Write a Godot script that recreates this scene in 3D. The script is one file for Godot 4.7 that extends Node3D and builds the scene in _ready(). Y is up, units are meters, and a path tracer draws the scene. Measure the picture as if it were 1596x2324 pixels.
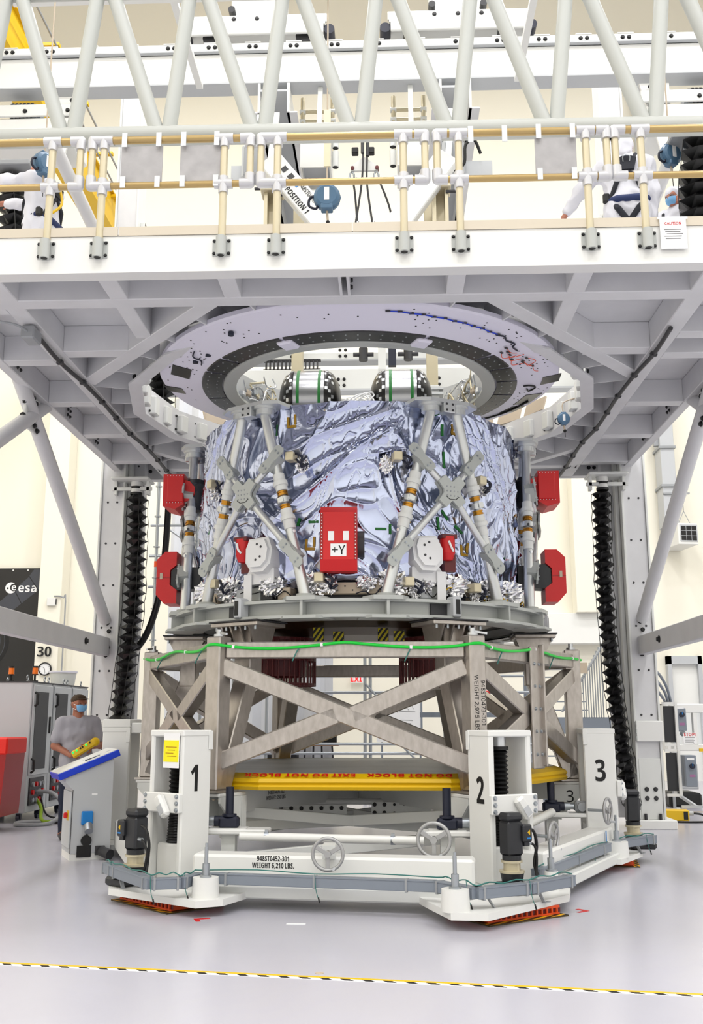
extends Node3D
# A spacecraft service module on its stainless stand in a white high bay. Metres, y up, origin on the floor under the module; +z is towards the photographer.

var M := {}
var rng := RandomNumberGenerator.new()
var used := {}

class G:
	var v := PackedVector3Array()
	var n := PackedVector3Array()
	var u := PackedVector2Array()
	var x := Transform3D.IDENTITY
	func t3(a: Vector3, b: Vector3, c: Vector3, na: Vector3, nb: Vector3, nc: Vector3) -> void:
		v.append(x * a); v.append(x * c); v.append(x * b)
		n.append((x.basis * na).normalized()); n.append((x.basis * nc).normalized()); n.append((x.basis * nb).normalized())
		u.append(Vector2.ZERO); u.append(Vector2.ZERO); u.append(Vector2.ZERO)
	func tri(a: Vector3, b: Vector3, c: Vector3) -> void:
		var nn := (b - a).cross(c - a)
		if nn.length_squared() < 1e-16: return
		nn = nn.normalized()
		t3(a, b, c, nn, nn, nn)
	func quad(a: Vector3, b: Vector3, c: Vector3, d: Vector3) -> void:
		tri(a, b, c); tri(a, c, d)
	func q4(a: Vector3, b: Vector3, c: Vector3, d: Vector3, na: Vector3, nb: Vector3, nc: Vector3, nd: Vector3) -> void:
		t3(a, b, c, na, nb, nc); t3(a, c, d, na, nc, nd)
	func quado(a: Vector3, b: Vector3, c: Vector3, d: Vector3, out: Vector3) -> void:
		if (b - a).cross(c - a).dot(out) < 0.0: quad(d, c, b, a)
		else: quad(a, b, c, d)
	func quv(a: Vector3, b: Vector3, c: Vector3, d: Vector3) -> void: # quad with uv 0..1, a bottom-left, ccw
		quad(a, b, c, d)
		var k := u.size() - 6
		u[k] = Vector2(0, 1); u[k + 1] = Vector2(1, 0); u[k + 2] = Vector2(1, 1); u[k + 3] = Vector2(0, 1); u[k + 4] = Vector2(0, 0); u[k + 5] = Vector2(1, 0)
	func box(p: Vector3, s: Vector3, ch := 0.0) -> G:
		var h := s * 0.5
		var c := minf(ch, minf(h.x, minf(h.y, h.z)) * 0.7)
		for ax in 3:
			var b := (ax + 1) % 3
			var d := (ax + 2) % 3
			for sg in [-1.0, 1.0]:
				var q: Array[Vector3] = []
				for k in [[-1, -1], [1, -1], [1, 1], [-1, 1]]:
					var w := Vector3.ZERO
					w[ax] = sg * h[ax]; w[b] = k[0] * (h[b] - c); w[d] = k[1] * (h[d] - c)
					q.append(p + w)
				var o := Vector3.ZERO
				o[ax] = sg
				quado(q[0], q[1], q[2], q[3], o)
			if c > 0.0:
				for sb in [-1.0, 1.0]:
					for sd in [-1.0, 1.0]:
						var e: Array[Vector3] = []
						for k in [[-1, 0], [1, 0], [1, 1], [-1, 1]]:
							var w := Vector3.ZERO
							w[ax] = k[0] * (h[ax] - c)
							w[b] = sb * (h[b] - (0.0 if k[1] == 0 else c)); w[d] = sd * (h[d] - (c if k[1] == 0 else 0.0))
							e.append(p + w)
						var o := Vector3.ZERO
						o[b] = sb; o[d] = sd
						quado(e[0], e[1], e[2], e[3], o)
		if c > 0.0:
			for i in 8:
				var sx := 1.0 if i & 1 else -1.0
				var sy := 1.0 if i & 2 else -1.0
				var sz := 1.0 if i & 4 else -1.0
				var a0 := p + Vector3(sx * h.x, sy * (h.y - c), sz * (h.z - c))
				var a1 := p + Vector3(sx * (h.x - c), sy * h.y, sz * (h.z - c))
				var a2 := p + Vector3(sx * (h.x - c), sy * (h.y - c), sz * h.z)
				if (a1 - a0).cross(a2 - a0).dot(Vector3(sx, sy, sz)) < 0.0: tri(a0, a2, a1)
				else: tri(a0, a1, a2)
		return self
	func b2(x0: float, x1: float, y0: float, y1: float, z0: float, z1: float, ch := 0.0) -> G:
		return box(Vector3(x0 + x1, y0 + y1, z0 + z1) * 0.5, Vector3(absf(x1 - x0), absf(y1 - y0), absf(z1 - z0)), ch)
	func frame(p0: Vector3, p1: Vector3, up := Vector3.UP) -> Transform3D: # z along p0->p1
		var z := (p1 - p0).normalized()
		if absf(z.dot(up)) > 0.999: up = Vector3.BACK if absf(z.y) > 0.9 else Vector3.UP
		var xx := up.cross(z).normalized()
		return Transform3D(Basis(xx, z.cross(xx), z), p0)
	func bar(p0: Vector3, p1: Vector3, w: float, h: float, up := Vector3.UP, ch := 0.0) -> G:
		var k := x
		x = k * frame(p0, p1, up)
		var l := (p1 - p0).length()
		box(Vector3(0, 0, l * 0.5), Vector3(w, h, l), ch)
		x = k
		return self
	func tube(p0: Vector3, p1: Vector3, r: float, r1 := -1.0, k := 16, caps := true) -> G:
		if r1 < 0.0: r1 = r
		var f := frame(p0, p1)
		var dr := (r - r1) / maxf((p1 - p0).length(), 1e-6)
		for i in k:
			var a := TAU * i / k
			var b := TAU * (i + 1) / k
			var da := f.basis.x * cos(a) + f.basis.y * sin(a)
			var db := f.basis.x * cos(b) + f.basis.y * sin(b)
			var na := (da + f.basis.z * dr).normalized()
			var nb := (db + f.basis.z * dr).normalized()
			q4(p0 + da * r, p0 + db * r, p1 + db * r1, p1 + da * r1, na, nb, nb, na)
			if caps:
				if r > 0.0: tri(p0, p0 + db * r, p0 + da * r)
				if r1 > 0.0: tri(p1, p1 + da * r1, p1 + db * r1)
		return self
	func pipe(pts: Array, r: float, k := 8, smooth := 0) -> G: # swept round tube
		var p: Array = pts
		if smooth > 0:
			var cv := Curve3D.new()
			for i in pts.size():
				var a: Vector3 = pts[maxi(i - 1, 0)]
				var b: Vector3 = pts[mini(i + 1, pts.size() - 1)]
				var tg := (b - a) / 6.0
				cv.add_point(pts[i], -tg, tg)
			p = []
			for i in pts.size() - 1:
				for j in smooth: p.append(cv.sample(i, float(j) / smooth))
			p.append(pts[-1])
		var prev: Array[Vector3] = []
		var pn: Array[Vector3] = []
		var up := Vector3.UP
		var m := p.size()
		for i in m:
			var d: Vector3 = (p[mini(i + 1, m - 1)] - p[maxi(i - 1, 0)]).normalized()
			if i == 0 and absf(d.dot(up)) > 0.95: up = Vector3.RIGHT
			var xx := up.cross(d)
			if xx.length() < 0.05: xx = Vector3.BACK.cross(d)
			xx = xx.normalized()
			var yy := d.cross(xx)
			up = yy
			var ring: Array[Vector3] = []
			var rn: Array[Vector3] = []
			for j in k + 1:
				var a := TAU * j / k
				var dd := xx * cos(a) + yy * sin(a)
				rn.append(dd)
				ring.append(p[i] + dd * r)
			if i > 0:
				for j in k: q4(prev[j], prev[j + 1], ring[j + 1], ring[j], pn[j], pn[j + 1], rn[j + 1], rn[j])
			if i == 0:
				for j in k: tri(p[i], ring[j + 1], ring[j])
			if i == m - 1:
				for j in k: tri(p[i], ring[j], ring[j + 1])
			prev = ring; pn = rn
		return self
	func lathe(pr: Array, k := 32, a0 := 0.0, a1 := TAU, smooth := false) -> G: # pr: Vector2(radius, y), going up the outside
		var nm: Array[Vector2] = []
		for i in pr.size() - 1:
			var d: Vector2 = pr[i + 1] - pr[i]
			nm.append(Vector2(d.y, -d.x).normalized())
		for i in pr.size() - 1:
			var p: Vector2 = pr[i]
			var q: Vector2 = pr[i + 1]
			var n0 := nm[i]
			var n1 := nm[i]
			if smooth:
				if i > 0: n0 = (nm[i] + nm[i - 1]).normalized()
				if i < nm.size() - 1: n1 = (nm[i] + nm[i + 1]).normalized()
			for j in k:
				var a := a0 + (a1 - a0) * j / k
				var b := a0 + (a1 - a0) * (j + 1) / k
				var sa := Vector3(sin(a), 0, cos(a))
				var sb := Vector3(sin(b), 0, cos(b))
				var U := Vector3.UP
				if p.x > 1e-6: t3(sa * p.x + U * p.y, sb * p.x + U * p.y, sb * q.x + U * q.y, sa * n0.x + U * n0.y, sb * n0.x + U * n0.y, sb * n1.x + U * n1.y)
				if q.x > 1e-6: t3(sa * p.x + U * p.y, sb * q.x + U * q.y, sa * q.x + U * q.y, sa * n0.x + U * n0.y, sb * n1.x + U * n1.y, sa * n1.x + U * n1.y)
		return self
	func ell(c: Vector3, r: Vector3, k := 16, m := 10) -> G:
		for i in m:
			for j in k:
				var q: Array[Vector3] = []
				for e in [[0, 0], [1, 0], [1, 1], [0, 1]]:
					var la: float = -PI / 2 + PI * (i + e[1]) / m
					var lo: float = TAU * (j + e[0]) / k
					q.append(Vector3(cos(la) * sin(lo), sin(la), cos(la) * cos(lo)))
				var nn: Array[Vector3] = []
				for w in q: nn.append((w / r).normalized())
				if i > 0: t3(c + q[0] * r, c + q[1] * r, c + q[2] * r, nn[0], nn[1], nn[2])
				if i < m - 1: t3(c + q[0] * r, c + q[2] * r, c + q[3] * r, nn[0], nn[2], nn[3])
		return self
	func prism(poly: Array, z0: float, z1: float) -> G: # poly: Vector2 in xy, extruded along z
		var pp := PackedVector2Array(poly)
		if Geometry2D.is_polygon_clockwise(pp): pp.reverse()
		var ix := Geometry2D.triangulate_polygon(pp)
		for i in range(0, ix.size(), 3):
			var a := pp[ix[i]]
			var b := pp[ix[i + 1]]
			var c := pp[ix[i + 2]]
			if (b - a).cross(c - a) < 0.0:
				var t := b
				b = c
				c = t
			tri(Vector3(a.x, a.y, z1), Vector3(b.x, b.y, z1), Vector3(c.x, c.y, z1))
			tri(Vector3(a.x, a.y, z0), Vector3(c.x, c.y, z0), Vector3(b.x, b.y, z0))
		for i in pp.size():
			var a := pp[i]
			var b := pp[(i + 1) % pp.size()]
			quad(Vector3(a.x, a.y, z0), Vector3(b.x, b.y, z0), Vector3(b.x, b.y, z1), Vector3(a.x, a.y, z1))
		return self
	func slab(poly: Array, y0: float, y1: float) -> G: # poly: Vector2(x, z), extruded up
		var k := x
		x = k * Transform3D(Basis(Vector3.RIGHT, Vector3(0, 0, 1), Vector3(0, -1, 0)), Vector3.ZERO)
		prism(poly, -y1, -y0)
		x = k
		return self
	func at(t: Transform3D) -> G:
		x = t
		return self
	func mesh() -> ArrayMesh:
		var a := []
		a.resize(Mesh.ARRAY_MAX)
		a[Mesh.ARRAY_VERTEX] = v; a[Mesh.ARRAY_NORMAL] = n; a[Mesh.ARRAY_TEX_UV] = u
		var m := ArrayMesh.new()
		m.add_surface_from_arrays(Mesh.PRIMITIVE_TRIANGLES, a)
		return m

func g() -> G: return G.new()
func numbered(nm: String) -> String:
	var k: int = used.get(nm, 0)
	used[nm] = k + 1
	return nm if k == 0 else "%s_%03d" % [nm, k]
func metas(o: Node, label: String, cat: String, group := "") -> void:
	if label: o.set_meta("label", label)
	if cat: o.set_meta("category", cat)
	if group: o.set_meta("group", group)
func thing(nm: String, label: String, cat: String, at := Vector3.ZERO, turn := 0.0, group := "") -> Node3D:
	var o := Node3D.new()
	o.name = numbered(nm)
	add_child(o)
	o.position = at
	o.rotation.y = deg_to_rad(turn)
	metas(o, label, cat, group)
	return o
func part(par: Node3D, nm: String, gg: G, m: Material, label := "", stuff := false) -> MeshInstance3D:
	return pm(par, nm, gg.mesh(), m, label, stuff)
func pm(par: Node3D, nm: String, me: Mesh, m: Material, label := "", stuff := false) -> MeshInstance3D:
	var o := MeshInstance3D.new()
	o.mesh = me
	o.material_override = m
	o.name = numbered(nm) if par == self else nm
	par.add_child(o, true)
	if label: o.set_meta("label", label)
	if stuff: o.set_meta("kind", "stuff")
	return o
func solo(nm: String, gg: G, m: Material, label: String, cat: String, group := "") -> MeshInstance3D:
	var o := part(self, nm, gg, m)
	metas(o, label, cat, group)
	return o
func struct(nm: String, gg: G, m: Material, par: Node3D = self) -> MeshInstance3D:
	var o := part(par, nm, gg, m)
	if par == self: o.set_meta("kind", "structure")
	return o
func dup(src: Node3D, at: Vector3, turn: float, label: String) -> Node3D:
	var o: Node3D = src.duplicate()
	o.name = numbered(str(src.name).rstrip("_0123456789"))
	add_child(o)
	o.position = at
	o.rotation.y = deg_to_rad(turn)
	o.set_meta("label", label)
	return o
func text(par: Node3D, s: String, size: float, at: Vector3, basis: Basis, m: Material, font := "Droid Sans", weight := 400, depth := 0.003, nm := "lettering", squeeze := 1.0) -> MeshInstance3D:
	var f := SystemFont.new()
	f.font_names = PackedStringArray([font])
	f.font_weight = weight
	var t := TextMesh.new()
	t.text = s
	t.font = f
	t.font_size = 48
	t.pixel_size = size / 48.0
	t.depth = depth
	t.curve_step = 2.0
	var o := pm(par, nm, t, m)
	o.transform = Transform3D(basis * Basis.from_scale(Vector3(squeeze, 1, 1)), at)
	return o
func pol(r: float, deg: float, h := 0.0) -> Vector3:
	var a := deg_to_rad(deg)
	return Vector3(sin(a) * r, h, cos(a) * r)
func yaw(deg: float, at := Vector3.ZERO) -> Transform3D: return Transform3D(Basis(Vector3.UP, deg_to_rad(deg)), at)
func bolt(gg: G, p: Vector3, d: Vector3, r: float) -> void:
	gg.tube(p, p + d * r * 0.35, r * 1.35, r * 1.35, 8)
	gg.tube(p + d * r * 0.35, p + d * r * 1.1, r, r * 0.85, 6)

func mat(nm: String, col: Color, rough := 0.5, metal := 0.0) -> StandardMaterial3D:
	var m := StandardMaterial3D.new()
	m.resource_name = nm
	m.albedo_color = col
	m.roughness = rough
	m.metallic = metal
	M[nm] = m
	return m
func noise_tex(freq: float, oct: int, lo: Color, hi: Color, sz := Vector2i(256, 256), kind := FastNoiseLite.TYPE_SIMPLEX_SMOOTH, sd := 1) -> NoiseTexture2D:
	var f := FastNoiseLite.new()
	f.noise_type = kind
	f.frequency = freq
	f.fractal_octaves = oct
	f.seed = sd
	var t := NoiseTexture2D.new()
	t.width = sz.x; t.height = sz.y
	t.seamless = true
	t.noise = f
	var gr := Gradient.new()
	gr.set_color(0, lo); gr.set_color(1, hi)
	t.color_ramp = gr
	return t
func tri_map(m: StandardMaterial3D, t: Texture2D, sc: Vector3, world := false) -> void:
	m.albedo_texture = t
	m.uv1_triplanar = true
	m.uv1_world_triplanar = world
	m.uv1_scale = sc
func stripes(col_a: Color, col_b: Color, n: int, w := 128, h := 32, slant := 1.0) -> ImageTexture:
	var im := Image.create(w, h, false, Image.FORMAT_RGB8)
	for yy in h:
		for xx in w:
			var k := fposmod((xx + yy * slant) * n / float(w), 1.0)
			im.set_pixel(xx, yy, col_a if k < 0.5 else col_b)
	return ImageTexture.create_from_image(im)

func materials() -> void:
	mat("white", Color(0.90, 0.90, 0.885), 0.38)
	mat("white2", Color(0.87, 0.875, 0.86), 0.42)
	mat("plate", Color(0.70, 0.71, 0.695), 0.42, 0.1)
	var p := mat("platform", Color(0.86, 0.86, 0.865), 0.5)
	tri_map(p, noise_tex(0.02, 3, Color(0.96, 0.96, 0.96), Color(1, 1, 1)), Vector3.ONE * 0.4)
	mat("wall", Color(0.955, 0.938, 0.875), 0.75)
	mat("wallwhite", Color(0.93, 0.93, 0.91), 0.7)
	mat("ceil", Color(0.80, 0.78, 0.78), 0.8)
	var fl := mat("floor", Color(0.755, 0.75, 0.785), 0.24)
	tri_map(fl, noise_tex(0.010, 3, Color(0.965, 0.965, 0.97), Color(1, 1, 1), Vector2i(512, 512)), Vector3.ONE * 0.07, true)
	fl.metallic_specular = 0.55
	mat("black", Color(0.03, 0.03, 0.035), 0.5)
	mat("rubber", Color(0.018, 0.018, 0.02), 0.38)
	mat("charcoal", Color(0.13, 0.135, 0.15), 0.45)
	mat("navy", Color(0.07, 0.09, 0.17), 0.5)
	mat("dark", Color(0.20, 0.20, 0.21), 0.5)
	mat("grey", Color(0.50, 0.53, 0.57), 0.45)
	mat("midgrey", Color(0.60, 0.61, 0.62), 0.5)
	mat("lightgrey", Color(0.74, 0.75, 0.76), 0.5)
	mat("galv", Color(0.66, 0.68, 0.70), 0.38, 0.85)
	mat("chrome", Color(0.82, 0.83, 0.85), 0.22, 1.0)
	mat("alu", Color(0.80, 0.81, 0.82), 0.34, 1.0)
	mat("strut", Color(0.80, 0.81, 0.81), 0.32, 0.75)
	mat("gusset", Color(0.69, 0.705, 0.69), 0.4, 0.15)
	mat("kapton", Color(0.66, 0.50, 0.05), 0.4)
	mat("gold", Color(0.70, 0.60, 0.40), 0.32, 0.5)
	mat("goldpale", Color(0.80, 0.76, 0.65), 0.34, 0.4)
	mat("fitting", Color(0.78, 0.78, 0.79), 0.35, 0.4)
	mat("tankband", Color(0.66, 0.665, 0.675), 0.24, 1.0)
	mat("brass", Color(0.70, 0.50, 0.20), 0.27, 1.0)
	mat("bronze", Color(0.30, 0.22, 0.10), 0.35, 0.8)
	mat("tan", Color(0.74, 0.68, 0.60), 0.5)
	mat("toe", Color(0.80, 0.76, 0.69), 0.4, 0.2)
	mat("red", Color(0.80, 0.07, 0.085), 0.42)
	mat("redtop", Color(0.9, 0.12, 0.05), 0.5)
	mat("redcart", Color(0.60, 0.02, 0.03), 0.35)
	mat("maroon", Color(0.36, 0.03, 0.05), 0.4)
	mat("yellow", Color(0.88, 0.71, 0.01), 0.45)
	mat("ylabel", Color(0.97, 0.93, 0.03), 0.6)
	mat("orange", Color(0.88, 0.30, 0.06), 0.5)
	mat("amber", Color(0.95, 0.45, 0.02), 0.25)
	mat("green", Color(0.0, 0.42, 0.12), 0.5)
	mat("blue", Color(0.02, 0.22, 0.78), 0.4)
	mat("lblue", Color(0.05, 0.48, 0.78), 0.4)
	mat("srl", Color(0.30, 0.43, 0.54), 0.4)
	mat("paper", Color(0.95, 0.95, 0.95), 0.8)
	mat("ink", Color(0.02, 0.02, 0.025), 0.6)
	mat("inkgrey", Color(0.45, 0.45, 0.45), 0.6)
	mat("inkred", Color(0.8, 0.08, 0.08), 0.6)
	mat("suit", Color(0.88, 0.88, 0.91), 0.7)
	mat("skin", Color(0.72, 0.47, 0.38), 0.55)
	mat("skindark", Color(0.62, 0.39, 0.30), 0.55)
	mat("mask", Color(0.50, 0.72, 0.90), 0.7)
	mat("tee", Color(0.62, 0.61, 0.64), 0.85)
	mat("jeans", Color(0.10, 0.12, 0.20), 0.85)
	mat("camo", Color(0.36, 0.28, 0.20), 0.8)
	var cm: StandardMaterial3D = M.camo
	tri_map(cm, noise_tex(0.03, 3, Color(0.45, 0.40, 0.35), Color(1, 1, 1)), Vector3.ONE * 9.0)
	mat("hair", Color(0.12, 0.09, 0.07), 0.7)
	mat("harness", Color(0.10, 0.11, 0.15), 0.7)
	mat("harnessblue", Color(0.12, 0.18, 0.36), 0.7)
	mat("glow", Color(0.0, 0.80, 0.22), 0.4)
	mat("teal", Color(0.18, 0.45, 0.42), 0.5)
	mat("wood", Color(0.62, 0.45, 0.27), 0.6)
	mat("fibre", Color(0.045, 0.038, 0.034), 0.28)
	mat("banner", Color(0.115, 0.11, 0.105), 0.55)
	mat("bannerlight", Color(0.25, 0.26, 0.29), 0.55)
	mat("tarp", Color(0.86, 0.87, 0.89), 0.7)
	mat("podwhite", Color(0.90, 0.90, 0.90), 0.6)
	mat("cone", Color(0.88, 0.87, 0.92), 0.55)
	mat("pink", Color(0.62, 0.42, 0.58), 0.35)
	var st := mat("steel", Color(0.76, 0.735, 0.71), 0.33, 0.75)
	tri_map(st, noise_tex(0.03, 5, Color(0.88, 0.87, 0.86), Color(1, 1, 1), Vector2i(512, 512)), Vector3(1.1, 0.4, 1.1))
	var fo := mat("foil", Color(0.72, 0.75, 0.85), 0.14, 1.0)
	fo.normal_enabled = true
	fo.normal_scale = 0.12
	fo.uv1_triplanar = true
	fo.uv1_scale = Vector3.ONE * 1.4
	var nf := FastNoiseLite.new()
	nf.noise_type = FastNoiseLite.TYPE_CELLULAR
	nf.cellular_return_type = FastNoiseLite.RETURN_DISTANCE2_SUB
	nf.frequency = 0.022
	nf.fractal_octaves = 2
	nf.domain_warp_enabled = true
	nf.domain_warp_amplitude = 25.0
	nf.domain_warp_frequency = 0.02
	var nt := NoiseTexture2D.new()
	nt.width = 512; nt.height = 512
	nt.seamless = true
	nt.as_normal_map = true
	nt.bump_strength = 5.0
	nt.noise = nf
	fo.normal_texture = nt
	var fs := mat("foilsilver", Color(0.86, 0.86, 0.87), 0.16, 1.0)
	fs.normal_enabled = true; fs.normal_scale = 0.5; fs.normal_texture = nt; fs.uv1_triplanar = true; fs.uv1_scale = Vector3.ONE * 3.0
	var hz := mat("hazard", Color.WHITE, 0.5)
	hz.albedo_texture = stripes(Color(0.95, 0.72, 0.0), Color(0.03, 0.03, 0.03), 4, 128, 32, 1.0)
	var hb := mat("hazardbold", Color.WHITE, 0.5)
	hb.albedo_texture = stripes(Color(0.80, 0.74, 0.0), Color(0.03, 0.03, 0.03), 2, 64, 64, 1.0)
	var gl := mat("glass", Color(0.85, 0.9, 0.95, 0.12), 0.05)
	gl.transparency = BaseMaterial3D.TRANSPARENCY_ALPHA
	var sheet := mat("sheet", Color(0.70, 0.69, 0.69), 0.38, 0.1)
	tri_map(sheet, noise_tex(0.02, 4, Color(0.88, 0.88, 0.88), Color(1, 1, 1)), Vector3.ONE * 0.9)
	var em := mat("lamp", Color(1, 1, 1), 0.5)
	em.emission_enabled = true
	em.emission = Color(1, 0.99, 0.96)
	em.emission_energy_multiplier = 1.5
	var gle := mat("ledgreen", Color(0.1, 0.9, 0.4), 0.4)
	gle.emission_enabled = true
	gle.emission = Color(0.05, 1.0, 0.4)
	gle.emission_energy_multiplier = 1.0
	var ex := mat("exit", Color(0.9, 0.05, 0.05), 0.5)
	ex.emission_enabled = true
	ex.emission = Color(1.0, 0.05, 0.05)
	ex.emission_energy_multiplier = 0.6

func _ready() -> void:
	rng.seed = 7
	# camera, sky, lamps, exposure
	var cam := Camera3D.new()
	cam.name = "Camera"
	add_child(cam)
	cam.position = Vector3(0.345, 1.45, 11.3)
	cam.rotation = Vector3(deg_to_rad(11.8), deg_to_rad(2.18), 0)
	cam.fov = 54.42
	cam.current = true
	var we := WorldEnvironment.new()
	we.name = "WorldEnvironment"
	var env := Environment.new()
	env.background_mode = Environment.BG_COLOR
	env.background_color = Color(0.6, 0.6, 0.62)
	env.tonemap_mode = Environment.TONE_MAPPER_LINEAR
	env.tonemap_exposure = 1.0
	env.sdfgi_enabled = true
	env.ssao_enabled = true
	env.ssil_enabled = true
	we.environment = env
	add_child(we)
	materials()
	lamps(64.0)
	hall()
	platform()
	adapter()
	railings()
	truss()
	towers()
	gantry()
	module()
	struts()
	covers()
	stand()
	lift_table()
	base_frame()
	left_side()
	right_side()
	behind()
	above_deck()
	people()

func lamps(energy: float) -> void:
	for ix in 3:
		for iz in 4:
			var at := Vector3(-9.0 + 9.0 * ix, 19.6, -5.0 + 7.5 * iz)
			var o := thing("high_bay_light", "square high-bay light on a rod, %s of its row, %s row from the back wall" % [["left", "middle", "right"][ix], ["first", "second", "third", "fourth"][iz]], "light", at, 0, "high-bay lights")
			part(o, "housing", g().b2(-1.3, 1.3, 0.02, 0.25, -1.3, 1.3, 0.02), M.white)
			part(o, "diffuser", g().b2(-1.2, 1.2, 0.0, 0.02, -1.2, 1.2), M.lamp)
			part(o, "rod", g().tube(Vector3(0, 0.25, 0), Vector3(0, 3.96, 0), 0.03), M.midgrey)
			var l := AreaLight3D.new()
			l.name = "high_bay_lamp"
			l.area_size = Vector2(2.4, 2.4)
			l.area_normalize_energy = true
			l.light_energy = energy
			l.light_color = Color(0.99, 0.99, 1.0)
			l.area_range = 60.0
			l.area_attenuation = 2.0
			l.shadow_enabled = true
			o.add_child(l)
			l.position = Vector3(0, -0.03, 0)
			l.rotation.x = -PI / 2

func hall() -> void:
	struct("floor", g().b2(-14, 14, -0.3, 0, -16, 24), M.floor)
	struct("ceiling", g().b2(-14, 14, 23.6, 24, -16, 24), M.ceil)
	struct("wall_left", g().b2(-14, -13.7, 0, 23.6, -16, 24), M.wall)
	struct("wall_right", g().b2(13.7, 14, 0, 23.6, -16, 24), M.wallwhite)
	struct("wall_front", g().b2(-14, 14, 0, 23.6, 23.7, 24), M.wallwhite)
	var wb := struct("wall_back", g().b2(-14, 14, 0, 23.6, -14.3, -14), M.wall)
	for q in [[-12.6, 0.0, 11.0], [-8.22, 0.0, 10.5], [5.25, 4.05, 8.0], [9.4, 0.0, 11.0]]:
		struct("pilaster", g().b2(q[0] - 0.28, q[0] + 0.30, q[1], q[2], -14, -13.4, 0.01), M.wall, wb)
	struct("ledge", g().b2(2.0, 6.6, 3.3, 4.05, -14, -13.6, 0.01), M.wallwhite, wb)

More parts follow.
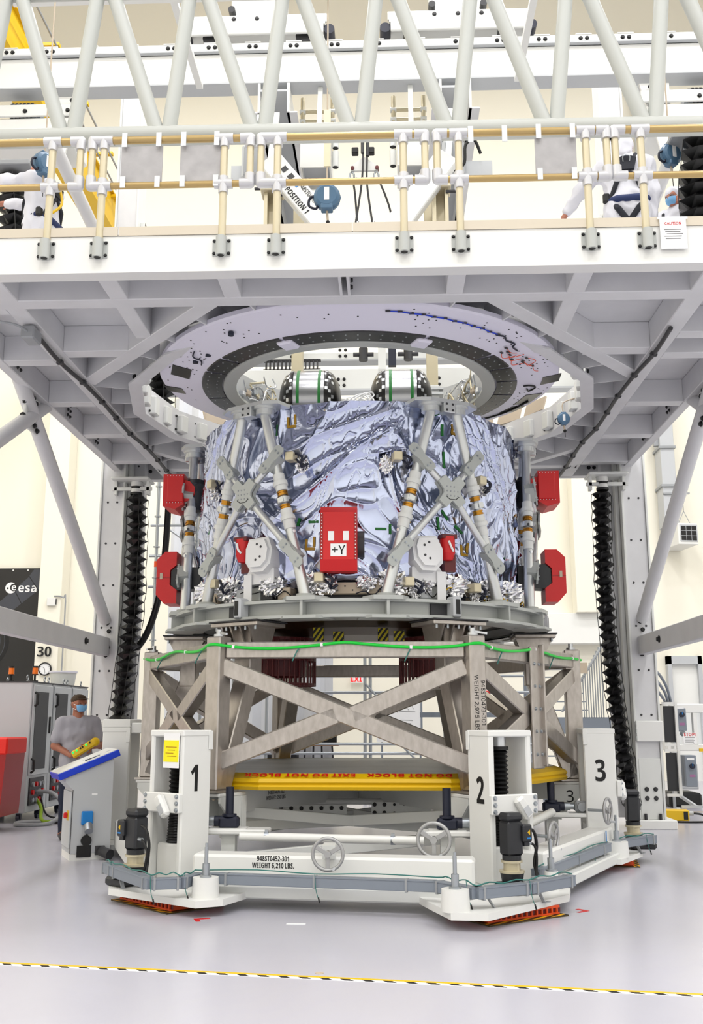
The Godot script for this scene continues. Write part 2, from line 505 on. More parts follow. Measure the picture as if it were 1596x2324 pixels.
func platform() -> void:
	var o := thing("work_platform", "large white steel work platform with ribbed underside and a round opening above the foil module", "platform", Vector3(0.03, 0, 0))
	var m: Material = M.platform
	var b: float = 5.1
	var t: float = 5.38
	# perimeter and long beams: x0, x1, z0, z1
	for e in [[-3.78, 3.84, 3.62, 3.76], [-3.78, 3.84, 2.94, 3.12], [-3.15, -2.97, -3.7, 3.62], [2.95, 3.13, -3.7, 3.62], [-3.80, -3.68, -3.7, 3.62], [3.78, 3.90, -3.7, 3.62], [-3.8, 3.9, -3.76, -3.60], [-3.15, 3.13, -3.12, -2.95]]:
		part(o, "beam", g().b2(e[0], e[1], b, t, e[2], e[3], 0.008), m)
	for e in [[-2.14, -1.98, 2.2, 3.62], [-1.12, -0.97, 3.12, 3.62], [0.83, 0.98, 3.12, 3.62], [1.88, 2.04, 2.1, 3.62], [-2.97, -2.3, 1.70, 1.88], [2.3, 2.95, 1.58, 1.77]]:
		part(o, "cross_beam", g().b2(e[0], e[1], b + 0.003, t, e[2], e[3], 0.006), m)
	for z in [2.9, 1.55, 0.15, -1.2, -2.57]:
		part(o, "cross_beam", g().b2(-3.68, -3.15, b + 0.004, t, z - 0.085, z + 0.085, 0.006), m)
	for z in [2.08, 1.52, -0.08, -1.46, -2.85]:
		part(o, "cross_beam", g().b2(3.13, 3.78, b + 0.004, t, z - 0.085, z + 0.085, 0.006), m)
	for s in [-1.0, 1.0]:
		part(o, "diagonal_beam", g().bar(Vector3(s * 1.25, (b + t) / 2 + 0.002, 3.02), Vector3(s * 3.0, (b + t) / 2 + 0.002, 0.9), 0.17, t - b, Vector3.UP, 0.006), m)
		part(o, "diagonal_beam", g().bar(Vector3(s * 2.98, (b + t) / 2 + 0.001, -2.0), Vector3(s * 2.2, (b + t) / 2 + 0.001, -3.05), 0.12, t - b, Vector3.UP, 0.006), m)
	# splice in the middle of the front bay
	for s in [-0.035, 0.035]: part(o, "splice_plate", g().b2(s - 0.012 - 0.05, s + 0.012 - 0.05, b, t, 3.12, 3.62), m)
	var sb := g()
	for k in 4:
		for z in [3.2, 3.54]: bolt(sb, Vector3(-0.003, b + 0.05 + 0.065 * k, z), Vector3.RIGHT, 0.02)
	part(o, "bolts", sb, M.black, "black splice bolts", true)
	# round opening: flange strip, wall, radial webs, cleats
	var fl := g()
	var wl := g()
	for i in 16:
		var a := 22.5 * i
		var c := 22.5 * (i + 1)
		var r0 := 2.62
		var r1 := 2.77
		var zc := Vector3(0, 0, -0.18)
		for q in [[r0, r1, b - 0.012, b + 0.008, fl], [r0 + 0.01, r0 + 0.035, b + 0.008, t + 0.06, wl]]:
			var P: Array = []
			for hh in [q[2], q[3]]:
				for rr in [[q[0], a], [q[1], a], [q[1], c], [q[0], c]]: P.append(pol(rr[0], rr[1], hh) + zc)
			var gg: G = q[4]
			var mid := pol(1, (a + c) / 2)
			gg.quado(P[0], P[1], P[2], P[3], Vector3.DOWN); gg.quado(P[4], P[5], P[6], P[7], Vector3.UP)
			gg.quado(P[1], P[2], P[6], P[5], mid); gg.quado(P[0], P[3], P[7], P[4], -mid)
	part(o, "opening_flange", fl, m)
	part(o, "opening_wall", wl, m)
	for i in 32:
		var a := 11.25 * i + 5.6
		var d := pol(1, a)
		var e0 := pol(2.68, a) + Vector3(0, 0, -0.18)
		var reach := 4.0
		for k in 60:
			var q := e0 + d * (0.05 * k)
			if absf(q.x) > 2.96 or q.z > 2.95 or q.z < -2.96 or (absf(q.x) * 2.12 + q.z * 1.75 > 7.75):
				reach = 0.05 * k
				break
		if reach > 0.08: part(o, "radial_web", g().bar(e0 + Vector3(0, 5.26, 0), e0 + d * reach + Vector3(0, 5.26, 0), 0.016, 0.26), m)
	var cb := g()
	for i in 40:
		var a := 9.0 * i + 4.5
		if a > 100.0 and a < 260.0 or true:
			var k := yaw(a, Vector3(0, 0, -0.18))
			part(o, "cleat", g().at(k).b2(-0.075, 0.075, 5.13, 5.36, 2.53, 2.62, 0.012), M.white2)
			cb.x = k
			for s in [-1, 1]: bolt(cb, Vector3(0.115, 5.245 + 0.09 * s, 2.60), Vector3(0, 0, -1), 0.014)
	part(o, "cleat_bolts", cb, M.black, "", true)
	# bolt groups in the webs
	var wb := g()
	for e in [[-3.66, 1.2, 0], [-3.66, -0.5, 0], [-3.66, -1.7, 0], [3.76, 1.0, 1], [3.76, -0.6, 1], [3.76, -1.8, 1]]:
		for k in 6:
			bolt(wb, Vector3(e[0], b + 0.06 + 0.07 * (k % 3), e[1] + 0.09 * floorf(k / 3.0)), Vector3(1 if e[2] == 0 else -1, 0, 0), 0.017)
	for i in 16:
		for s in [0.09, 0.20]: bolt(wb, pol(2.68, 22.5 * i, b + s) + Vector3(0, 0, -0.18) + pol(0.02, 22.5 * i), pol(1, 22.5 * i + 12.0), 0.024)
	for s in [-1.0, 1.0]:
		for k in [0.25, 0.33, 0.55, 0.63]: bolt(wb, Vector3(s * (3.13 + k), b + 0.13, -3.595), Vector3.BACK, 0.022)
	part(o, "web_bolts", wb, M.black, "", true)
	# deck plate with the opening cut out
	var dk := g()
	for i in 64:
		var q: Array = []
		for a in [TAU * i / 64, TAU * (i + 1) / 64]:
			var d := Vector3(sin(a), 0, cos(a))
			var k := minf(minf((3.86 if d.x > 0 else 3.78) / maxf(absf(d.x), 1e-5), 10.0), ((3.74 + 0.18) if d.z > 0 else (3.74 - 0.18)) / maxf(absf(d.z), 1e-5))
			q.append(d * 2.64 + Vector3(0, 0, -0.18)); q.append(d * k + Vector3(0, 0, -0.18))
		for hh in [t, t + 0.02]:
			var up := Vector3(0, hh, 0)
			dk.quado(q[0] + up, q[1] + up, q[3] + up, q[2] + up, Vector3.UP if hh > t else Vector3.DOWN)
	part(o, "deck", dk, m)
	part(o, "fascia", g().b2(-3.84, 3.92, 5.06, 5.37, 3.745, 3.775, 0.004), M.white)
	part(o, "fascia_flange", g().b2(-3.84, 3.92, 5.035, 5.06, 3.65, 3.80), M.white)
	for k in 4:
		part(o, "toe_board", g().b2(-3.84 + 1.94 * k, -3.84 + 1.94 * k + 1.932, 5.37, 5.45, 3.777, 3.785), M.toe)
	# hinged tan flaps on the rim at the back
	for a in [232.0, 222.0, 213.0, 150.0, 142.0, 131.0, 120.0]:
		var gg := g().at(yaw(a, Vector3(0, 5.44, -0.18)) * Transform3D(Basis(Vector3.RIGHT, deg_to_rad(18)), Vector3(0, 0, 2.60)))
		gg.b2(-0.2, 0.2, 0, 0.2, -0.012, 0.012)
		part(o, "flap", gg, M.tan)
	# underside cable and its junction box on each side
	for s in [-1.0, 1.0]:
		var pp: Array = []
		for k in 10:
			pp.append(Vector3(s * (3.02 - 0.012 * k + 0.02 * sin(k * 1.7)), b - 0.03 - 0.01 * (k % 2), 2.35 - 0.66 * k))
		var cc := solo("cable", g().pipe(pp, 0.022, 8, 4), M.dark, "dark cable clipped along the platform underside, %s side of the opening" % ("left" if s < 0 else "right"), "cable", "underside cables")
		var clips := g()
		for k in range(1, 9): clips.box(pp[k], Vector3(0.07, 0.05, 0.05), 0.01)
		part(cc, "clips", clips, M.dark, "", true)
	var jb := thing("junction_box", "small grey junction box under the platform where the left cable starts", "electrical box", Vector3(-3.03, 5.02, 2.52))
	part(jb, "box_body", g().box(Vector3.ZERO, Vector3(0.13, 0.13, 0.22), 0.015), M.midgrey)
	part(jb, "conduit", g().pipe([Vector3(0, 0, 0.1), Vector3(-0.1, 0.02, 0.25), Vector3(-0.5, 0.05, 0.3), Vector3(-0.85, 0.06, 0.3)], 0.012, 8, 5), M.midgrey)

func adapter() -> void:
	var o := thing("adapter_ring", "white conical adapter ring with dark composite band, hanging in the platform opening over the tanks", "ring", Vector3(0.03, 0.137, 0.78))
	o.scale = Vector3.ONE * 0.93
	var sk := g().lathe([Vector2(1.56, 5.27), Vector2(1.84, 5.255), Vector2(2.33, 5.355), Vector2(2.345, 5.375), Vector2(2.345, 5.42), Vector2(1.9, 5.6), Vector2(1.60, 5.66)], 96)
	part(o, "skin", sk, M.cone)
	part(o, "inner_wall", g().lathe([Vector2(1.60, 5.66), Vector2(1.56, 5.66), Vector2(1.53, 5.27)], 96), M.lightgrey)
	part(o, "lower_ledge", g().lathe([Vector2(1.46, 5.27), Vector2(1.455, 5.235), Vector2(1.60, 5.225), Vector2(1.61, 5.262)], 96), M.plate)
	# dark band in segments, with white gaps
	var cuts := [-96.0, -66.0, -52.0, -24.0, 24.0, 52.0, 66.0, 80.0, 96.0, 130.0, 180.0, 228.0, 264.0]
	for i in cuts.size() - 1:
		var a := deg_to_rad(cuts[i] + 0.6)
		var c := deg_to_rad(cuts[i + 1] - 0.6)
		part(o, "dark_band", g().lathe([Vector2(1.62, 5.262), Vector2(1.62, 5.240), Vector2(1.85, 5.243), Vector2(1.86, 5.262)], 16, a, c), M.fibre)
	for a in [-24.0, 24.0]:
		part(o, "lug", g().at(yaw(a)).b2(-0.09, 0.09, 5.21, 5.262, 1.60, 1.80, 0.02), M.cone)
	# fasteners on the band and the skin
	var bd := g()
	for i in 90:
		for r in [1.68, 1.79]: bd.tube(pol(r, 4.0 * i + 1.3, 5.236), pol(r, 4.0 * i + 1.3, 5.245), 0.009, 0.009, 6)
	part(o, "rivets", bd, M.alu, "", true)
	var dots := g()
	for i in 150:
		var a := rng.randf() * 360.0
		if i < 90: a = [-62.0, -58, -70, -38, 20, 48, 66, 72, 100][i % 9] + rng.randf_range(-5, 5)
		var r := rng.randf_range(1.93, 2.28)
		var h := 5.255 + (r - 1.84) / 0.49 * 0.1
		dots.tube(pol(r, a, h - 0.002), pol(r, a, h + 0.004), 0.010, 0.010, 6)
	part(o, "fastener_holes", dots, M.ink, "", true)
	for e in [[-54.0, 1.98, 1.0], [-62.0, 2.02, 1.0], [-36.0, 2.15, 0.8]]:
		part(o, "blue_patch", g().tube(pol(e[1], e[0], 5.27), pol(e[1], e[0], 5.31), 0.03, 0.03, 12), M.navy)
	# two square access windows left, two dark patches right
	for e in [[-74.0, 2.1, 0.16], [-93.0, 2.24, 0.1], [88.0, 2.26, 0.13], [106.0, 2.16, 0.2], [118.0, 2.2, 0.14]]:
		var k := yaw(e[0]) * Transform3D(Basis(Vector3.RIGHT, -0.2), Vector3(0, 5.255 + (e[1] - 1.84) / 0.49 * 0.1, e[1]))
		part(o, "access_window", g().at(k).b2(-e[2], e[2], -0.006, 0.004, -0.11, 0.11), M.fibre)
	# instrument harnesses taped to the skin
	var hp := func(r: float, a: float) -> Vector3: return pol(r, a, 5.24 + (r - 1.84) / 0.49 * 0.1)
	var line: Array = []
	for k in 12: line.append(hp.call(2.22 - 0.006 * k + 0.01 * (k % 2), 9.0 + 3.1 * k))
	part(o, "blue_harness", g().pipe(line, 0.007, 6), M.blue)
	var pads := g()
	for q in line: pads.box(q, Vector3(0.05, 0.012, 0.02))
	part(o, "harness_clamps", pads, M.dark, "", true)
	part(o, "dark_harness", g().pipe([hp.call(2.15, 43.0), hp.call(2.17, 46.0), hp.call(2.13, 48.0), hp.call(2.14, 52.0), hp.call(2.09, 53.0), hp.call(2.08, 56.5)], 0.009, 6, 4), M.navy)
	part(o, "dark_harness", g().pipe([hp.call(2.13, -55.0), hp.call(2.1, -58.0), hp.call(2.06, -59.0), hp.call(1.99, -59.0), hp.call(1.95, -62.0)], 0.008, 6, 4), M.navy)
	part(o, "dark_harness", g().pipe([hp.call(1.94, 88.0), hp.call(2.02, 89.0), hp.call(2.1, 92.0), hp.call(2.04, 95.0), hp.call(2.0, 92.0)], 0.01, 6, 4), M.ink)
	part(o, "dark_harness", g().pipe([hp.call(2.0, 134.0), hp.call(2.1, 126.0), hp.call(2.16, 118.0), hp.call(2.2, 108.0)], 0.012, 6, 4), M.ink)
	for i in 9:
		var r := 1.95 + rng.randf() * 0.14
		var a := 50.0 + 24.0 * rng.randf()
		part(o, "orange_wire", g().pipe([hp.call(r, a), hp.call(r + rng.randf_range(-0.08, 0.08), a + 3) - Vector3(0, 0.02, 0), hp.call(r + rng.randf_range(-0.1, 0.1), a + 6)], 0.004, 5, 4), M.orange)
		part(o, "sensor_pad", g().at(yaw(a, Vector3(0, 0, 0))).box(Vector3(0, 5.235 + (r - 1.84) / 0.49 * 0.1, r), Vector3(0.045, 0.012, 0.03), 0.004), M.dark)
	# piping clusters on the inner wall, left and right
	for s in [-1.0, 1.0]:
		for i in 16:
			var a: float = s * rng.randf_range(98, 128)
			var h := rng.randf_range(5.3, 5.6)
			var pts: Array = []
			for k in 4: pts.append(pol(1.5 - rng.randf() * 0.09, a + s * k * rng.randf_range(2, 5), h + rng.randf_range(-0.13, 0.13)))
			part(o, "pipe", g().pipe(pts, 0.008 + 0.006 * rng.randf(), 6, 4), M.chrome if i % 3 else M.goldpale)
		for i in 5:
			part(o, "valve", g().at(yaw(s * (100.0 + 7.0 * i), Vector3(0, 5.32 + 0.06 * (i % 3), 0))).box(Vector3(0, 0, 1.46), Vector3(0.09, 0.08, 0.07), 0.015), [M.chrome, M.tan, M.galv][i % 3])
	var rv := g()
	for i in 60:
		var a := 120.0 + i * 2.0
		rv.tube(pol(1.535, a, 5.33 + 0.08 * (i % 4)), pol(1.515, a, 5.33 + 0.08 * (i % 4)), 0.012, 0.012, 6)
	part(o, "inner_fasteners", rv, M.alu, "", true)

func rail_section(x0: float, x1: float, posts: Array, panels: Array, clips: Array, label: String) -> void:
	var z := 3.78
	var yt := 6.245
	var yl := 5.825
	var o := thing("guard_rail", label, "railing", Vector3(0, 0, 0), 0, "guard rail sections on the platform front")
	part(o, "top_rail", g().tube(Vector3(x0, yt, z), Vector3(x1, yt, z), 0.032, -1, 20), M.gold)
	part(o, "mid_rail", g().tube(Vector3(x0, yl, z), Vector3(x1, yl, z), 0.029, -1, 20), M.gold)
	for x in [x0, x1]:
		if absf(x) > 3.4: continue
		part(o, "end_post", g().tube(Vector3(x, yl, z), Vector3(x, yt, z), 0.03, -1, 20), M.goldpale)
		var s := 1.0 if x == x0 else -1.0
		for y in [yt, yl]:
			var e := g()
			e.ell(Vector3(x, y, z), Vector3.ONE * 0.043)
			e.tube(Vector3(x, y, z), Vector3(x + s * 0.085, y, z), 0.043)
			e.tube(Vector3(x, y, z), Vector3(x, y + (-0.085 if y == yt else 0.085), z), 0.043)
			part(o, "elbow_fitting", e, M.fitting)
	for x in posts:
		part(o, "post", g().tube(Vector3(x, 5.3, z), Vector3(x, yt, z), 0.031, -1, 20), M.goldpale)
		for y in [yt, yl]:
			var f := g()
			f.tube(Vector3(x - 0.075, y, z), Vector3(x + 0.075, y, z), 0.042)
			f.tube(Vector3(x, y - 0.085, z), Vector3(x, y + (0.0 if y == yt else 0.06), z), 0.042)
			part(o, "tee_fitting", f, M.fitting)
		part(o, "socket", g().lathe([Vector2(0.028, 5.165), Vector2(0.043, 5.165), Vector2(0.043, 5.33), Vector2(0.031, 5.335)], 20), M.plate).position = Vector3(x, 0, z + 0.035)
		part(o, "socket_bore", g().tube(Vector3(x, 5.166, z + 0.035), Vector3(x, 5.18, z + 0.035), 0.028), M.black)
		part(o, "foot_plate", g().b2(x - 0.075, x + 0.075, 5.175, 5.325, z - 0.005, z + 0.006, 0.003), M.plate)
		var b := g()
		for sx in [-1, 1]:
			for sy in [-1, 1]: bolt(b, Vector3(x + 0.06 * sx, 5.25 + 0.055 * sy, z + 0.006), Vector3.BACK, 0.011)
		part(o, "foot_bolts", b, M.black, "", true)
	for q in panels:
		part(o, "infill_panel", g().b2(q[0], q[1], 5.855, 6.185, z - 0.006, z + 0.004), M.sheet, "grey sheet panel hung between the rails")
		for cx in [q[0] + 0.03, q[1] - 0.03]:
			part(o, "clip", g().b2(cx - 0.022, cx + 0.022, 6.16, 6.29, z + 0.032, z + 0.04), M.alu)
			part(o, "clip", g().b2(cx - 0.022, cx + 0.022, 5.79, 5.89, z + 0.030, z + 0.038), M.alu)
	for cx in clips:
		part(o, "clip", g().b2(cx - 0.022, cx + 0.022, 6.14, 6.285, z + 0.032, z + 0.04), M.alu)

func railings() -> void:
	rail_section(-3.9, -2.23, [-2.47], [], [], "gold guard rail at the platform front, leftmost section running out of view")
	rail_section(-2.13, -0.79, [-2.03, -1.01], [[-1.88, -1.53], [-1.38, -1.04]], [], "gold guard rail section carrying two grey sheet panels")
	rail_section(-0.70, 0.67, [-0.56, 0.49], [], [], "gold guard rail section in front of the round blue fall arrester")
	rail_section(0.77, 2.17, [0.95, 2.00], [[1.58, 1.92]], [1.05, 1.33], "gold guard rail section carrying a single grey sheet panel")
	rail_section(2.24, 3.95, [2.45], [], [], "gold guard rail at the platform front, section beside the caution notice")
	var s := thing("caution_notice", "white caution notice in a clear sleeve hung over the platform edge by the right rail", "sign", Vector3(2.66, 5.29, 3.80))
	part(s, "sheet", g().b2(-0.105, 0.105, -0.13, 0.13, -0.004, 0.004), M.paper)
	part(s, "sleeve_edge", g().b2(-0.12, 0.12, 0.13, 0.15, -0.004, 0.004), M.paper)
	text(s, "CAUTION", 0.032, Vector3(0, 0.09, 0.005), Basis(), M.inkred)
	for k in 5: part(s, "printed_line", g().b2(-0.075 + 0.01 * (k % 3), 0.075 - 0.01 * ((k + 1) % 3), 0.035 - 0.02 * k, 0.042 - 0.02 * k, 0.004, 0.0055), M.inkgrey)

func truss() -> void:
	var o := thing("overhead_truss", "white tubular truss with zigzag diagonals crossing above the platform rail", "truss")
	var m: Material = mat("trusspaint", Color(0.73, 0.74, 0.72), 0.45)
	var z := 3.5
	part(o, "bottom_chord", g().tube(Vector3(-4.2, 6.47, z), Vector3(4.4, 6.44, z), 0.085, -1, 24), m)
	part(o, "top_chord", g().tube(Vector3(-4.4, 7.95, z), Vector3(4.6, 7.92, z), 0.085, -1, 24), m)
	for i in range(-1, 8):
		var x := -2.45 + 0.845 * i
		var xt := x + 0.26
		part(o, "diagonal_tube", g().tube(Vector3(x + 0.045, 6.47, z), Vector3(xt - 0.06, 7.95, z), 0.065, -1, 20), m)
		part(o, "diagonal_tube", g().tube(Vector3(x + 0.845 - 0.045, 6.47, z), Vector3(xt + 0.06, 7.95, z), 0.065, -1, 20), m)

func towers() -> void:
	for s in [-1.0, 1.0]:
		var side := "left" if s < 0 else "right"
		var xc := -3.76 if s < 0 else 3.92
		var o := thing("tower_leg", "white bolted steel tower leg with tube braces, standing on the %s of the module" % side, "tower", Vector3(xc, 0, -3.2), 0, "tower legs of the lifting gantry")
		# box column: front face recessed between two flanges
		part(o, "column", g().b2(-0.16, 0.16, 0.12, 12.0, -0.2, 0.17, 0.01), M.platform)
		for k in [-0.17, 0.17]: part(o, "column_flange", g().b2(k - 0.015, k + 0.015, 0.12, 12.0, -0.24, 0.2, 0.004), M.white2)
		part(o, "inner_channel", g().b2(-s * 0.19, -s * 0.40, 0.12, 9.2, -0.28, -0.1, 0.01), M.platform)
		part(o, "guide_rail", g().b2(-s * 0.19, -s * 0.24, 0.12, 9.2, -0.09, 0.05), M.white2)
		part(o, "base_plate", g().b2(-0.26, 0.30, 0, 0.12, -0.32, 0.3, 0.01), M.white)
		part(o, "front_channel", g().b2(-0.15, 0.15, 0.12, 0.93, 0.17, 0.19, 0.004), M.white2)
		part(o, "hinged_cover", g().b2(-0.17, 0.2, 1.16, 1.44, 0.16, 0.24, 0.008), M.white)
		for k in 3: part(o, "hinge", g().tube(Vector3(-0.17, 1.17 + 0.1 * k, 0.24), Vector3(-0.17, 1.23 + 0.1 * k, 0.24), 0.012), M.plate)
		var b := g()
		for i in 14:
			for k in [-0.07, 0.07]: bolt(b, Vector3(k, 0.9 + 0.62 * i, 0.17), Vector3.BACK, 0.012)
			bolt(b, Vector3(-s * 0.30, 0.9 + 0.62 * i, -0.1), Vector3.BACK, 0.012)
		for e in [[-0.06, 0.52], [0.06, 0.52], [-0.06, 0.40], [0.06, 0.40]]: bolt(b, Vector3(e[0], e[1], 0.19), Vector3.BACK, 0.024)
		for k in [-0.1, 0.1]: b.tube(Vector3(k, 0.12, 0.22), Vector3(k, 0.2, 0.22), 0.02)
		part(o, "bolts", b, M.dark, "", true)
		# outrigger frame towards the camera
		var y0 := 2.48
		part(o, "tie_beam", g().b2(-0.07, 0.07, y0 - 0.13, y0 + 0.13, 0.2, 7.2, 0.01), M.platform)
		for e in [[0.24, 2.86, 7.0, 6.95], [7.0, 2.86, 0.2, 6.95]]:
			part(o, "brace_tube", g().tube(Vector3(0, e[1], e[0]), Vector3(0, e[3], e[2]), 0.085, -1, 24), M.platform)
		part(o, "brace_tube", g().tube(Vector3(0, 8.0, 0.2), Vector3(0, 8.44, 3.65), 0.085, -1, 24), M.platform)
		part(o, "brace_joint", g().b2(-0.02, 0.02, 4.70, 5.12, 3.38, 3.86, 0.01), M.white2)
		var jb := g()
		for k in 3:
			for q in [-1, 1]:
				bolt(jb, Vector3(-s * 0.03, 4.9 + q * 0.13 + (k - 1) * 0.04, 3.62 + (k - 1) * 0.09), Vector3(-s, 0, 0), 0.026)
				bolt(jb, Vector3(0, 4.9 + q * 0.13 + (k - 1) * 0.04, 3.88 + 0.01 * k), Vector3.BACK, 0.026)
		for k in 5: bolt(jb, Vector3(-s * 0.02 + 0.03 * (k % 2), 2.36 + 0.115 * k, 0.2), Vector3.BACK, 0.024)
		bolt(jb, Vector3(-s * 0.07, y0, 1.35), Vector3(-s, 0, 0), 0.035)
		part(o, "joint_bolts", jb, M.black, "", true)
	# black pleated bellows over the lifting screws
	for e in [[-3.46, -3.0, 0.9, 4.72, "black pleated screw bellows hanging below the platform beside the left tower leg"], [3.52, -2.95, 0.25, 4.72, "black pleated screw bellows hanging below the platform beside the right tower leg"], [-3.98, 1.0, 5.42, 7.6, "black pleated screw bellows rising above the deck at the left edge"], [-3.25, -3.25, 5.42, 7.1, "black pleated screw bellows seen through the platform opening, left of the adapter ring"], [3.50, 2.2, 5.42, 7.15, "black pleated screw bellows rising above the deck at the right edge"]]:
		var o := thing("screw_bellows", e[4], "bellows", Vector3(e[0], 0, e[1]), 0, "pleated screw bellows")
		var y0: float = e[2]
		var y1: float = e[3]
		var n := int((y1 - y0) / 0.125)
		var prev: Array[Vector3] = []
		var gg := g()
		var cords := [[], [], [], []]
		for i in n * 2 + 1:
			var t := float(i) / (n * 2)
			var wide := 1.35 if y0 > 5.0 else 1.0
			var rr := (0.16 if i % 2 else 0.062) * wide + rng.randf_range(-0.012, 0.012)
			var off := Vector3(0.10 * sin(t * PI) * signf(e[0]) * -1.0 + rng.randf_range(-0.008, 0.008), 0, rng.randf_range(-0.008, 0.008))
			if y0 < 5.0: off.x += (0.20 * (t - 0.6)) * -signf(e[0])
			var ring: Array[Vector3] = []
			for j in 8: ring.append(off + Vector3(0, y0 + (y1 - y0) * t + rng.randf_range(-0.012, 0.012), 0) + pol(rr * (1.0 if j % 2 == 0 else (0.80 if i % 2 else 1.1)), 45.0 * j + 22.5))
			if i > 0:
				for j in 8: gg.quad(prev[j], prev[(j + 1) % 8], ring[(j + 1) % 8], ring[j])
			prev = ring
			if i % 2:
				for j in 4: cords[j].append(ring[j * 2])
		part(o, "pleats", gg, M.rubber)
		for j in 4: part(o, "edge_cord", g().pipe(cords[j], 0.005, 5), M.black)
		if y0 > 5.0: part(o, "head_plate", g().b2(-0.3, 0.3, y1, y1 + 0.06, -0.3, 0.25, 0.01), M.midgrey)
		if y0 < 5.0:
			part(o, "collar", g().tube(Vector3(-signf(e[0]) * 0.06, y1, 0), Vector3(-signf(e[0]) * 0.06, y1 + 0.24, 0), 0.085, -1, 20), M.white)
			for k in [0.0, 0.09, 0.20]: part(o, "clamp_band", g().tube(Vector3(-signf(e[0]) * 0.06, y1 + k, 0), Vector3(-signf(e[0]) * 0.06, y1 + k + 0.035, 0), 0.089, -1, 20), M.black)
			part(o, "bracket", g().b2(-0.28, 0.28, y1 + 0.2, y1 + 0.24, -0.2, 0.2, 0.01).b2(-0.26, -0.22, y1 + 0.0, y1 + 0.2, -0.06, 0.06).b2(0.22, 0.26, y1 + 0.0, y1 + 0.2, -0.06, 0.06).b2(-0.3, 0.3, y1 + 0.06, y1 + 0.11, 0.02, 0.06), M.white2)
	# hanging black cable loop by the left tower
	solo("cable_chain", g().pipe([Vector3(-2.98, 4.72, -3.3), Vector3(-3.0, 4.0, -3.3), Vector3(-3.06, 3.3, -3.3), Vector3(-3.22, 2.72, -3.3), Vector3(-3.45, 2.45, -3.35), Vector3(-3.62, 2.7, -3.42), Vector3(-3.66, 3.4, -3.42), Vector3(-3.62, 4.6, -3.42)], 0.05, 8, 6), M.black, "black drag-chain cable looping down beside the left bellows", "cable")

func gantry() -> void:
	var o := thing("bridge_beam", "long white bolted bridge beam high above the deck behind the truss", "beam")
	part(o, "girder", g().b2(-5.2, 5.2, 9.36, 9.78, -0.11, 0.11, 0.01), M.white)
	part(o, "bottom_flange", g().b2(-5.2, 5.2, 9.34, 9.36, -0.13, 0.13), M.lightgrey)
	part(o, "rail_angle", g().b2(-5.2, 5.2, 9.78, 9.93, 0.09, 0.115, 0.004), M.white2)
	part(o, "rail_flange", g().b2(-5.2, 5.2, 9.78, 9.80, -0.12, 0.17), M.lightgrey)
	var b := g()
	for i in 20:
		for k in [-0.04, 0.04]: bolt(b, Vector3(-5.02 + 0.525 * i + k, 9.875, 0.115), Vector3.BACK, 0.021)
	part(o, "rail_bolts", b, M.black, "", true)
	for i in 20: part(o, "rail_clip", g().b2(-5.12 + 0.525 * i, -4.92 + 0.525 * i, 9.93, 9.945, 0.04, 0.12), M.white)
	for s in [-1.0, 1.0]:
		var e := thing("end_carriage", "white end carriage with a grey drive motor under the %s end of the bridge beam" % ("left" if s < 0 else "right"), "carriage", Vector3(s * 4.15, 8.93, -0.2), 0, "end carriages")
		part(e, "box_girder", g().b2(-0.55 * s, 1.4 * s, -0.35, 0.05, -0.3, 0.25, 0.02), M.white)
		part(e, "top_plate", g().b2(-0.62 * s, 1.4 * s, 0.05, 0.22, 0.25, 0.28, 0.01), M.white2)
		part(e, "gusset", g().prism([Vector2(s * -0.62, 0.34), Vector2(s * -0.25, 0.34), Vector2(s * -0.25, -0.6), Vector2(s * -0.4, -0.6)], 0.2, 0.235), M.white)
		var mo := part(e, "drive_motor", g().tube(Vector3(0, 0.2, 0.1), Vector3(s * 0.34, 0.2, 0.1), 0.12, -1, 20).tube(Vector3(s * -0.05, 0.2, 0.1), Vector3(0, 0.2, 0.1), 0.09, -1, 16), M.grey)
		for k in 6: part(mo, "fin", g().tube(Vector3(s * (0.05 + 0.05 * k), 0.2, 0.1), Vector3(s * (0.065 + 0.05 * k), 0.2, 0.1), 0.135, -1, 16), M.dark)
		var eb := g()
		for q in [[-0.5, 0.26], [-0.45, 0.12], [-0.52, 0.0], [0.1, 0.12], [0.5, 0.12], [0.9, 0.12]]: bolt(eb, Vector3(s * q[0], q[1], 0.28), Vector3.BACK, 0.022)
		part(e, "bolts", eb, M.black, "", true)
	for q in [[-1.3, "left"], [1.28, "right"]]:
		var c := thing("trolley", "white wheeled hoist trolley standing on the bridge beam, %s of the two" % q[1], "trolley", Vector3(q[0], 9.95, 0.0), 0, "hoist trolleys")
		part(c, "side_frame", g().b2(-0.86, 0.86, 0.08, 0.22, 0.12, 0.16, 0.008), M.white)
		part(c, "side_frame", g().b2(-0.86, 0.86, 0.08, 0.22, -0.5, -0.46, 0.008), M.white)
		part(c, "upper_plate", g().b2(-0.9, 0.9, 0.28, 0.40, 0.06, 0.10, 0.008), M.white2)
		part(c, "deck", g().b2(-0.88, 0.88, 0.22, 0.28, -0.5, 0.14), M.white)
		part(c, "cab", g().b2(-0.35, 0.35, 0.40, 1.4, -0.4, 0.02, 0.02), M.white2)
		for k in [-0.33, 0.33]: part(c, "pipe_end", g().tube(Vector3(k, 0.48, 0.02), Vector3(k, 0.48, 0.12), 0.045, -1, 16), M.dark)
		for k in [-0.6, 0.6]: part(c, "wheel", g().tube(Vector3(k, 0.09, -0.02), Vector3(k, 0.09, 0.08), 0.10, -1, 24), M.dark)
		for k in [-0.93, 0.93]: part(c, "bumper", g().tube(Vector3(k, 0.17, -0.1), Vector3(k, 0.17, 0.1), 0.07, -1, 16), M.navy)
		var tb := g()
		for k in [-0.3, 0.0, 0.3]: bolt(tb, Vector3(k, 0.34, 0.10), Vector3.BACK, 0.022)
		part(c, "bolts", tb, M.dark, "", true)

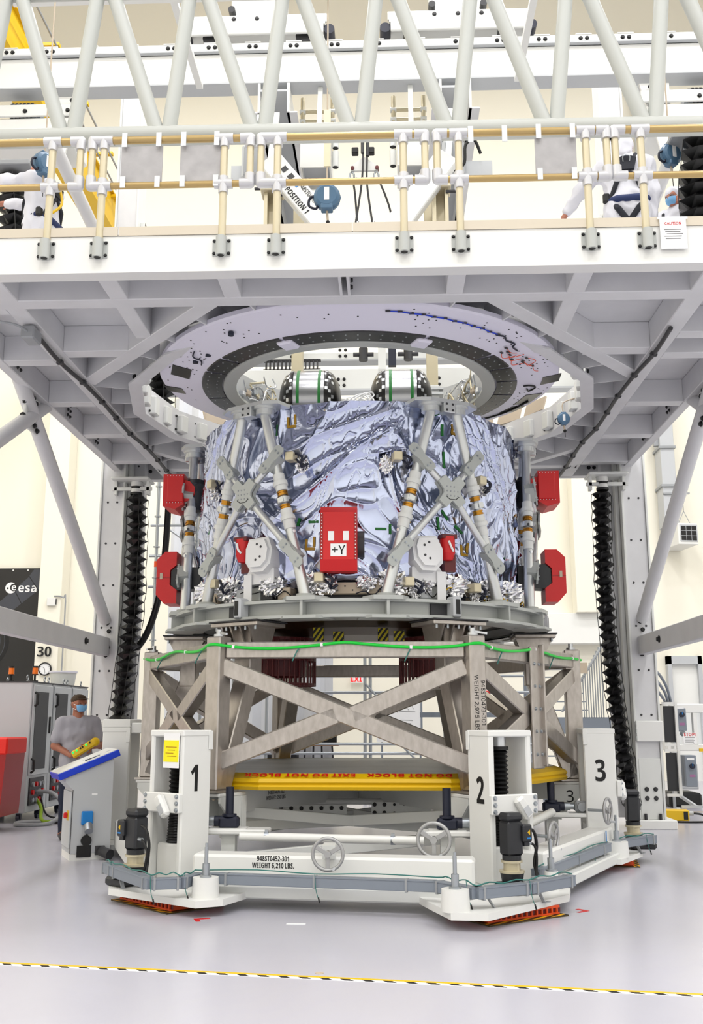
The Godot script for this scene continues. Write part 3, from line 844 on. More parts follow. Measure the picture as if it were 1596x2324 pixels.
func foil_noise(f: float, sd: int, kind := FastNoiseLite.TYPE_SIMPLEX_SMOOTH) -> FastNoiseLite:
	var n := FastNoiseLite.new()
	n.noise_type = kind
	n.seed = sd
	n.frequency = f
	n.fractal_type = FastNoiseLite.FRACTAL_NONE
	return n
func lattice(x: float, y: float, sd: int) -> float: # piecewise linear facets
	var i := floori(x)
	var j := floori(y)
	var fx := x - i
	var fy := y - j
	var hh := func(a: int, b: int) -> float: return float(posmod(hash(Vector3i(a, b, sd)), 10007)) / 10007.0
	if fx + fy < 1.0: return hh.call(i, j) * (1.0 - fx - fy) + hh.call(i + 1, j) * fx + hh.call(i, j + 1) * fy
	return hh.call(i + 1, j + 1) * (fx + fy - 1.0) + hh.call(i, j + 1) * (1.0 - fx) + hh.call(i + 1, j) * (1.0 - fy)
var fn: Array[FastNoiseLite] = []
func foil_r(a: float, h: float) -> float: # radius of the crinkled blanket at an azimuth and a height
	if fn.is_empty(): fn = [foil_noise(0.9, 3), foil_noise(2.3, 4), foil_noise(6.0, 5), foil_noise(0.7, 6)]
	var s := deg_to_rad(a) * 1.8
	var t := (h - 2.72) / 1.85
	var wx := fn[3].get_noise_2d(s, h) * 0.55
	var wy := fn[3].get_noise_2d(s + 31.0, h + 7.0) * 0.55
	# long drape folds leaning outwards from the middle, with a swag under the top edge
	var q := h - 4.25 + 0.45 * (s - 0.15) * (s - 0.15)
	var mid := exp(-pow((s - 0.1) / 0.8, 2.0))
	var lean := signf(s - 0.1) * clampf(absf(s - 0.1), 0.0, 0.5) * 2.0
	var r1 := 1.0 - absf(fn[0].get_noise_2d(s * 1.0 + wx * 0.7 + (h - 3.2) * 0.5 * lean, h * 0.45 + wy * 0.7))
	var d := 0.045 * pow(r1, 5.0)
	d += mid * 0.034 * pow(1.0 - absf(fn[1].get_noise_2d(s * 0.15 + wx * 0.4, q * 0.6 + wy * 0.4)), 6.0)
	var side := clampf((absf(s + 0.1) - 0.85) / 0.5, 0.0, 1.0)
	d += side * 0.022 * pow(1.0 - absf(fn[2].get_noise_2d(s * 0.8 + wx * 0.4, h * 0.14)), 3.0)
	d += 0.011 * pow(1.0 - absf(fn[1].get_noise_2d(s * 0.8 + wy * 1.2 - h * 0.5 * lean, h * 0.7 + wx * 1.2)), 8.0)
	d += 0.050 * lattice(s * 1.7 + wx * 1.6 + h * 0.9, h * 2.0 - s * 0.7 + wy * 1.6, 11)
	d += 0.013 * lattice(s * 4.6 - h * 2.0 + wy * 2.4, h * 4.0 + s * 1.5 + wx * 2.4, 12)
	d += 0.0028 * lattice(s * 13.0 + h * 5.0 + wx * 5.0, h * 12.0 - s * 4.0 + wy * 5.0, 14)
	var low := clampf((0.42 - t) / 0.25, 0.0, 1.0)
	d += low * 0.034 * lattice(s * 7.0 + wx * 4.0, h * 8.0 - s * 3.0, 13)
	var edge := clampf(t / 0.05, 0.0, 1.0)
	return 1.74 + d * (0.25 + 0.75 * edge) - 0.05 * pow(clampf(1.0 - t, 0.0, 1.0), 6.0)
func foil_sheet(a0: float, a1: float, na: int, h0: float, h1: float, nh: int) -> ArrayMesh:
	var V := PackedVector3Array()
	var N := PackedVector3Array()
	var I := PackedInt32Array()
	V.resize((na + 1) * (nh + 1)); N.resize(V.size())
	for j in nh + 1:
		for i in na + 1:
			var a := lerpf(a0, a1, float(i) / na)
			var h := lerpf(h0, h1, float(j) / nh)
			V[j * (na + 1) + i] = pol(foil_r(a, h), a, h)
	for j in nh + 1:
		for i in na + 1:
			var du := V[j * (na + 1) + mini(i + 1, na)] - V[j * (na + 1) + maxi(i - 1, 0)]
			var dv := V[mini(j + 1, nh) * (na + 1) + i] - V[maxi(j - 1, 0) * (na + 1) + i]
			N[j * (na + 1) + i] = du.cross(dv).normalized()
	for j in nh:
		for i in na:
			var p := j * (na + 1) + i
			I.append_array([p, p + na + 2, p + 1, p, p + na + 1, p + na + 2])
	var arr := []
	arr.resize(Mesh.ARRAY_MAX)
	arr[Mesh.ARRAY_VERTEX] = V; arr[Mesh.ARRAY_NORMAL] = N; arr[Mesh.ARRAY_INDEX] = I
	var m := ArrayMesh.new()
	m.add_surface_from_arrays(Mesh.PRIMITIVE_TRIANGLES, arr)
	return m
func tape(o: Node3D, a: float, h: float, w: float, l: float, rot: float, m: Material, nm := "tape") -> void: # a strip stuck on the blanket
	var q := g()
	var P := func(i: int, j: int) -> Vector3:
		var v := Vector2((i / 3.0 - 0.5) * w, (j / 8.0 - 0.5) * l).rotated(deg_to_rad(rot))
		var aa := a + rad_to_deg(v.x / 1.8)
		return pol(foil_r(aa, h + v.y) + 0.006, aa, h + v.y)
	for i in 3:
		for j in 8: q.quad(P.call(i, j), P.call(i + 1, j), P.call(i + 1, j + 1), P.call(i, j + 1))
	part(o, nm, q, m)
func blob(o: Node3D, nm: String, c: Vector3, r: Vector3, m: Material, amp: float, sd: int, label := "") -> MeshInstance3D:
	var gg := g()
	gg.ell(Vector3.ZERO, Vector3.ONE, 28, 18)
	var nz := foil_noise(1.6, sd)
	for i in gg.v.size():
		var p := gg.v[i]
		var k := 1.0 + amp * (1.0 - 2.0 * absf(nz.get_noise_3dv(p))) + amp * 0.6 * nz.get_noise_3dv(p * 2.7)
		gg.v[i] = c + p * k * r
	for i in range(0, gg.v.size(), 3):
		var nn := (gg.v[i + 2] - gg.v[i]).cross(gg.v[i + 1] - gg.v[i]).normalized()
		for k in 3: gg.n[i + k] = nn
	return part(o, nm, gg, m, label)

func module() -> void:
	var o := thing("service_module", "drum-shaped spacecraft module in crinkled blue-silver foil, standing between the struts", "spacecraft")
	pm(o, "foil_blanket", foil_sheet(-118, 118, 620, 2.72, 4.57, 230), M.foil)
	pm(o, "foil_blanket", foil_sheet(118, 242, 120, 2.72, 4.57, 60), M.foil)
	part(o, "top_deck", g().lathe([Vector2(1.66, 4.48), Vector2(1.71, 4.54), Vector2(1.70, 4.555), Vector2(0.0, 4.56)], 72), M.plate)
	part(o, "core", g().lathe([Vector2(0.0, 2.66), Vector2(1.66, 2.66), Vector2(1.66, 4.50), Vector2(0.0, 4.50)], 48), M.dark)
	# tapes
	for e in [[-26.0, 4.33, 0.03, 0.12, 0, 1], [-28.5, 4.06, 0.025, 0.10, 10, 1], [30.0, 4.33, 0.03, 0.12, 0, 1], [30.4, 4.02, 0.03, 0.17, 2, 1], [28.0, 3.36, 0.03, 0.13, 2, 1], [28.0, 3.18, 0.03, 0.1, -6, 1], [30.4, 3.45, 0.03, 0.12, 38, 1], [35.6, 3.32, 0.03, 0.13, 60, 1], [11.5, 3.27, 0.025, 0.1, 0, 1], [8.6, 3.27, 0.11, 0.025, 0, 1], [-12.6, 3.35, 0.1, 0.025, 0, 1], [-17.6, 3.36, 0.03, 0.08, -15, 1], [-24.0, 3.66, 0.03, 0.1, 0, 1], [-33.0, 3.02, 0.05, 0.06, 20, 1], [48.6, 3.22, 0.04, 0.03, 0, 1], [-62.0, 3.45, 0.02, 0.1, 0, 1], [58.0, 3.1, 0.04, 0.03, 30, 1], [-30.0, 4.5, 0.06, 0.04, 0, 1], [27.0, 4.5, 0.1, 0.07, 15, 1]]:
		tape(o, e[0], e[1], e[2], e[3], e[4], M.green)
	for e in [[-20.6, 4.40], [-13.5, 3.13], [-37.5, 3.08], [35.0, 4.36], [38.0, 3.12], [16.5, 3.4]]:
		for k in [[-0.04, 0, 0.026, 0.1], [0.04, 0.02, 0.026, 0.1], [0.0, -0.05, 0.1, 0.028]]:
			if e[0] == 16.5 and k[0] < 0: continue
			tape(o, e[0] + rad_to_deg(k[0] / 1.8), e[1] + k[1], k[2], k[3], 0, M.kapton, "yellow_tape")
	# underside: equipment shelf between the foil and the base ring
	part(o, "lower_beam", g().lathe([Vector2(1.78, 2.63), Vector2(1.80, 2.64), Vector2(1.80, 2.745), Vector2(1.78, 2.75)], 48, -0.26, 0.3), M.tan)
	var lb := g()
	for i in 14: lb.tube(pol(1.79, -14.0 + 2.3 * i, 2.67 + 0.04 * (i % 2)), pol(1.806, -14.0 + 2.3 * i, 2.67 + 0.04 * (i % 2)), 0.009, 0.009, 6)
	part(o, "beam_fasteners", lb, M.dark, "", true)
	part(o, "lower_shelf", g().lathe([Vector2(1.2, 2.50), Vector2(1.72, 2.50), Vector2(1.74, 2.66), Vector2(1.2, 2.66)], 48), M.dark)
	for i in 26:
		var a := -80.0 + 160.0 * i / 25.0
		if absf(a) < 14.0: continue
		var m: Material = [M.dark, M.lightgrey, M.plate, M.charcoal, M.tan][i % 5]
		part(o, "equipment_box", g().at(yaw(a + rng.randf_range(-2, 2))).b2(-0.05 - 0.04 * rng.randf(), 0.06, 2.60, 2.70 + 0.05 * rng.randf(), 1.66, 1.78 + 0.05 * rng.randf(), 0.01), m)
	for i in 18:
		var a := rng.randf_range(-76, 76)
		var pts: Array = []
		for k in 4: pts.append(pol(1.80 + 0.05 * rng.randf(), a + 2.6 * k, 2.66 + rng.randf_range(-0.05, 0.06)))
		part(o, "wire", g().pipe(pts, 0.006, 5, 4), [M.ink, M.navy, M.yellow, M.chrome][i % 4])
	for e in [[-44.0, 0.10], [-12.0, 0.09], [12.0, 0.1], [33.0, 0.09], [48.0, 0.09], [-58.0, 0.11], [62.0, 0.1], [-26.0, 0.08], [4.0, 0.06], [22.0, 0.07]]:
		blob(o, "foil_tuft", pol(1.80, e[0], 2.74), Vector3(e[1] * 1.3, e[1], 0.06), M.foilsilver, 0.45, int(e[0]) + 100)
	# white pods and red-capped thrusters at the lower corners
	for e in [[-29.0, 3.03, 1], [22.0, 3.02, -1]]:
		var k := yaw(e[0], Vector3.ZERO)
		var gp := g().at(k * Transform3D(Basis(Vector3.RIGHT, -0.12), Vector3(0, e[1], 1.80)))
		gp.prism([Vector2(-0.13, 0.16), Vector2(-0.16, 0.05), Vector2(-0.15, -0.08), Vector2(-0.07, -0.18), Vector2(0.07, -0.18), Vector2(0.15, -0.10), Vector2(0.16, 0.04), Vector2(0.10, 0.17)], -0.05, 0.13)
		gp.prism([Vector2(-0.10, 0.13), Vector2(-0.13, 0.05), Vector2(-0.12, -0.06), Vector2(-0.06, -0.14), Vector2(0.06, -0.14), Vector2(0.12, -0.08), Vector2(0.13, 0.04), Vector2(0.08, 0.14)], 0.13, 0.17)
		var pod := part(o, "white_pod", gp, M.podwhite)
		for q in [[0.0, 0.09], [0.05, 0.06], [0.0, -0.07], [0.05, -0.04]]:
			part(pod, "vent_hole", g().at(k * Transform3D(Basis(Vector3.RIGHT, -0.12), Vector3(0, e[1], 1.80))).tube(Vector3(q[0] * e[2], q[1], 0.165), Vector3(q[0] * e[2], q[1], 0.174), 0.012, -1, 12), M.dark)
		var c: float = e[2]
		part(o, "pod_bracket", g().at(k).prism([Vector2(-0.26 * c, -0.28 + e[1]), Vector2(0.14 * c, -0.26 + e[1]), Vector2(0.14 * c, -0.12 + e[1]), Vector2(-0.14 * c, -0.10 + e[1])], 1.72, 1.86), M.podwhite)
		part(o, "white_strap", g().at(k).b2(-0.16 * c - 0.045, -0.16 * c + 0.045, 2.58, 2.86, 1.87, 1.885), M.podwhite)
		var th := part(o, "red_cap", g().at(k * Transform3D(Basis(), Vector3(-0.24 * c, e[1] + 0.09, 1.86))).lathe([Vector2(0.0, -0.14), Vector2(0.05, -0.13), Vector2(0.075, -0.06), Vector2(0.075, 0.10), Vector2(0.0, 0.11)], 20), M.red)
		part(th, "cap_strap", g().at(k * Transform3D(Basis(), Vector3(-0.24 * c, e[1] + 0.09, 1.86))).pipe([Vector3(-0.02, 0.05, 0.078), Vector3(0.0, -0.01, 0.088), Vector3(0.03, -0.05, 0.075)], 0.012, 6, 4), M.paper)
		part(o, "thruster_mount", g().at(k * Transform3D(Basis(), Vector3(-0.24 * c, e[1], 1.80))).b2(-0.08, 0.08, 0.17, 0.21, -0.04, 0.12), M.maroon)
		part(o, "thruster_mount", g().at(k * Transform3D(Basis(), Vector3(-0.24 * c, e[1], 1.80))).b2(-0.03, 0.09, -0.15, 0.02, -0.02, 0.05), M.maroon)
	# sensor boxes on small brackets
	for e in [[-50.5, 3.86, -1], [-18.6, 3.99, 1], [13.0, 3.97, -1], [41.5, 3.82, 1], [-47.0, 2.80, 1], [-9.5, 2.78, 0], [16.0, 2.74, 0], [38.0, 2.72, 0]]:
		var k := yaw(e[0], Vector3(0, e[1], 0))
		var sb := part(o, "sensor_box", g().at(k).b2(-0.045, 0.045, -0.045, 0.045, 1.86, 1.98, 0.008), M.goldpale)
		part(sb, "sensor_wires", g().at(k).pipe([Vector3(0.05, 0.03, 1.92), Vector3(0.13, -0.02, 1.95), Vector3(0.10, -0.10, 1.9), Vector3(0.17, -0.07, 1.88)], 0.014, 6, 4).pipe([Vector3(0.05, -0.02, 1.9), Vector3(0.11, -0.07, 1.95), Vector3(0.16, 0.0, 1.9)], 0.011, 6, 4), M.navy)
		blob(sb, "foil_wrap", k * Vector3(0.09 * (1 if e[2] >= 0 else -1), -0.06, 1.84), Vector3(0.05, 0.065, 0.035), M.foilsilver, 0.5, int(e[0]) + 300)
	# pressurant tanks on the top deck
	for e in [[-0.50, "left"], [0.49, "right"]]:
		var tk := thing("pressure_tank", "black-ended silver tank with green strips on top of the module, %s of two" % e[1], "tank", Vector3(e[0], 4.86, 0.9), 0, "tanks on the module top")
		var R := 0.335
		var pr: Array = []
		for i in 13:
			var a := -PI / 2 + (PI / 2) * i / 12.0
			pr.append(Vector2(R * cos(a), -0.17 + 0.17 * sin(a)))
		var tb := Transform3D(Basis(Vector3.BACK, PI / 2), Vector3.ZERO)
		part(tk, "silver_band", g().at(tb).lathe([Vector2(R + 0.002, -0.165), Vector2(R + 0.002, 0.165)], 48), M.tankband)
		for s in [1.0, -1.0]:
			part(tk, "black_dome", g().at(tb * Transform3D(Basis(Vector3.RIGHT, 0.0 if s > 0 else PI), Vector3.ZERO)).lathe(pr, 48, 0, TAU, true), M.fibre)
			var sq := g()
			for i in 22:
				for j in 3:
					if (i * 7 + j * 5) % 3 == 0: continue
					var la := 0.12 + 0.20 * j
					var lo := TAU * (i + 0.35 * (j % 2)) / 22
					var p := Vector3(s * (0.17 + 0.17 * sin(la)), R * cos(la) * cos(lo), R * cos(la) * sin(lo))
					var nn := Vector3(s * sin(la) / 0.5, cos(la) * cos(lo), cos(la) * sin(lo)).normalized()
					sq.at(Transform3D(Basis.looking_at(nn, Vector3.RIGHT), p)).b2(-0.018, 0.018, -0.016, 0.016, -0.003, 0.003)
			part(tk, "silver_patches", sq, M.alu, "silver tape squares on the black dome", true)
			part(tk, "green_strip", g().at(tb).lathe([Vector2(R + 0.004, -0.115 * s - 0.016), Vector2(R + 0.004, -0.115 * s + 0.016)], 24, -0.35, 2.0), M.green)
		part(tk, "cradle", g().b2(-0.2, 0.2, -0.30, -0.2, -0.2, 0.2, 0.01), M.dark)
	var wc := thing("wire_coil", "coil of white wire on the module top between the two tanks", "wire", Vector3(0.0, 4.555, 1.25))
	wc.scale = Vector3.ONE * 1.35
	for i in 6:
		var pts: Array = []
		for k in 13: pts.append(Vector3(0.11 * cos(TAU * k / 12.0) + 0.02 * (i % 3), 0.09 + 0.085 * sin(TAU * k / 12.0 + 0.2 * i), 0.02 * i + 0.02 * sin(k * 2.0 + i)))
		part(wc, "loop", g().pipe(pts, 0.006, 5, 2), M.paper)
	for e in [[-1.20, -1.0, "left"], [1.24, 1.0, "right"]]:
		var rg := thing("red_guard", "dark red tubular guard frame on the module top at the %s, under the adapter ring" % e[2], "guard", Vector3(e[0], 4.555, 0.45), 0, "red guards on the module top")
		part(rg, "bar", g().bar(Vector3(-0.16, 0.02, 0), Vector3(0.16, 0.16, 0), 0.05, 0.045), M.redcart)
		part(rg, "bar", g().bar(Vector3(0.16, 0.16, 0), Vector3(0.05, 0.0, 0.1), 0.04, 0.04), M.redcart)
		part(rg, "bar", g().bar(Vector3(-0.14, 0.03, 0), Vector3(-0.02, 0.0, 0.12), 0.04, 0.04), M.redcart)
		part(rg, "clamp", g().box(Vector3(-0.1, 0.08, 0.02), Vector3(0.06, 0.16, 0.05), 0.01), M.red)
	# two pale lifting posts rising through the adapter ring behind the tanks
	for e in [[-0.70, "left"], [0.86, "right"]]:
		var q := thing("lifting_post", "pale square-section post rising through the adapter ring behind the %s tank" % e[1], "post", Vector3(e[0], 4.58, 0.35), 0, "posts behind the tanks")
		part(q, "post", g().b2(-0.075, 0.075, 0.06, 0.62, -0.075, 0.075, 0.008), M.goldpale if e[0] < 0 else M.white2)
		part(q, "upper_post", g().b2(-0.065, 0.065, 0.62, 3.2, -0.065, 0.065, 0.006), M.goldpale)
		part(q, "clamp", g().b2(-0.11, 0.12, 0.50, 0.53, -0.1, 0.1).b2(-0.11, 0.12, 0.56, 0.585, -0.1, 0.1), M.alu)
		part(q, "foot", g().tube(Vector3.ZERO, Vector3(0, 0.06, 0), 0.04), M.dark)

func struts() -> void:
	for k in 6:
		var az := -2.0 + 30.0 + 60.0 * k
		if az > 180.0: az -= 360.0
		var lb := "silver X-braced strut pair with brass couplings at the back of the foil module"
		if k == 0: lb = "silver X-braced strut pair before the foil, right of the red +Y cover"
		elif k == 5: lb = "silver X-braced strut pair before the foil, left of the red +Y cover"
		elif k == 1: lb = "silver strut pair with brass couplings seen edge-on at the right side of the module"
		elif k == 4: lb = "silver strut pair with brass couplings seen edge-on at the left side of the module"
		elif k == 2: lb = "silver X-braced strut pair behind the foil module on its right"
		elif k == 3: lb = "silver X-braced strut pair behind the foil module on its left"
		var o := thing("bipod_strut", lb, "strut", Vector3.ZERO, az, "strut pairs round the module")
		var tops: Array = []
		var bots: Array = []
		for s in [-1.0, 1.0]:
			var A := pol(1.93, 4.4 * s, 4.47)
			var B := pol(1.96, 18.8 * s, 2.585)
			tops.append(A); bots.append(B)
			var L := func(t: float) -> Vector3: return A.lerp(B, t)
			part(o, "upper_tube", g().tube(A, L.call(0.36), 0.052, 0.050, 24), M.strut)
			part(o, "lower_tube", g().tube(L.call(0.60), B, 0.050, 0.057, 24), M.strut)
			part(o, "sleeve", g().tube(L.call(0.345), L.call(0.435), 0.058, -1, 24), M.white2)
			part(o, "collar", g().tube(L.call(0.385), L.call(0.408), 0.073, -1, 24), M.white2)
			part(o, "sleeve", g().tube(L.call(0.535), L.call(0.64), 0.058, -1, 24), M.white2)
			part(o, "collar", g().tube(L.call(0.572), L.call(0.593), 0.073, -1, 24), M.white2)
			for t in [0.45, 0.522]: part(o, "brass_ring", g().tube(L.call(t - 0.011), L.call(t - 0.003), 0.053, -1, 24).tube(L.call(t - 0.003), L.call(t + 0.003), 0.047, -1, 24).tube(L.call(t + 0.003), L.call(t + 0.012), 0.053, -1, 24), M.brass)
			part(o, "threaded_rod", g().tube(L.call(0.435), L.call(0.535), 0.034, -1, 16), M.galv)
			var cl := part(o, "clamp_block", g().tube(L.call(0.473), L.call(0.503), 0.068, -1, 24).bar(L.call(0.476), L.call(0.50), 0.15, 0.06), M.strut)
			part(cl, "clamp_screw", g().tube(L.call(0.488) + Vector3(-0.085, 0, 0), L.call(0.488) + Vector3(0.085, 0, 0), 0.014), M.dark)
			part(o, "drain_boss", g().tube(L.call(0.655), L.call(0.655) + Vector3(0.06 * s, 0.0, 0.03), 0.016), M.chrome)
			part(o, "top_flange", g().tube(A + Vector3(0, -0.02, 0), A + Vector3(0, 0.035, 0), 0.095, -1, 24).tube(A + Vector3(0, 0.035, 0), A + Vector3(0, 0.06, 0), 0.12, -1, 24), M.strut)
			part(o, "foot", g().tube(B + Vector3(0, 0.0, 0), B + Vector3(0, 0.035, 0), 0.09, -1, 24), M.plate)
		part(o, "top_bracket", g().slab([Vector2(-0.36, 1.78), Vector2(-0.36, 1.98), Vector2(-0.22, 2.06), Vector2(0.22, 2.06), Vector2(0.36, 1.98), Vector2(0.36, 1.78)], 4.53, 4.565), M.strut)
		part(o, "bracket_box", g().box(Vector3(0, 4.49, 1.99), Vector3(0.13, 0.11, 0.12), 0.008), M.strut)
		var bb := g()
		for sx in [-1, 1]:
			for sy in [-1, 1]: bolt(bb, Vector3(0.035 * sx, 4.49 + 0.03 * sy, 2.05), Vector3.BACK, 0.009)
		for i in 7: bolt(bb, Vector3(-0.3 + 0.1 * i, 4.565, 2.02 - 0.02 * absf(i - 3)), Vector3.UP, 0.012)
		part(o, "bracket_bolts", bb, M.dark, "", true)
		# X brace
		var hub := Vector3(0, 3.63, 2.02)
		var ends: Array = []
		for s in [0, 1]:
			var A: Vector3 = tops[s]
			var B: Vector3 = bots[s]
			ends.append([A.lerp(B, 0.28), 1.0])
			ends.append([A.lerp(B, 0.765), -1.0])
		for e in ends:
			var p: Vector3 = e[0]
			p.z += 0.05
			var d := (p - hub).normalized()
			part(o, "brace_tube", g().tube(hub + d * 0.1, p - d * 0.06, 0.036, -1, 20), M.strut)
			var f := Transform3D(Basis(d, Vector3.BACK.cross(d).normalized(), d.cross(Vector3.BACK.cross(d).normalized())), p)
			var gs := g().at(f)
			gs.prism([Vector2(-0.15, -0.035), Vector2(-0.12, -0.052), Vector2(-0.05, -0.052), Vector2(-0.02, -0.042), Vector2(0.03, -0.042), Vector2(0.06, -0.055), Vector2(0.15, -0.055), Vector2(0.18, -0.03), Vector2(0.18, 0.03), Vector2(0.15, 0.055), Vector2(0.06, 0.055), Vector2(0.03, 0.042), Vector2(-0.02, 0.042), Vector2(-0.05, 0.052), Vector2(-0.12, 0.052), Vector2(-0.15, 0.035)], 0.035, 0.055)
			var gp := part(o, "gusset", gs, M.gusset)
			var back := g().at(f)
			back.prism([Vector2(-0.09, -0.05), Vector2(0.09, -0.05), Vector2(0.09, 0.05), Vector2(-0.09, 0.05)], -0.07, 0.034)
			part(gp, "clamp_shell", back, M.gusset)
			var gb := g().at(f)
			for q in [-0.085, 0.11]:
				for w in [-0.022, 0.022]: bolt(gb, Vector3(q, w, 0.055), Vector3.BACK, 0.010)
			part(gp, "gusset_bolts", gb, M.galv, "", true)
		var pg: Array = []
		for e in ends:
			var d: Vector3 = (e[0] - hub)
			pg.append(Vector2(d.x, d.y).normalized())
		pg.sort_custom(func(a, b): return a.angle() < b.angle())
		var hp: Array = []
		for d in pg:
			var w := Vector2(-d.y, d.x) * 0.052
			hp.append(d * 0.075 - w * 1.15); hp.append(d * 0.17 - w); hp.append(d * 0.17 + w); hp.append(d * 0.075 + w * 1.15)
		var hubp := part(o, "hub_plate", g().at(Transform3D(Basis(), hub)).prism(hp, 0.02, 0.045), M.gusset)
		part(hubp, "hub_back", g().at(Transform3D(Basis(), hub)).prism(hp, -0.045, 0.0), M.gusset)
		part(hubp, "hub_seam", g().at(Transform3D(Basis(), hub)).prism([Vector2(-0.075, -0.055), Vector2(-0.035, -0.085), Vector2(0.035, -0.085), Vector2(0.075, -0.055), Vector2(0.07, -0.05), Vector2(0.032, -0.079), Vector2(-0.032, -0.079), Vector2(-0.07, -0.05)], 0.044, 0.047), M.ink)
		var hb := g()
		for i in 11: hb.tube(hub + Vector3(-0.06 + 0.04 * (i % 4), -0.045 + 0.045 * floorf(i / 4.0), 0.045), hub + Vector3(-0.06 + 0.04 * (i % 4), -0.045 + 0.045 * floorf(i / 4.0), 0.049), 0.008, -1, 8)
		part(hubp, "hub_holes", hb, M.midgrey, "", true)

func covers() -> void:
	# front cover with the axis mark
	var o := thing("red_cover", "red riveted cover box marked +Y in front of the foil drum", "cover", Vector3(-0.13, 3.13, 2.02))
	part(o, "shell", g().at(Transform3D(Basis(Vector3(0, 0, -1), Vector3.UP, Vector3.RIGHT), Vector3.ZERO)).prism([Vector2(0.14, 0.31), Vector2(0.02, 0.315), Vector2(-0.034, 0.255), Vector2(-0.034, -0.20), Vector2(0.02, -0.305), Vector2(0.14, -0.31)], -0.175, 0.175), M.red)
	for s in [-1, 1]:
		part(o, "edge_strip", g().b2(s * 0.16 - 0.014, s * 0.16 + 0.014, -0.20, 0.25, 0.028, 0.037, 0.003), M.redcart)
		var rv := g()
		for i in 14: rv.ell(Vector3(s * 0.16, -0.19 + 0.033 * i, 0.038), Vector3(0.006, 0.006, 0.004), 8, 4)
		part(o, "rivets", rv, M.paper, "", true)
		part(o, "hinge_plate", g().b2(s * 0.07 - 0.028, s * 0.07 + 0.028, -0.02, 0.07, 0.034, 0.04, 0.003), M.paper)
	part(o, "label_card", g().b2(-0.075, 0.075, -0.17, -0.05, 0.034, 0.037), M.paper)
	text(o, "+Y", 0.125, Vector3(0, -0.11, 0.038), Basis(), M.ink)
	part(o, "gold_frame", g().b2(0.18, 0.25, -0.26, 0.2, -0.3, -0.26, 0.005), M.goldpale)
	part(o, "dark_hub", g().tube(Vector3(0.1, -0.02, -0.2), Vector3(0.24, -0.02, -0.2), 0.13, -1, 24), M.dark)
	# boxed side covers: upper and lower, left and right
	for s in [-1.0, 1.0]:
		var side := "left" if s < 0 else "right"
		var u := thing("red_cover", "red riveted box cover over a dark drive at the upper %s of the module" % side, "cover", Vector3(s * 2.11 + 0.02, 3.99, 0.1), 0, "red covers at the module sides")
		part(u, "shell", g().prism([Vector2(s * 0.14, 0.22), Vector2(s * -0.10, 0.22), Vector2(s * -0.10, -0.13), Vector2(s * 0.0, -0.19), Vector2(s * 0.14, -0.15)], -0.22, 0.2), M.red)
		part(u, "front_face", g().b2(s * -0.10, s * 0.09, -0.11, 0.21, 0.2, 0.225, 0.01), M.red)
		part(u, "rounded_tab", g().at(Transform3D(Basis(), Vector3(s * -0.10, 0.03, 0.14))).prism([Vector2(0, 0.13), Vector2(s * -0.06, 0.11), Vector2(s * -0.12, 0.04), Vector2(s * -0.12, -0.04), Vector2(s * -0.06, -0.11), Vector2(0, -0.13)], 0.0, 0.03), M.red)
		var rv := g()
		for i in 6:
			for q in [[0.195, 0.0], [-0.12, 0.0]]: rv.ell(Vector3(s * (-0.08 + 0.033 * i), q[0], 0.227), Vector3.ONE * 0.005, 6, 4)
		part(u, "rivets", rv, M.paper, "", true)
		part(u, "dark_drive", g().at(Transform3D(Basis(), Vector3(s * -0.2, 0.0, 0.02))).lathe([Vector2(0, -0.2), Vector2(0.10, -0.18), Vector2(0.135, -0.12), Vector2(0.135, 0.12), Vector2(0.10, 0.18), Vector2(0, 0.2)], 24), M.charcoal)
		for k in 4: part(u, "blue_tape", g().b2(s * -0.24, s * -0.15, 0.105 - 0.075 * k, 0.125 - 0.075 * k, 0.14, 0.158), M.navy)
		part(u, "drive_arm", g().b2(s * -0.45, s * -0.25, -0.08, 0.08, -0.08, 0.08, 0.02), M.dark)
		var w := thing("red_cover", "red clipped-corner cover round a dark grey drum at the lower %s of the module" % side, "cover", Vector3(s * 2.09 + 0.02, 3.0, 0.25), 0, "red covers at the module sides")
		part(w, "shell", g().prism([Vector2(s * -0.05, 0.29), Vector2(s * 0.08, 0.29), Vector2(s * 0.17, 0.20), Vector2(s * 0.17, -0.19), Vector2(s * 0.08, -0.29), Vector2(s * -0.06, -0.29), Vector2(s * -0.06, -0.14), Vector2(s * 0.02, -0.08), Vector2(s * 0.02, 0.08), Vector2(s * -0.05, 0.14)], -0.16, 0.16), M.red)
		part(w, "seam", g().b2(s * 0.17, s * 0.02, -0.008, 0.0, 0.158, 0.163), M.redcart)
		part(w, "latch", g().b2(s * 0.10, s * 0.13, -0.02, 0.05, 0.16, 0.17), M.tan)
		part(w, "dark_drum", g().prism([Vector2(s * 0.01, 0.075), Vector2(s * -0.05, 0.13), Vector2(s * -0.35, 0.11), Vector2(s * -0.35, -0.12), Vector2(s * -0.05, -0.14), Vector2(s * 0.01, -0.08)], -0.12, 0.14), M.charcoal)

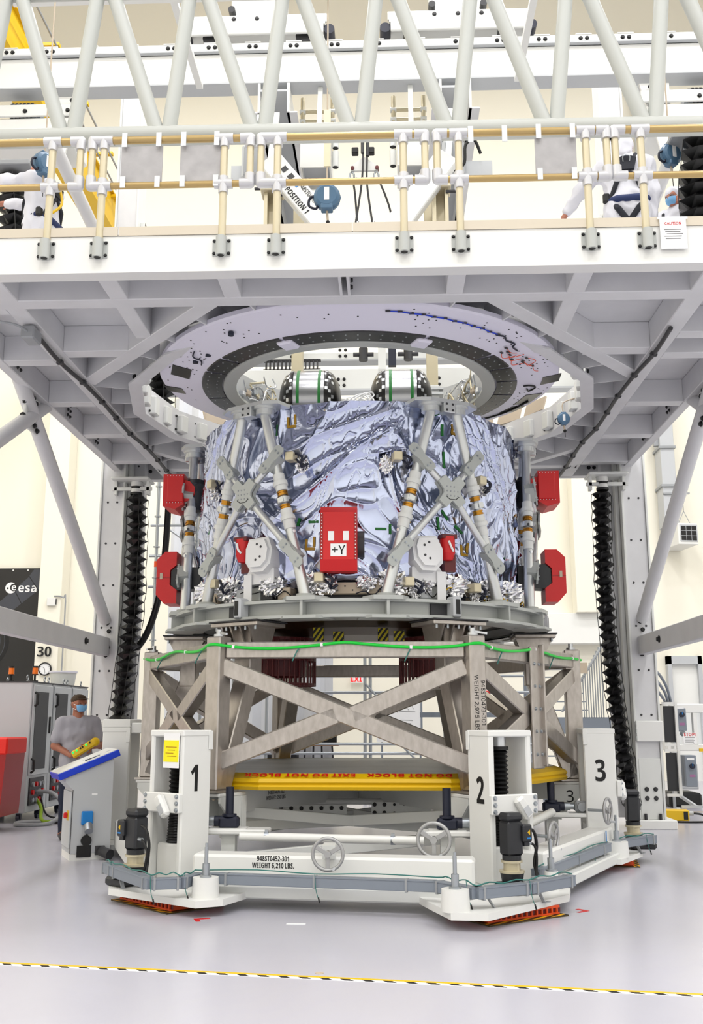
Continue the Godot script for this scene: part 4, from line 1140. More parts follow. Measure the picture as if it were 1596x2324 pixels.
func stand() -> void:
	# white-grey interface ring
	var o := thing("base_ring", "grey-white flanged support ring that carries the struts and the foil module", "ring")
	part(o, "top_flange", g().lathe([Vector2(1.80, 2.535), Vector2(2.07, 2.535), Vector2(2.07, 2.565), Vector2(1.80, 2.565)], 36), M.plate)
	part(o, "web", g().lathe([Vector2(1.97, 2.41), Vector2(1.97, 2.54)], 36), M.plate)
	part(o, "inner_web", g().lathe([Vector2(1.80, 2.54), Vector2(1.80, 2.41)], 36), M.plate)
	part(o, "bottom_flange", g().lathe([Vector2(1.75, 2.385), Vector2(2.09, 2.385), Vector2(2.09, 2.415), Vector2(1.75, 2.415)], 36), M.plate)
	for k in 12:
		var az := 28.0 + 60.0 * floorf(k / 2.0) + (18.8 if k % 2 else -18.8)
		var pd := g().at(yaw(az))
		pd.slab([Vector2(-0.22, 1.98), Vector2(-0.14, 2.12), Vector2(0.14, 2.12), Vector2(0.22, 1.98), Vector2(0.22, 1.85), Vector2(-0.22, 1.85)], 2.55, 2.588)
		part(o, "pad", pd, M.plate)
		var pe := g().at(yaw(az))
		pe.slab([Vector2(-0.26, 1.98), Vector2(-0.16, 2.15), Vector2(0.16, 2.15), Vector2(0.26, 1.98), Vector2(0.26, 1.85), Vector2(-0.26, 1.85)], 2.375, 2.40)
		part(o, "lower_pad", pe, M.plate)
		part(o, "stiffener", g().at(yaw(az)).b2(-0.014, 0.014, 2.40, 2.56, 1.96, 2.10), M.plate)
	for k in 6:
		var az := 28.0 + 60.0 * k
		part(o, "dark_opening", g().at(yaw(az - 2.5)).b2(-0.13, 0.04, 2.42, 2.53, 1.96, 1.985), M.dark)
		var lg := part(o, "lug", g().at(yaw(az)).b2(-0.045, 0.045, 2.40, 2.60, 1.98, 2.12, 0.015), M.lightgrey)
		part(lg, "slot", g().at(yaw(az)).b2(-0.022, 0.022, 2.43, 2.57, 2.119, 2.125), M.black)
	var eng := thing("engine_nozzle", "foil-covered engine section hanging inside the support ring under the module", "engine", Vector3(0, 0, 0))
	part(eng, "gold_skirt", g().lathe([Vector2(0.0, 2.33), Vector2(0.75, 2.33), Vector2(1.1, 2.38), Vector2(1.5, 2.48), Vector2(0.0, 2.5)], 40), M.bronze)
	for e in [[-0.38, 1.1, 2.30], [-0.17, 1.2, 2.25], [0.28, 1.1, 2.29], [0.44, 1.25, 2.25]]:
		var hb := thing("hazard_block", "yellow and black striped guard block hanging under the support ring, %s" % ["leftmost of four", "second from left", "third from left", "rightmost of four"][int([-0.38, -0.17, 0.28, 0.44].find(e[0]))], "guard", Vector3(e[0], e[2], e[1]), 0, "striped guard blocks")
		var q := g()
		q.box(Vector3.ZERO, Vector3(0.11, 0.15, 0.08), 0.004)
		q.quv(Vector3(-0.053, -0.073, 0.041), Vector3(0.053, -0.073, 0.041), Vector3(0.053, 0.073, 0.041), Vector3(-0.053, 0.073, 0.041))
		part(hb, "striped_cover", q, M.hazardbold)
	for e in [[-0.86, "left"], [0.86, "right"]]:
		var c := thing("red_cage", "dark red cage of vertical rods round a thruster under the module, %s" % e[1], "cage", Vector3(e[0], 0, 0.55), 0, "red thruster cages")
		for y in [1.80, 2.06, 2.27]: part(c, "hoop", g().lathe([Vector2(0.40, y), Vector2(0.415, y), Vector2(0.415, y + 0.03), Vector2(0.40, y + 0.03), Vector2(0.40, y)], 32), M.maroon)
		for i in 44: part(c, "rod", g().tube(pol(0.408, 360.0 * i / 44, 1.8), pol(0.408, 360.0 * i / 44, 2.30), 0.009, -1, 6, false), M.maroon)
		part(c, "inner_shell", g().lathe([Vector2(0.30, 1.9), Vector2(0.34, 2.30)], 24), M.maroon)
	# hexagonal stainless stand
	var st := thing("support_stand", "hexagonal brushed stainless steel stand with X-braced sides under the module", "stand")
	var R := 2.44
	var lo := 0.83
	var hi := 2.16
	var fb := g()
	for k in 6:
		var az := 28.0 + 60.0 * k
		part(st, "post", g().at(yaw(az)).b2(-0.085, 0.085, lo, hi + 0.05, R - 0.17, R, 0.012), M.steel)
		part(st, "foot_plate", g().at(yaw(az)).b2(-0.13, 0.13, lo - 0.02, lo, R - 0.26, R + 0.04), M.steel)
		part(st, "toggle", g().at(yaw(az)).tube(Vector3(0, hi + 0.05, R - 0.085), Vector3(0, hi + 0.075, R - 0.085), 0.05).tube(Vector3(0, hi + 0.075, R - 0.085), Vector3(0, hi + 0.12, R - 0.085), 0.028).bar(Vector3(0, hi + 0.09, R - 0.085), Vector3(0.13, hi + 0.07, R - 0.04), 0.02, 0.02), M.alu)
		var A := pol(R - 0.085, az)
		var B := pol(R - 0.085, az + 60.0)
		var d := (B - A).normalized()
		var w := d.cross(Vector3.UP).normalized()
		var Q := func(p: Vector3, y: float, e: float) -> Vector3: return p + d * e + Vector3.UP * y
		part(st, "top_beam", g().bar(Q.call(A, hi - 0.075, 0.08), Q.call(B, hi - 0.075, -0.08), 0.12, 0.15, Vector3.UP, 0.01), M.steel)
		part(st, "brace", g().bar(Q.call(A, 1.94, 0.04), Q.call(B, 1.05, -0.04), 0.12, 0.155, Vector3.UP, 0.01), M.steel)
		part(st, "brace", g().bar(Q.call(A, 1.08, 0.04), Q.call(A.lerp(B, 0.5), 1.495, -0.07), 0.12, 0.155, Vector3.UP, 0.01), M.steel)
		part(st, "brace", g().bar(Q.call(A.lerp(B, 0.5), 1.495, 0.07), Q.call(B, 1.93, -0.07), 0.12, 0.155, Vector3.UP, 0.01), M.steel)
		part(st, "leg", g().at(yaw(az)).bar(Vector3(0, 1.9, 1.93), Vector3(0, lo + 0.02, R - 0.13), 0.17, 0.17, Vector3.BACK, 0.01), M.steel)
		var pn := part(st, "pedestal", g().at(yaw(az)).b2(-0.1, 0.1, 1.82, 2.32, 1.84, 2.02, 0.008), M.steel)
		part(pn, "pedestal_plate", g().at(yaw(az)).b2(-0.29, 0.29, 2.325, 2.365, 1.72, 2.16, 0.006), M.steel)
		part(pn, "shim_plate", g().at(yaw(az)).b2(-0.3, 0.3, 2.365, 2.38, 1.7, 2.18, 0.004), M.dark)
		for q in [-0.17, -0.06, 0.06, 0.17]:
			part(pn, "fin", g().at(yaw(az) * Transform3D(Basis(Vector3(0, 0, -1), Vector3.UP, Vector3.RIGHT), Vector3(q, 0, 0))).prism([Vector2(-2.14, 2.325), Vector2(-1.74, 2.325), Vector2(-1.82, 2.12), Vector2(-2.03, 2.12)], -0.009, 0.009), M.steel)
		for q in [-0.24, -0.12, 0.0, 0.12, 0.24]: fb.at(yaw(az)).tube(Vector3(q, 2.29, 2.12), Vector3(q, 2.325, 2.12), 0.014, -1, 8)
		if k == 0 or k == 3:
			var md := A.lerp(B, 0.5)
			var sp := part(st, "splice_plate", g().bar(md + Vector3.UP * 0.98 + w * 0.09, md + Vector3.UP * 2.17 + w * 0.09, 0.26, 0.03, w, 0.01), M.steel)
			part(sp, "rib", g().bar(md + Vector3.UP * 1.0 + w * 0.115 + d * 0.1, md + Vector3.UP * 2.2 + w * 0.115 + d * 0.1, 0.03, 0.06, w, 0.008), M.steel)
			var sbo := g()
			for i in 10: bolt(sbo, md + Vector3.UP * (1.12 + 0.22 * floorf(i / 2.0)) + w * 0.105 + d * (0.05 if i % 2 else -0.06), w, 0.014)
			part(sp, "plate_bolts", sbo, M.galv, "", true)
	part(st, "pedestal_bolts", fb, M.galv, "", true)
	# stencilled part number on the right front post
	var nk := yaw(28.0)
	var nb := nk.basis * Basis(Vector3.BACK, -PI / 2)
	text(st, "948ST0473-301", 0.06, nk * Vector3(0.045, 1.60, R + 0.001), nb, M.ink, "Droid Sans", 400, 0.002)
	text(st, "WEIGHT 2,975 LBS", 0.06, nk * Vector3(-0.025, 1.60, R + 0.001), nb, M.ink, "Droid Sans", 400, 0.002)
	# green marker rope tied along the front of the top beams
	var pts: Array = []
	for e in [[-92.0, -32.0, 9], [-32.0, 28.0, 12], [28.0, 88.0, 10]]:
		var A := pol(R + 0.02, e[0])
		var B := pol(R + 0.02, e[1])
		for i in e[2]:
			var t: float = float(i) / e[2]
			pts.append(A.lerp(B, t) * Vector3(1.0, 0, 1.0) + Vector3(0, 2.135 - 0.03 * absf(sin(t * PI * 2.0)) - 0.012 * sin(t * 9.0), 0))
	pts.append(pol(R + 0.02, 88.0, 2.10))
	var rp := solo("marker_rope", g().pipe(pts, 0.014, 8, 4), M.glow, "bright green marker rope tied along the top beams of the stainless stand", "rope")
	for i in range(2, pts.size(), 4): part(rp, "tie", g().box(pts[i], Vector3(0.03, 0.035, 0.03), 0.006), M.paper)
	for i in range(3, pts.size(), 5):
		part(rp, "tail", g().pipe([pts[i], pts[i] + Vector3(-0.03, -0.06, 0.02), pts[i] + Vector3(-0.06, -0.13, 0.03)], 0.006, 6, 3), M.teal)

func lift_table() -> void:
	var o := thing("lift_table", "grey hexagonal lift table with a yellow padded rim under the stainless stand", "table", Vector3(0.02, 0, 0))
	var rim: Array = []
	for k in 12: rim.append(2.06 if k % 2 else 2.06)
	var ringpt := func(r: float, k: int, h: float) -> Vector3:
		var az := 28.0 + 60.0 * floorf(k / 2.0) + (9.0 if k % 2 else -5.0)
		return pol(r, az, h)
	var top := g()
	var tp: Array = []
	for k in 12:
		var p: Vector3 = ringpt.call(2.11, k, 0)
		tp.append(Vector2(p.x, p.z))
	top.slab(tp, 0.93, 0.968)
	var tm := mat("tabletop", Color(0.68, 0.68, 0.67), 0.42)
	tri_map(tm, noise_tex(0.008, 3, Color(0.82, 0.82, 0.82), Color(1, 1, 1), Vector2i(256, 256)), Vector3.ONE * 0.3)
	part(o, "table_top", top, tm)
	for s in 6:
		var k := s * 2
		for seg in [[k, k + 1], [k + 1, (k + 2) % 12]]:
			var q := g()
			var a: int = seg[0]
			var b: int = seg[1]
			var pr := [[2.10, 0.972], [2.21, 0.93], [2.225, 0.90], [2.205, 0.88], [2.225, 0.86], [2.21, 0.83], [2.0, 0.83]]
			for i in pr.size() - 1:
				q.quado(ringpt.call(pr[i][0], a, pr[i][1]), ringpt.call(pr[i][0], b, pr[i][1]), ringpt.call(pr[i + 1][0], b, pr[i + 1][1]), ringpt.call(pr[i + 1][0], a, pr[i + 1][1]), pol(1.0, 28.0 + 60.0 * s + (0 if seg[0] == k else 30), 0.6 - 0.2 * i))
			part(o, "yellow_rim", q, M.yellow)
	# warning print on the sloping front rim, readable from the far side
	var mid: Vector3 = (ringpt.call(2.155, 11, 0.956) + ringpt.call(2.155, 0, 0.956)) / 2.0
	var bs := Basis(Vector3.UP, deg_to_rad(180.0 - 2.0)) * Basis(Vector3.RIGHT, deg_to_rad(-111.0))
	for e in [[-0.62, "DO NOT BLOCK"], [-0.10, "EXIT"], [0.50, "DO NOT BLOCK"]]:
		text(o, e[1], 0.085, mid + Vector3(e[0], 0.006, 0.004), bs, M.red, "Droid Sans", 700, 0.003, "lettering", 1.25)
	# white scissor frame and screw jacks below the table
	var f := thing("scissor_frame", "white scissor frame of beams and tubes under the yellow-rimmed lift table", "frame", Vector3(0, 0, 0))
	for k in 3: part(f, "inner_beam", g().bar(pol(2.1, -32.0 + 60.0 * k, 0.72 + 0.002 * k), pol(2.1, 148.0 + 60.0 * k, 0.72 + 0.002 * k), 0.07, 0.21), M.white2)
	for e in [[-1.4, 0.8, 1.3, -0.2, 0.33, 0.60], [1.3, 1.0, -1.2, -0.3, 0.33, 0.60], [-1.2, 1.6, 1.4, 1.0, 0.62, 0.36], [-1.3, 0.9, 1.1, 1.7, 0.40, 0.60], [-1.5, -0.5, 1.5, 0.4, 0.30, 0.5], [-1.0, 2.35, 0.9, 1.4, 0.28, 0.36]]:
		part(f, "scissor_arm", g().bar(Vector3(e[0], e[4], e[1]), Vector3(e[2], e[5], e[3]), 0.06, 0.10, Vector3.UP, 0.006), M.white2)
	part(f, "cross_tube", g().tube(Vector3(-0.95, 0.475, 2.42), Vector3(0.62, 0.455, 2.52), 0.036, -1, 20), M.white)
	part(f, "rear_tube", g().tube(Vector3(-1.0, 0.62, 0.6), Vector3(1.0, 0.62, 0.5), 0.03, -1, 16), M.white)
	part(f, "side_tube", g().tube(Vector3(1.30, 0.45, 2.2), Vector3(1.95, 0.55, 0.9), 0.04, -1, 16), M.white)
	for e in [[-0.72, 0.475, 2.43], [0.36, 0.458, 2.50]]: part(f, "band", g().tube(Vector3(e[0] - 0.02, e[1], e[2]), Vector3(e[0] + 0.02, e[1], e[2]), 0.039, -1, 20).box(Vector3(e[0], e[1] + 0.045, e[2]), Vector3(0.03, 0.02, 0.02)), M.galv)
	part(f, "bolted_plate", g().bar(Vector3(-0.9, 0.545, 1.0), Vector3(-0.1, 0.555, 0.9), 0.02, 0.13), M.white2)
	part(f, "bolted_plate", g().bar(Vector3(0.15, 0.58, 0.85), Vector3(0.75, 0.565, 0.9), 0.02, 0.13), M.white2)
	var hb := g()
	for i in 8:
		for s in [-0.04, 0.04]:
			bolt(hb, Vector3(-0.85 + 0.1 * i, 0.547 + s, 1.01 - 0.012 * i), Vector3.BACK, 0.016)
			if i < 6: bolt(hb, Vector3(0.18 + 0.1 * i, 0.577 + s, 0.87), Vector3.BACK, 0.016)
	part(f, "frame_bolts", hb, M.black, "", true)
	var tb := Basis(Vector3.UP, deg_to_rad(58.0))
	text(f, "948ST0470-302", 0.05, Vector3(-0.80, 0.765, 1.28) + tb.z * 0.037, tb, M.inkgrey, "Droid Sans", 700, 0.002, "lettering", 0.75)
	text(f, "WEIGHT: 250 LBS", 0.05, Vector3(-0.80, 0.715, 1.28) + tb.z * 0.037, tb, M.inkgrey, "Droid Sans", 700, 0.002, "lettering", 0.75)
	# corner brackets that carry the stand
	for k in 6:
		var az := 28.0 + 60.0 * k
		var o2 := thing("stand_bracket", ["white bolted bracket under the stand's right front post, half behind column 2", "white bolted bracket marked 3 under the stand's right rear corner", "white bolted bracket under the stand at the back right", "white bolted bracket under the stand at the back left", "white bolted bracket under the stand's left rear corner", "white bolted bracket under the stand's left front post, beside column 1"][k], "bracket", Vector3.ZERO, az, "corner brackets under the stand")
		part(o2, "top_plate", g().b2(-0.145, 0.145, 0.775, 0.805, R_FOOT - 0.27, R_FOOT + 0.1, 0.006), M.white)
		part(o2, "web", g().b2(-0.16, 0.16, 0.42, 0.775, R_FOOT - 0.26, R_FOOT - 0.2), M.white2)
		for s in [-0.13, 0.13]:
			part(o2, "gusset", g().at(Transform3D(Basis(Vector3(0, 0, -1), Vector3.UP, Vector3.RIGHT), Vector3(s, 0, 0))).prism([Vector2(-R_FOOT - 0.08, 0.775), Vector2(-R_FOOT - 0.08, 0.72), Vector2(-R_FOOT + 0.14, 0.50), Vector2(-R_FOOT + 0.24, 0.46), Vector2(-R_FOOT + 0.26, 0.775)], -0.012, 0.012), M.white2)
		var wb := g()
		for i in 4: bolt(wb, Vector3(-0.105 + 0.07 * i, 0.755, R_FOOT + 0.05), Vector3.DOWN, 0.013)
		part(o2, "bolts", wb, M.tan, "", true)
		if k == 1: text(o2, "3", 0.17, Vector3(-0.145, 0.655, R_FOOT - 0.10), Basis(Vector3.UP, -PI / 2), M.ink, "Droid Sans", 400, 0.003)
	for e in [[-1.08, 2.2, -90.0, "beside column 1"], [0.83, 2.3, 90.0, "behind the handwheel left of column 2"], [2.0, 0.55, 90.0, "left of column 3"]]:
		var j := thing("screw_jack", "navy screw jack with upright tube on a white shelf, %s" % e[3], "jack", Vector3(e[0], 0.56, e[1]), 0, "screw jacks")
		var s: float = signf(e[2])
		part(j, "upright_tube", g().tube(Vector3(0, 0.07, 0), Vector3(0, 0.31, 0), 0.037, -1, 20), M.navy)
		part(j, "flange", g().tube(Vector3(0, 0.06, 0), Vector3(0, 0.08, 0), 0.065, -1, 20), M.navy)
		part(j, "gearbox", g().b2(-0.09, 0.09, -0.04, 0.06, -0.06, 0.06, 0.02).tube(Vector3(0, 0.02, 0), Vector3(s * 0.13, 0.02, 0), 0.045, -1, 20), M.navy)
		part(j, "coupling", g().tube(Vector3(s * 0.12, 0.02, 0), Vector3(s * 0.19, 0.02, 0), 0.042, -1, 20).tube(Vector3(s * 0.19, 0.02, 0), Vector3(s * 0.23, 0.02, 0), 0.03, -1, 16), M.galv)
		part(j, "bevel_gear", g().box(Vector3(s * 0.30, 0.02, 0), Vector3(0.13, 0.11, 0.11), 0.02).tube(Vector3(s * 0.30, 0.02, 0.05), Vector3(s * 0.30, 0.02, 0.09), 0.045, -1, 16), M.midgrey)
		part(j, "shelf", g().b2(-0.22, 0.36, -0.085, -0.042, -0.12, 0.12, 0.01).b2(-0.16, 0.16, -0.042, -0.035, -0.09, 0.09), M.white)
		part(j, "shelf_leg", g().b2(-0.06, 0.06, -0.56, -0.085, -0.10, 0.04), M.white2)

const R_FOOT := 2.36

func handwheel(label: String, at: Vector3, turn: float, k0 := 1.0) -> void:
	var o := thing("handwheel", label, "handwheel", at, turn, "grey three-spoke handwheels")
	var rim := g()
	var pts: Array = []
	for k in 37: pts.append(Vector3(0.118 * cos(TAU * k / 36), 0.118 * sin(TAU * k / 36), 0))
	part(o, "rim", rim.pipe(pts, 0.014, 10), M.alu2)
	for k in 3:
		var a := TAU * k / 3 + 0.52 + PI / 3 * 0 + 0.0
		part(o, "spoke", g().bar(Vector3(0, 0, 0), Vector3(0.112 * cos(a), 0.112 * sin(a), 0), 0.012, 0.034, Vector3(-sin(a), cos(a), 0), 0.003), M.alu2)
	part(o, "hub", g().tube(Vector3(0, 0, -0.03), Vector3(0, 0, 0.02), 0.026, -1, 16), M.alu2)
	part(o, "handle_knob", g().tube(Vector3(0.05, -0.105, 0.0), Vector3(0.05, -0.105, 0.05), 0.012, 0.010, 12), M.lightgrey)
	o.scale = Vector3.ONE * k0
	part(o, "shaft", g().tube(Vector3(0, 0, -0.2), Vector3(0, 0, -0.02), 0.014, -1, 10), M.galv)

func column(num: String, label: String, at: Vector3, az: float, num_side: float, motor_x: float, full: bool) -> void:
	var o := thing("lift_column", label, "column", at, az, "white lift columns of the base")
	var m: Material = M.white
	for s in [-1.0, 1.0]: part(o, "side_wall", g().b2(s * 0.22, s * 0.165, 0.12, 1.36, -0.16, 0.16, 0.012), m)
	if num == "":
		part(o, "head_block", g().b2(-0.225, 0.225, 1.365, 1.46, -0.165, 0.165, 0.01), m)
		part(o, "arm", g().b2(0.10, 0.20, 1.30, 1.42, -0.42, -0.16, 0.01), m)
	part(o, "top_plate", g().b2(-0.225, 0.225, 1.31, 1.365, -0.165, 0.165, 0.01), m)
	part(o, "corner_pad", g().b2(num_side * 0.222, num_side * 0.232, 1.20, 1.36, -0.165, -0.12, 0.004), m)
	part(o, "cross_plate", g().b2(-0.235, 0.235, 0.685, 0.845, 0.155, 0.205, 0.008), m)
	part(o, "lower_block", g().b2(-0.16, 0.16, 0.12, 0.42, -0.15, 0.10, 0.015), m)
	var lug := g().at(Transform3D(Basis(Vector3.BACK, -0.6 * signf(motor_x + 0.001)), Vector3(0.06 * -signf(motor_x + 0.001), 0.74, 0.2)))
	lug.b2(-0.045, 0.045, -0.10, 0.10, 0.0, 0.07, 0.02)
	part(o, "pivot_lug", lug, m)
	part(o, "data_plate", g().at(lug.x).b2(-0.03, 0.03, -0.07, 0.01, 0.07, 0.073), M.lightgrey)
	for s in [-1, 1]:
		for k in 3:
			var b := g()
			bolt(b, Vector3(s * 0.205, 0.71 + 0.055 * k, 0.205), Vector3.BACK, 0.015)
			part(o, "bolt", b, M.galv)
	var bl := g()
	var bx := -0.035 if num == "1" else 0.0
	var n := 11
	for i in n:
		var y := 0.80 + 0.40 * i / n
		bl.tube(Vector3(bx, y, 0), Vector3(bx, y + 0.2 / n, 0), 0.054, 0.074, 20, false).tube(Vector3(bx, y + 0.2 / n, 0), Vector3(bx, y + 0.4 / n, 0), 0.074, 0.054, 20, false)
	part(o, "upper_bellows", bl, M.rubber)
	part(o, "bellows_cap", g().tube(Vector3(bx, 1.20, 0), Vector3(bx, 1.23, 0), 0.078, -1, 24), M.black)
	part(o, "screw_sleeve", g().tube(Vector3(bx, 1.225, 0), Vector3(bx, 1.32, 0), 0.06, -1, 24), M.alu)
	var b2 := g()
	for i in 12:
		var y := 0.42 + 0.27 * i / 12.0
		var r := 0.078 - 0.018 * i / 12.0
		b2.tube(Vector3(bx, y, 0.0), Vector3(bx, y + 0.135 / 12, 0.0), r - 0.008, r, 20, false).tube(Vector3(bx, y + 0.135 / 12, 0.0), Vector3(bx, y + 0.27 / 12, 0.0), r, r - 0.008, 20, false)
	part(o, "lower_bellows", b2, M.rubber)
	# number on the side wall
	if num: text(o, num, 0.30, Vector3(num_side * 0.222, {"1": 0.96, "2": 0.87}.get(num, 0.94), 0.02 if num != "3" else 0.0), Basis(Vector3.UP, num_side * PI / 2), M.ink, "Droid Sans", 700, 0.003, "number", 0.72)
	if full:
		var k := thing("drive_motor", "charcoal drive motor on a brass coupling, %s" % {"1": "left, before the column with the yellow notice", "2": "nearest the camera, before column 2", "3": "at the far right behind the short tray"}[num], "motor", at + Basis(Vector3.UP, deg_to_rad(az)) * Vector3(motor_x, 0, 0.40), az, "charcoal lift drive motors")
		part(k, "stator", g().b2(-0.074, 0.074, 0.40, 0.66, -0.068, 0.068, 0.016), M.charcoal)
		part(k, "top_cap", g().b2(-0.078, 0.078, 0.66, 0.725, -0.072, 0.072, 0.02), M.charcoal)
		var mx := -1.0 if num == "1" else 1.0
		part(k, "terminal_box", g().b2(mx * 0.05, mx * 0.14, 0.50, 0.635, 0.0, 0.10, 0.012).b2(mx * 0.07, mx * 0.12, 0.47, 0.50, 0.02, 0.08), M.charcoal)
		part(k, "yellow_mark", g().prism([Vector2(mx * 0.10 - 0.012, 0.575), Vector2(mx * 0.10 + 0.012, 0.595), Vector2(mx * 0.10 + 0.012, 0.555)], 0.10, 0.102), M.yellow)
		part(k, "blue_mark", g().b2(mx * 0.10 - 0.018, mx * 0.10 + 0.018, 0.525, 0.537, 0.10, 0.102), M.lblue)
		part(k, "end_bell", g().tube(Vector3(0, 0.36, 0), Vector3(0, 0.40, 0), 0.075, -1, 24), M.charcoal)
		part(k, "rating_plate", g().b2(-0.03, 0.01, 0.60, 0.64, 0.064, 0.067), M.lightgrey)
		part(k, "brass_coupling", g().tube(Vector3(0, 0.345, 0), Vector3(0, 0.362, 0), 0.085, -1, 28).tube(Vector3(0, 0.285, 0), Vector3(0, 0.345, 0), 0.068, -1, 28).tube(Vector3(0, 0.268, 0), Vector3(0, 0.285, 0), 0.10, -1, 28), M.goldpale)
		part(k, "gear_housing", g().tube(Vector3(0, 0.19, 0), Vector3(0, 0.268, 0), 0.08, 0.095, 24).b2(-0.13, 0.11, 0.128, 0.20, -0.08, 0.21, 0.02).b2(-0.18, -0.10, 0.135, 0.18, -0.05, 0.12, 0.015), M.charcoal)
		part(k, "motor_lead", g().pipe([Vector3(0.13, 0.60, 0.05), Vector3(0.19, 0.57, 0.05), Vector3(0.22, 0.46, 0.04), Vector3(0.20, 0.33, 0.03), Vector3(0.21, 0.24, 0.05)], 0.013, 8, 5), M.black)
		part(k, "motor_lead", g().pipe([Vector3(0.12, 0.49, 0.05), Vector3(0.18, 0.47, 0.06), Vector3(0.21, 0.38, 0.05), Vector3(0.19, 0.24, 0.06)], 0.010, 8, 5), M.black)
		part(k, "plug", g().tube(Vector3(0.10, 0.49, 0.05), Vector3(0.15, 0.49, 0.055), 0.015, -1, 12), M.galv)
		part(k, "connector_block", g().b2(0.15, 0.26, 0.17, 0.235, 0.03, 0.12, 0.01).b2(0.15, 0.26, 0.21, 0.225, 0.12, 0.125), M.midgrey)

func base_frame() -> void:
	M["alu2"] = mat("alu2", Color(0.66, 0.66, 0.66), 0.45, 0.55)
	column("1", "white lift column marked 1 with black bellows and a yellow notice", Vector3(-1.485, 0, 2.42), -38.0, 1.0, -0.06, true)
	column("2", "white lift column marked 2 with black bellows, nearest to the camera", Vector3(1.275, 0, 2.50), 30.0, -1.0, -0.20, true)
	column("3", "white lift column marked 3 beside the right tower leg, number facing front", Vector3(2.50, 0, 0.47), 88.0, -1.0, 0.30, true)
	column("", "plain white lift column without a number, behind the control console", Vector3(-2.80, 0, -0.55), -92.0, 1.0, 0.06, false)
	var n := thing("yellow_notice", "bright yellow notice sheet taped on lift column 1", "notice", Vector3(-1.485, 1.22, 2.42) + Basis(Vector3.UP, deg_to_rad(-38.0)) * Vector3(0.08, 0, 0.172), -38.0)
	part(n, "backing_sheet", g().b2(-0.105, 0.10, -0.17, 0.12, -0.002, 0.002), M.paper)
	part(n, "yellow_sheet", g().b2(-0.10, 0.095, -0.12, 0.06, 0.002, 0.004), M.ylabel)
	for k in 4: part(n, "printed_line", g().b2(-0.07 + 0.02 * (k % 2), 0.07 - 0.02 * (k % 3), 0.0 - 0.025 * k, 0.006 - 0.025 * k, 0.004, 0.005), M.brass)
	var o := thing("lift_chassis", "heavy white steel base frame with corner pads, front beam stencilled 948ST0452-301", "base")
	var pads := [[[-2.10, 2.30], [-1.93, 2.92], [-1.12, 3.48], [-0.93, 3.38], [-0.75, 2.95], [-0.9, 2.55], [-1.5, 2.0]], [[0.50, 3.05], [0.64, 3.50], [0.76, 3.86], [1.02, 3.88], [1.72, 3.08], [1.80, 2.68], [1.55, 2.3], [0.9, 2.5]], [[2.20, 0.85], [2.40, 1.02], [2.58, 1.05], [2.93, 0.45], [2.95, -0.2], [2.4, -0.35], [2.15, 0.2]], [[-2.4, -1.0], [-3.05, -0.95], [-3.1, -0.25], [-2.7, 0.1], [-2.3, 0.2]]]
	for q in pads:
		var pl: Array = []
		for e in q: pl.append(Vector2(e[0], e[1]))
		part(o, "corner_pad", g().slab(pl, 0.075, 0.125), M.white)
	for e in [[-1.25, 2.78, 1.00, 3.06], [1.50, 2.62, 2.50, 0.60], [-1.75, 2.3, -2.55, 0.05]]:
		var A := Vector3(e[0], 0, e[1])
		var B := Vector3(e[2], 0, e[3])
		part(o, "beam", g().bar(A + Vector3.UP * 0.24, B + Vector3.UP * 0.24, 0.24, 0.30, Vector3.UP, 0.02), M.white)
		var w := (B - A).normalized().cross(Vector3.UP)
		part(o, "lower_ledge", g().bar(A + Vector3.UP * 0.125 + w * 0.13, B + Vector3.UP * 0.125 + w * 0.13, 0.20, 0.10, Vector3.UP, 0.012), M.white2)
	var bb := Basis(Vector3.UP, -atan2(0.28, 2.25))
	var c0 := Vector3(-1.25, 0, 2.78).lerp(Vector3(1.00, 0, 3.06), 0.29) + Vector3(0, 0, 0.122)
	text(o, "948ST0452-301", 0.054, c0 + Vector3.UP * 0.366, bb, M.ink, "Droid Sans", 700, 0.002, "lettering", 0.72)
	text(o, "WEIGHT 6,210 LBS.", 0.054, c0 + Vector3.UP * 0.314, bb, M.ink, "Droid Sans", 700, 0.002, "lettering", 0.72)
	part(o, "small_label", g().at(Transform3D(bb, c0 + Vector3(0.22, 0.345, 0.02))).b2(-0.025, 0.025, -0.008, 0.008, 0, 0.002), M.lightgrey)
	part(o, "blue_tape", g().at(yaw(62.0, Vector3(2.455, 0, 0.99))).b2(-0.012, 0.012, 0.25, 0.385, 0.0, 0.004), M.lblue)
	var lv := [[-1.08, 3.29, "left, beside column 1", 0.11], [0.80, 3.76, "beside column 2 on its left", 0.11], [1.62, 2.88, "behind the right end of the cable tray", 0.06], [2.59, 0.83, "below column 3", 0.12]]
	for e in lv:
		var l := thing("levelling_foot", "white levelling foot with upright threaded bolt, %s" % e[2], "foot", Vector3(e[0], 0.12, e[1]), 0, "levelling feet")
		part(l, "housing", g().tube(Vector3(0, 0, 0), Vector3(0, 0.15, 0), e[3] * 0.95, e[3] * 0.9, 28), M.white)
		part(l, "nut", g().tube(Vector3(0, 0.15, 0), Vector3(0, 0.165, 0), 0.045, -1, 20).tube(Vector3(0, 0.165, 0), Vector3(0, 0.25, 0), 0.028, -1, 20), M.galv)
		part(l, "threaded_bolt", g().tube(Vector3(0, 0.25, 0), Vector3(0, 0.37, 0), 0.015, -1, 12).tube(Vector3(0, 0.37, 0), Vector3(0, 0.40, 0), 0.011, -1, 12), M.galv)
	handwheel("grey three-spoke handwheel in front of the beam, between columns 1 and 2", Vector3(-0.145, 0.435, 3.24), -4.0)
	handwheel("larger-looking grey handwheel beside the navy jack, left of column 2", Vector3(0.69, 0.50, 2.85), -12.0, 1.12)
	handwheel("grey handwheel seen nearly edge-on in front of column 3", Vector3(2.49, 0.57, 0.96), 60.0)
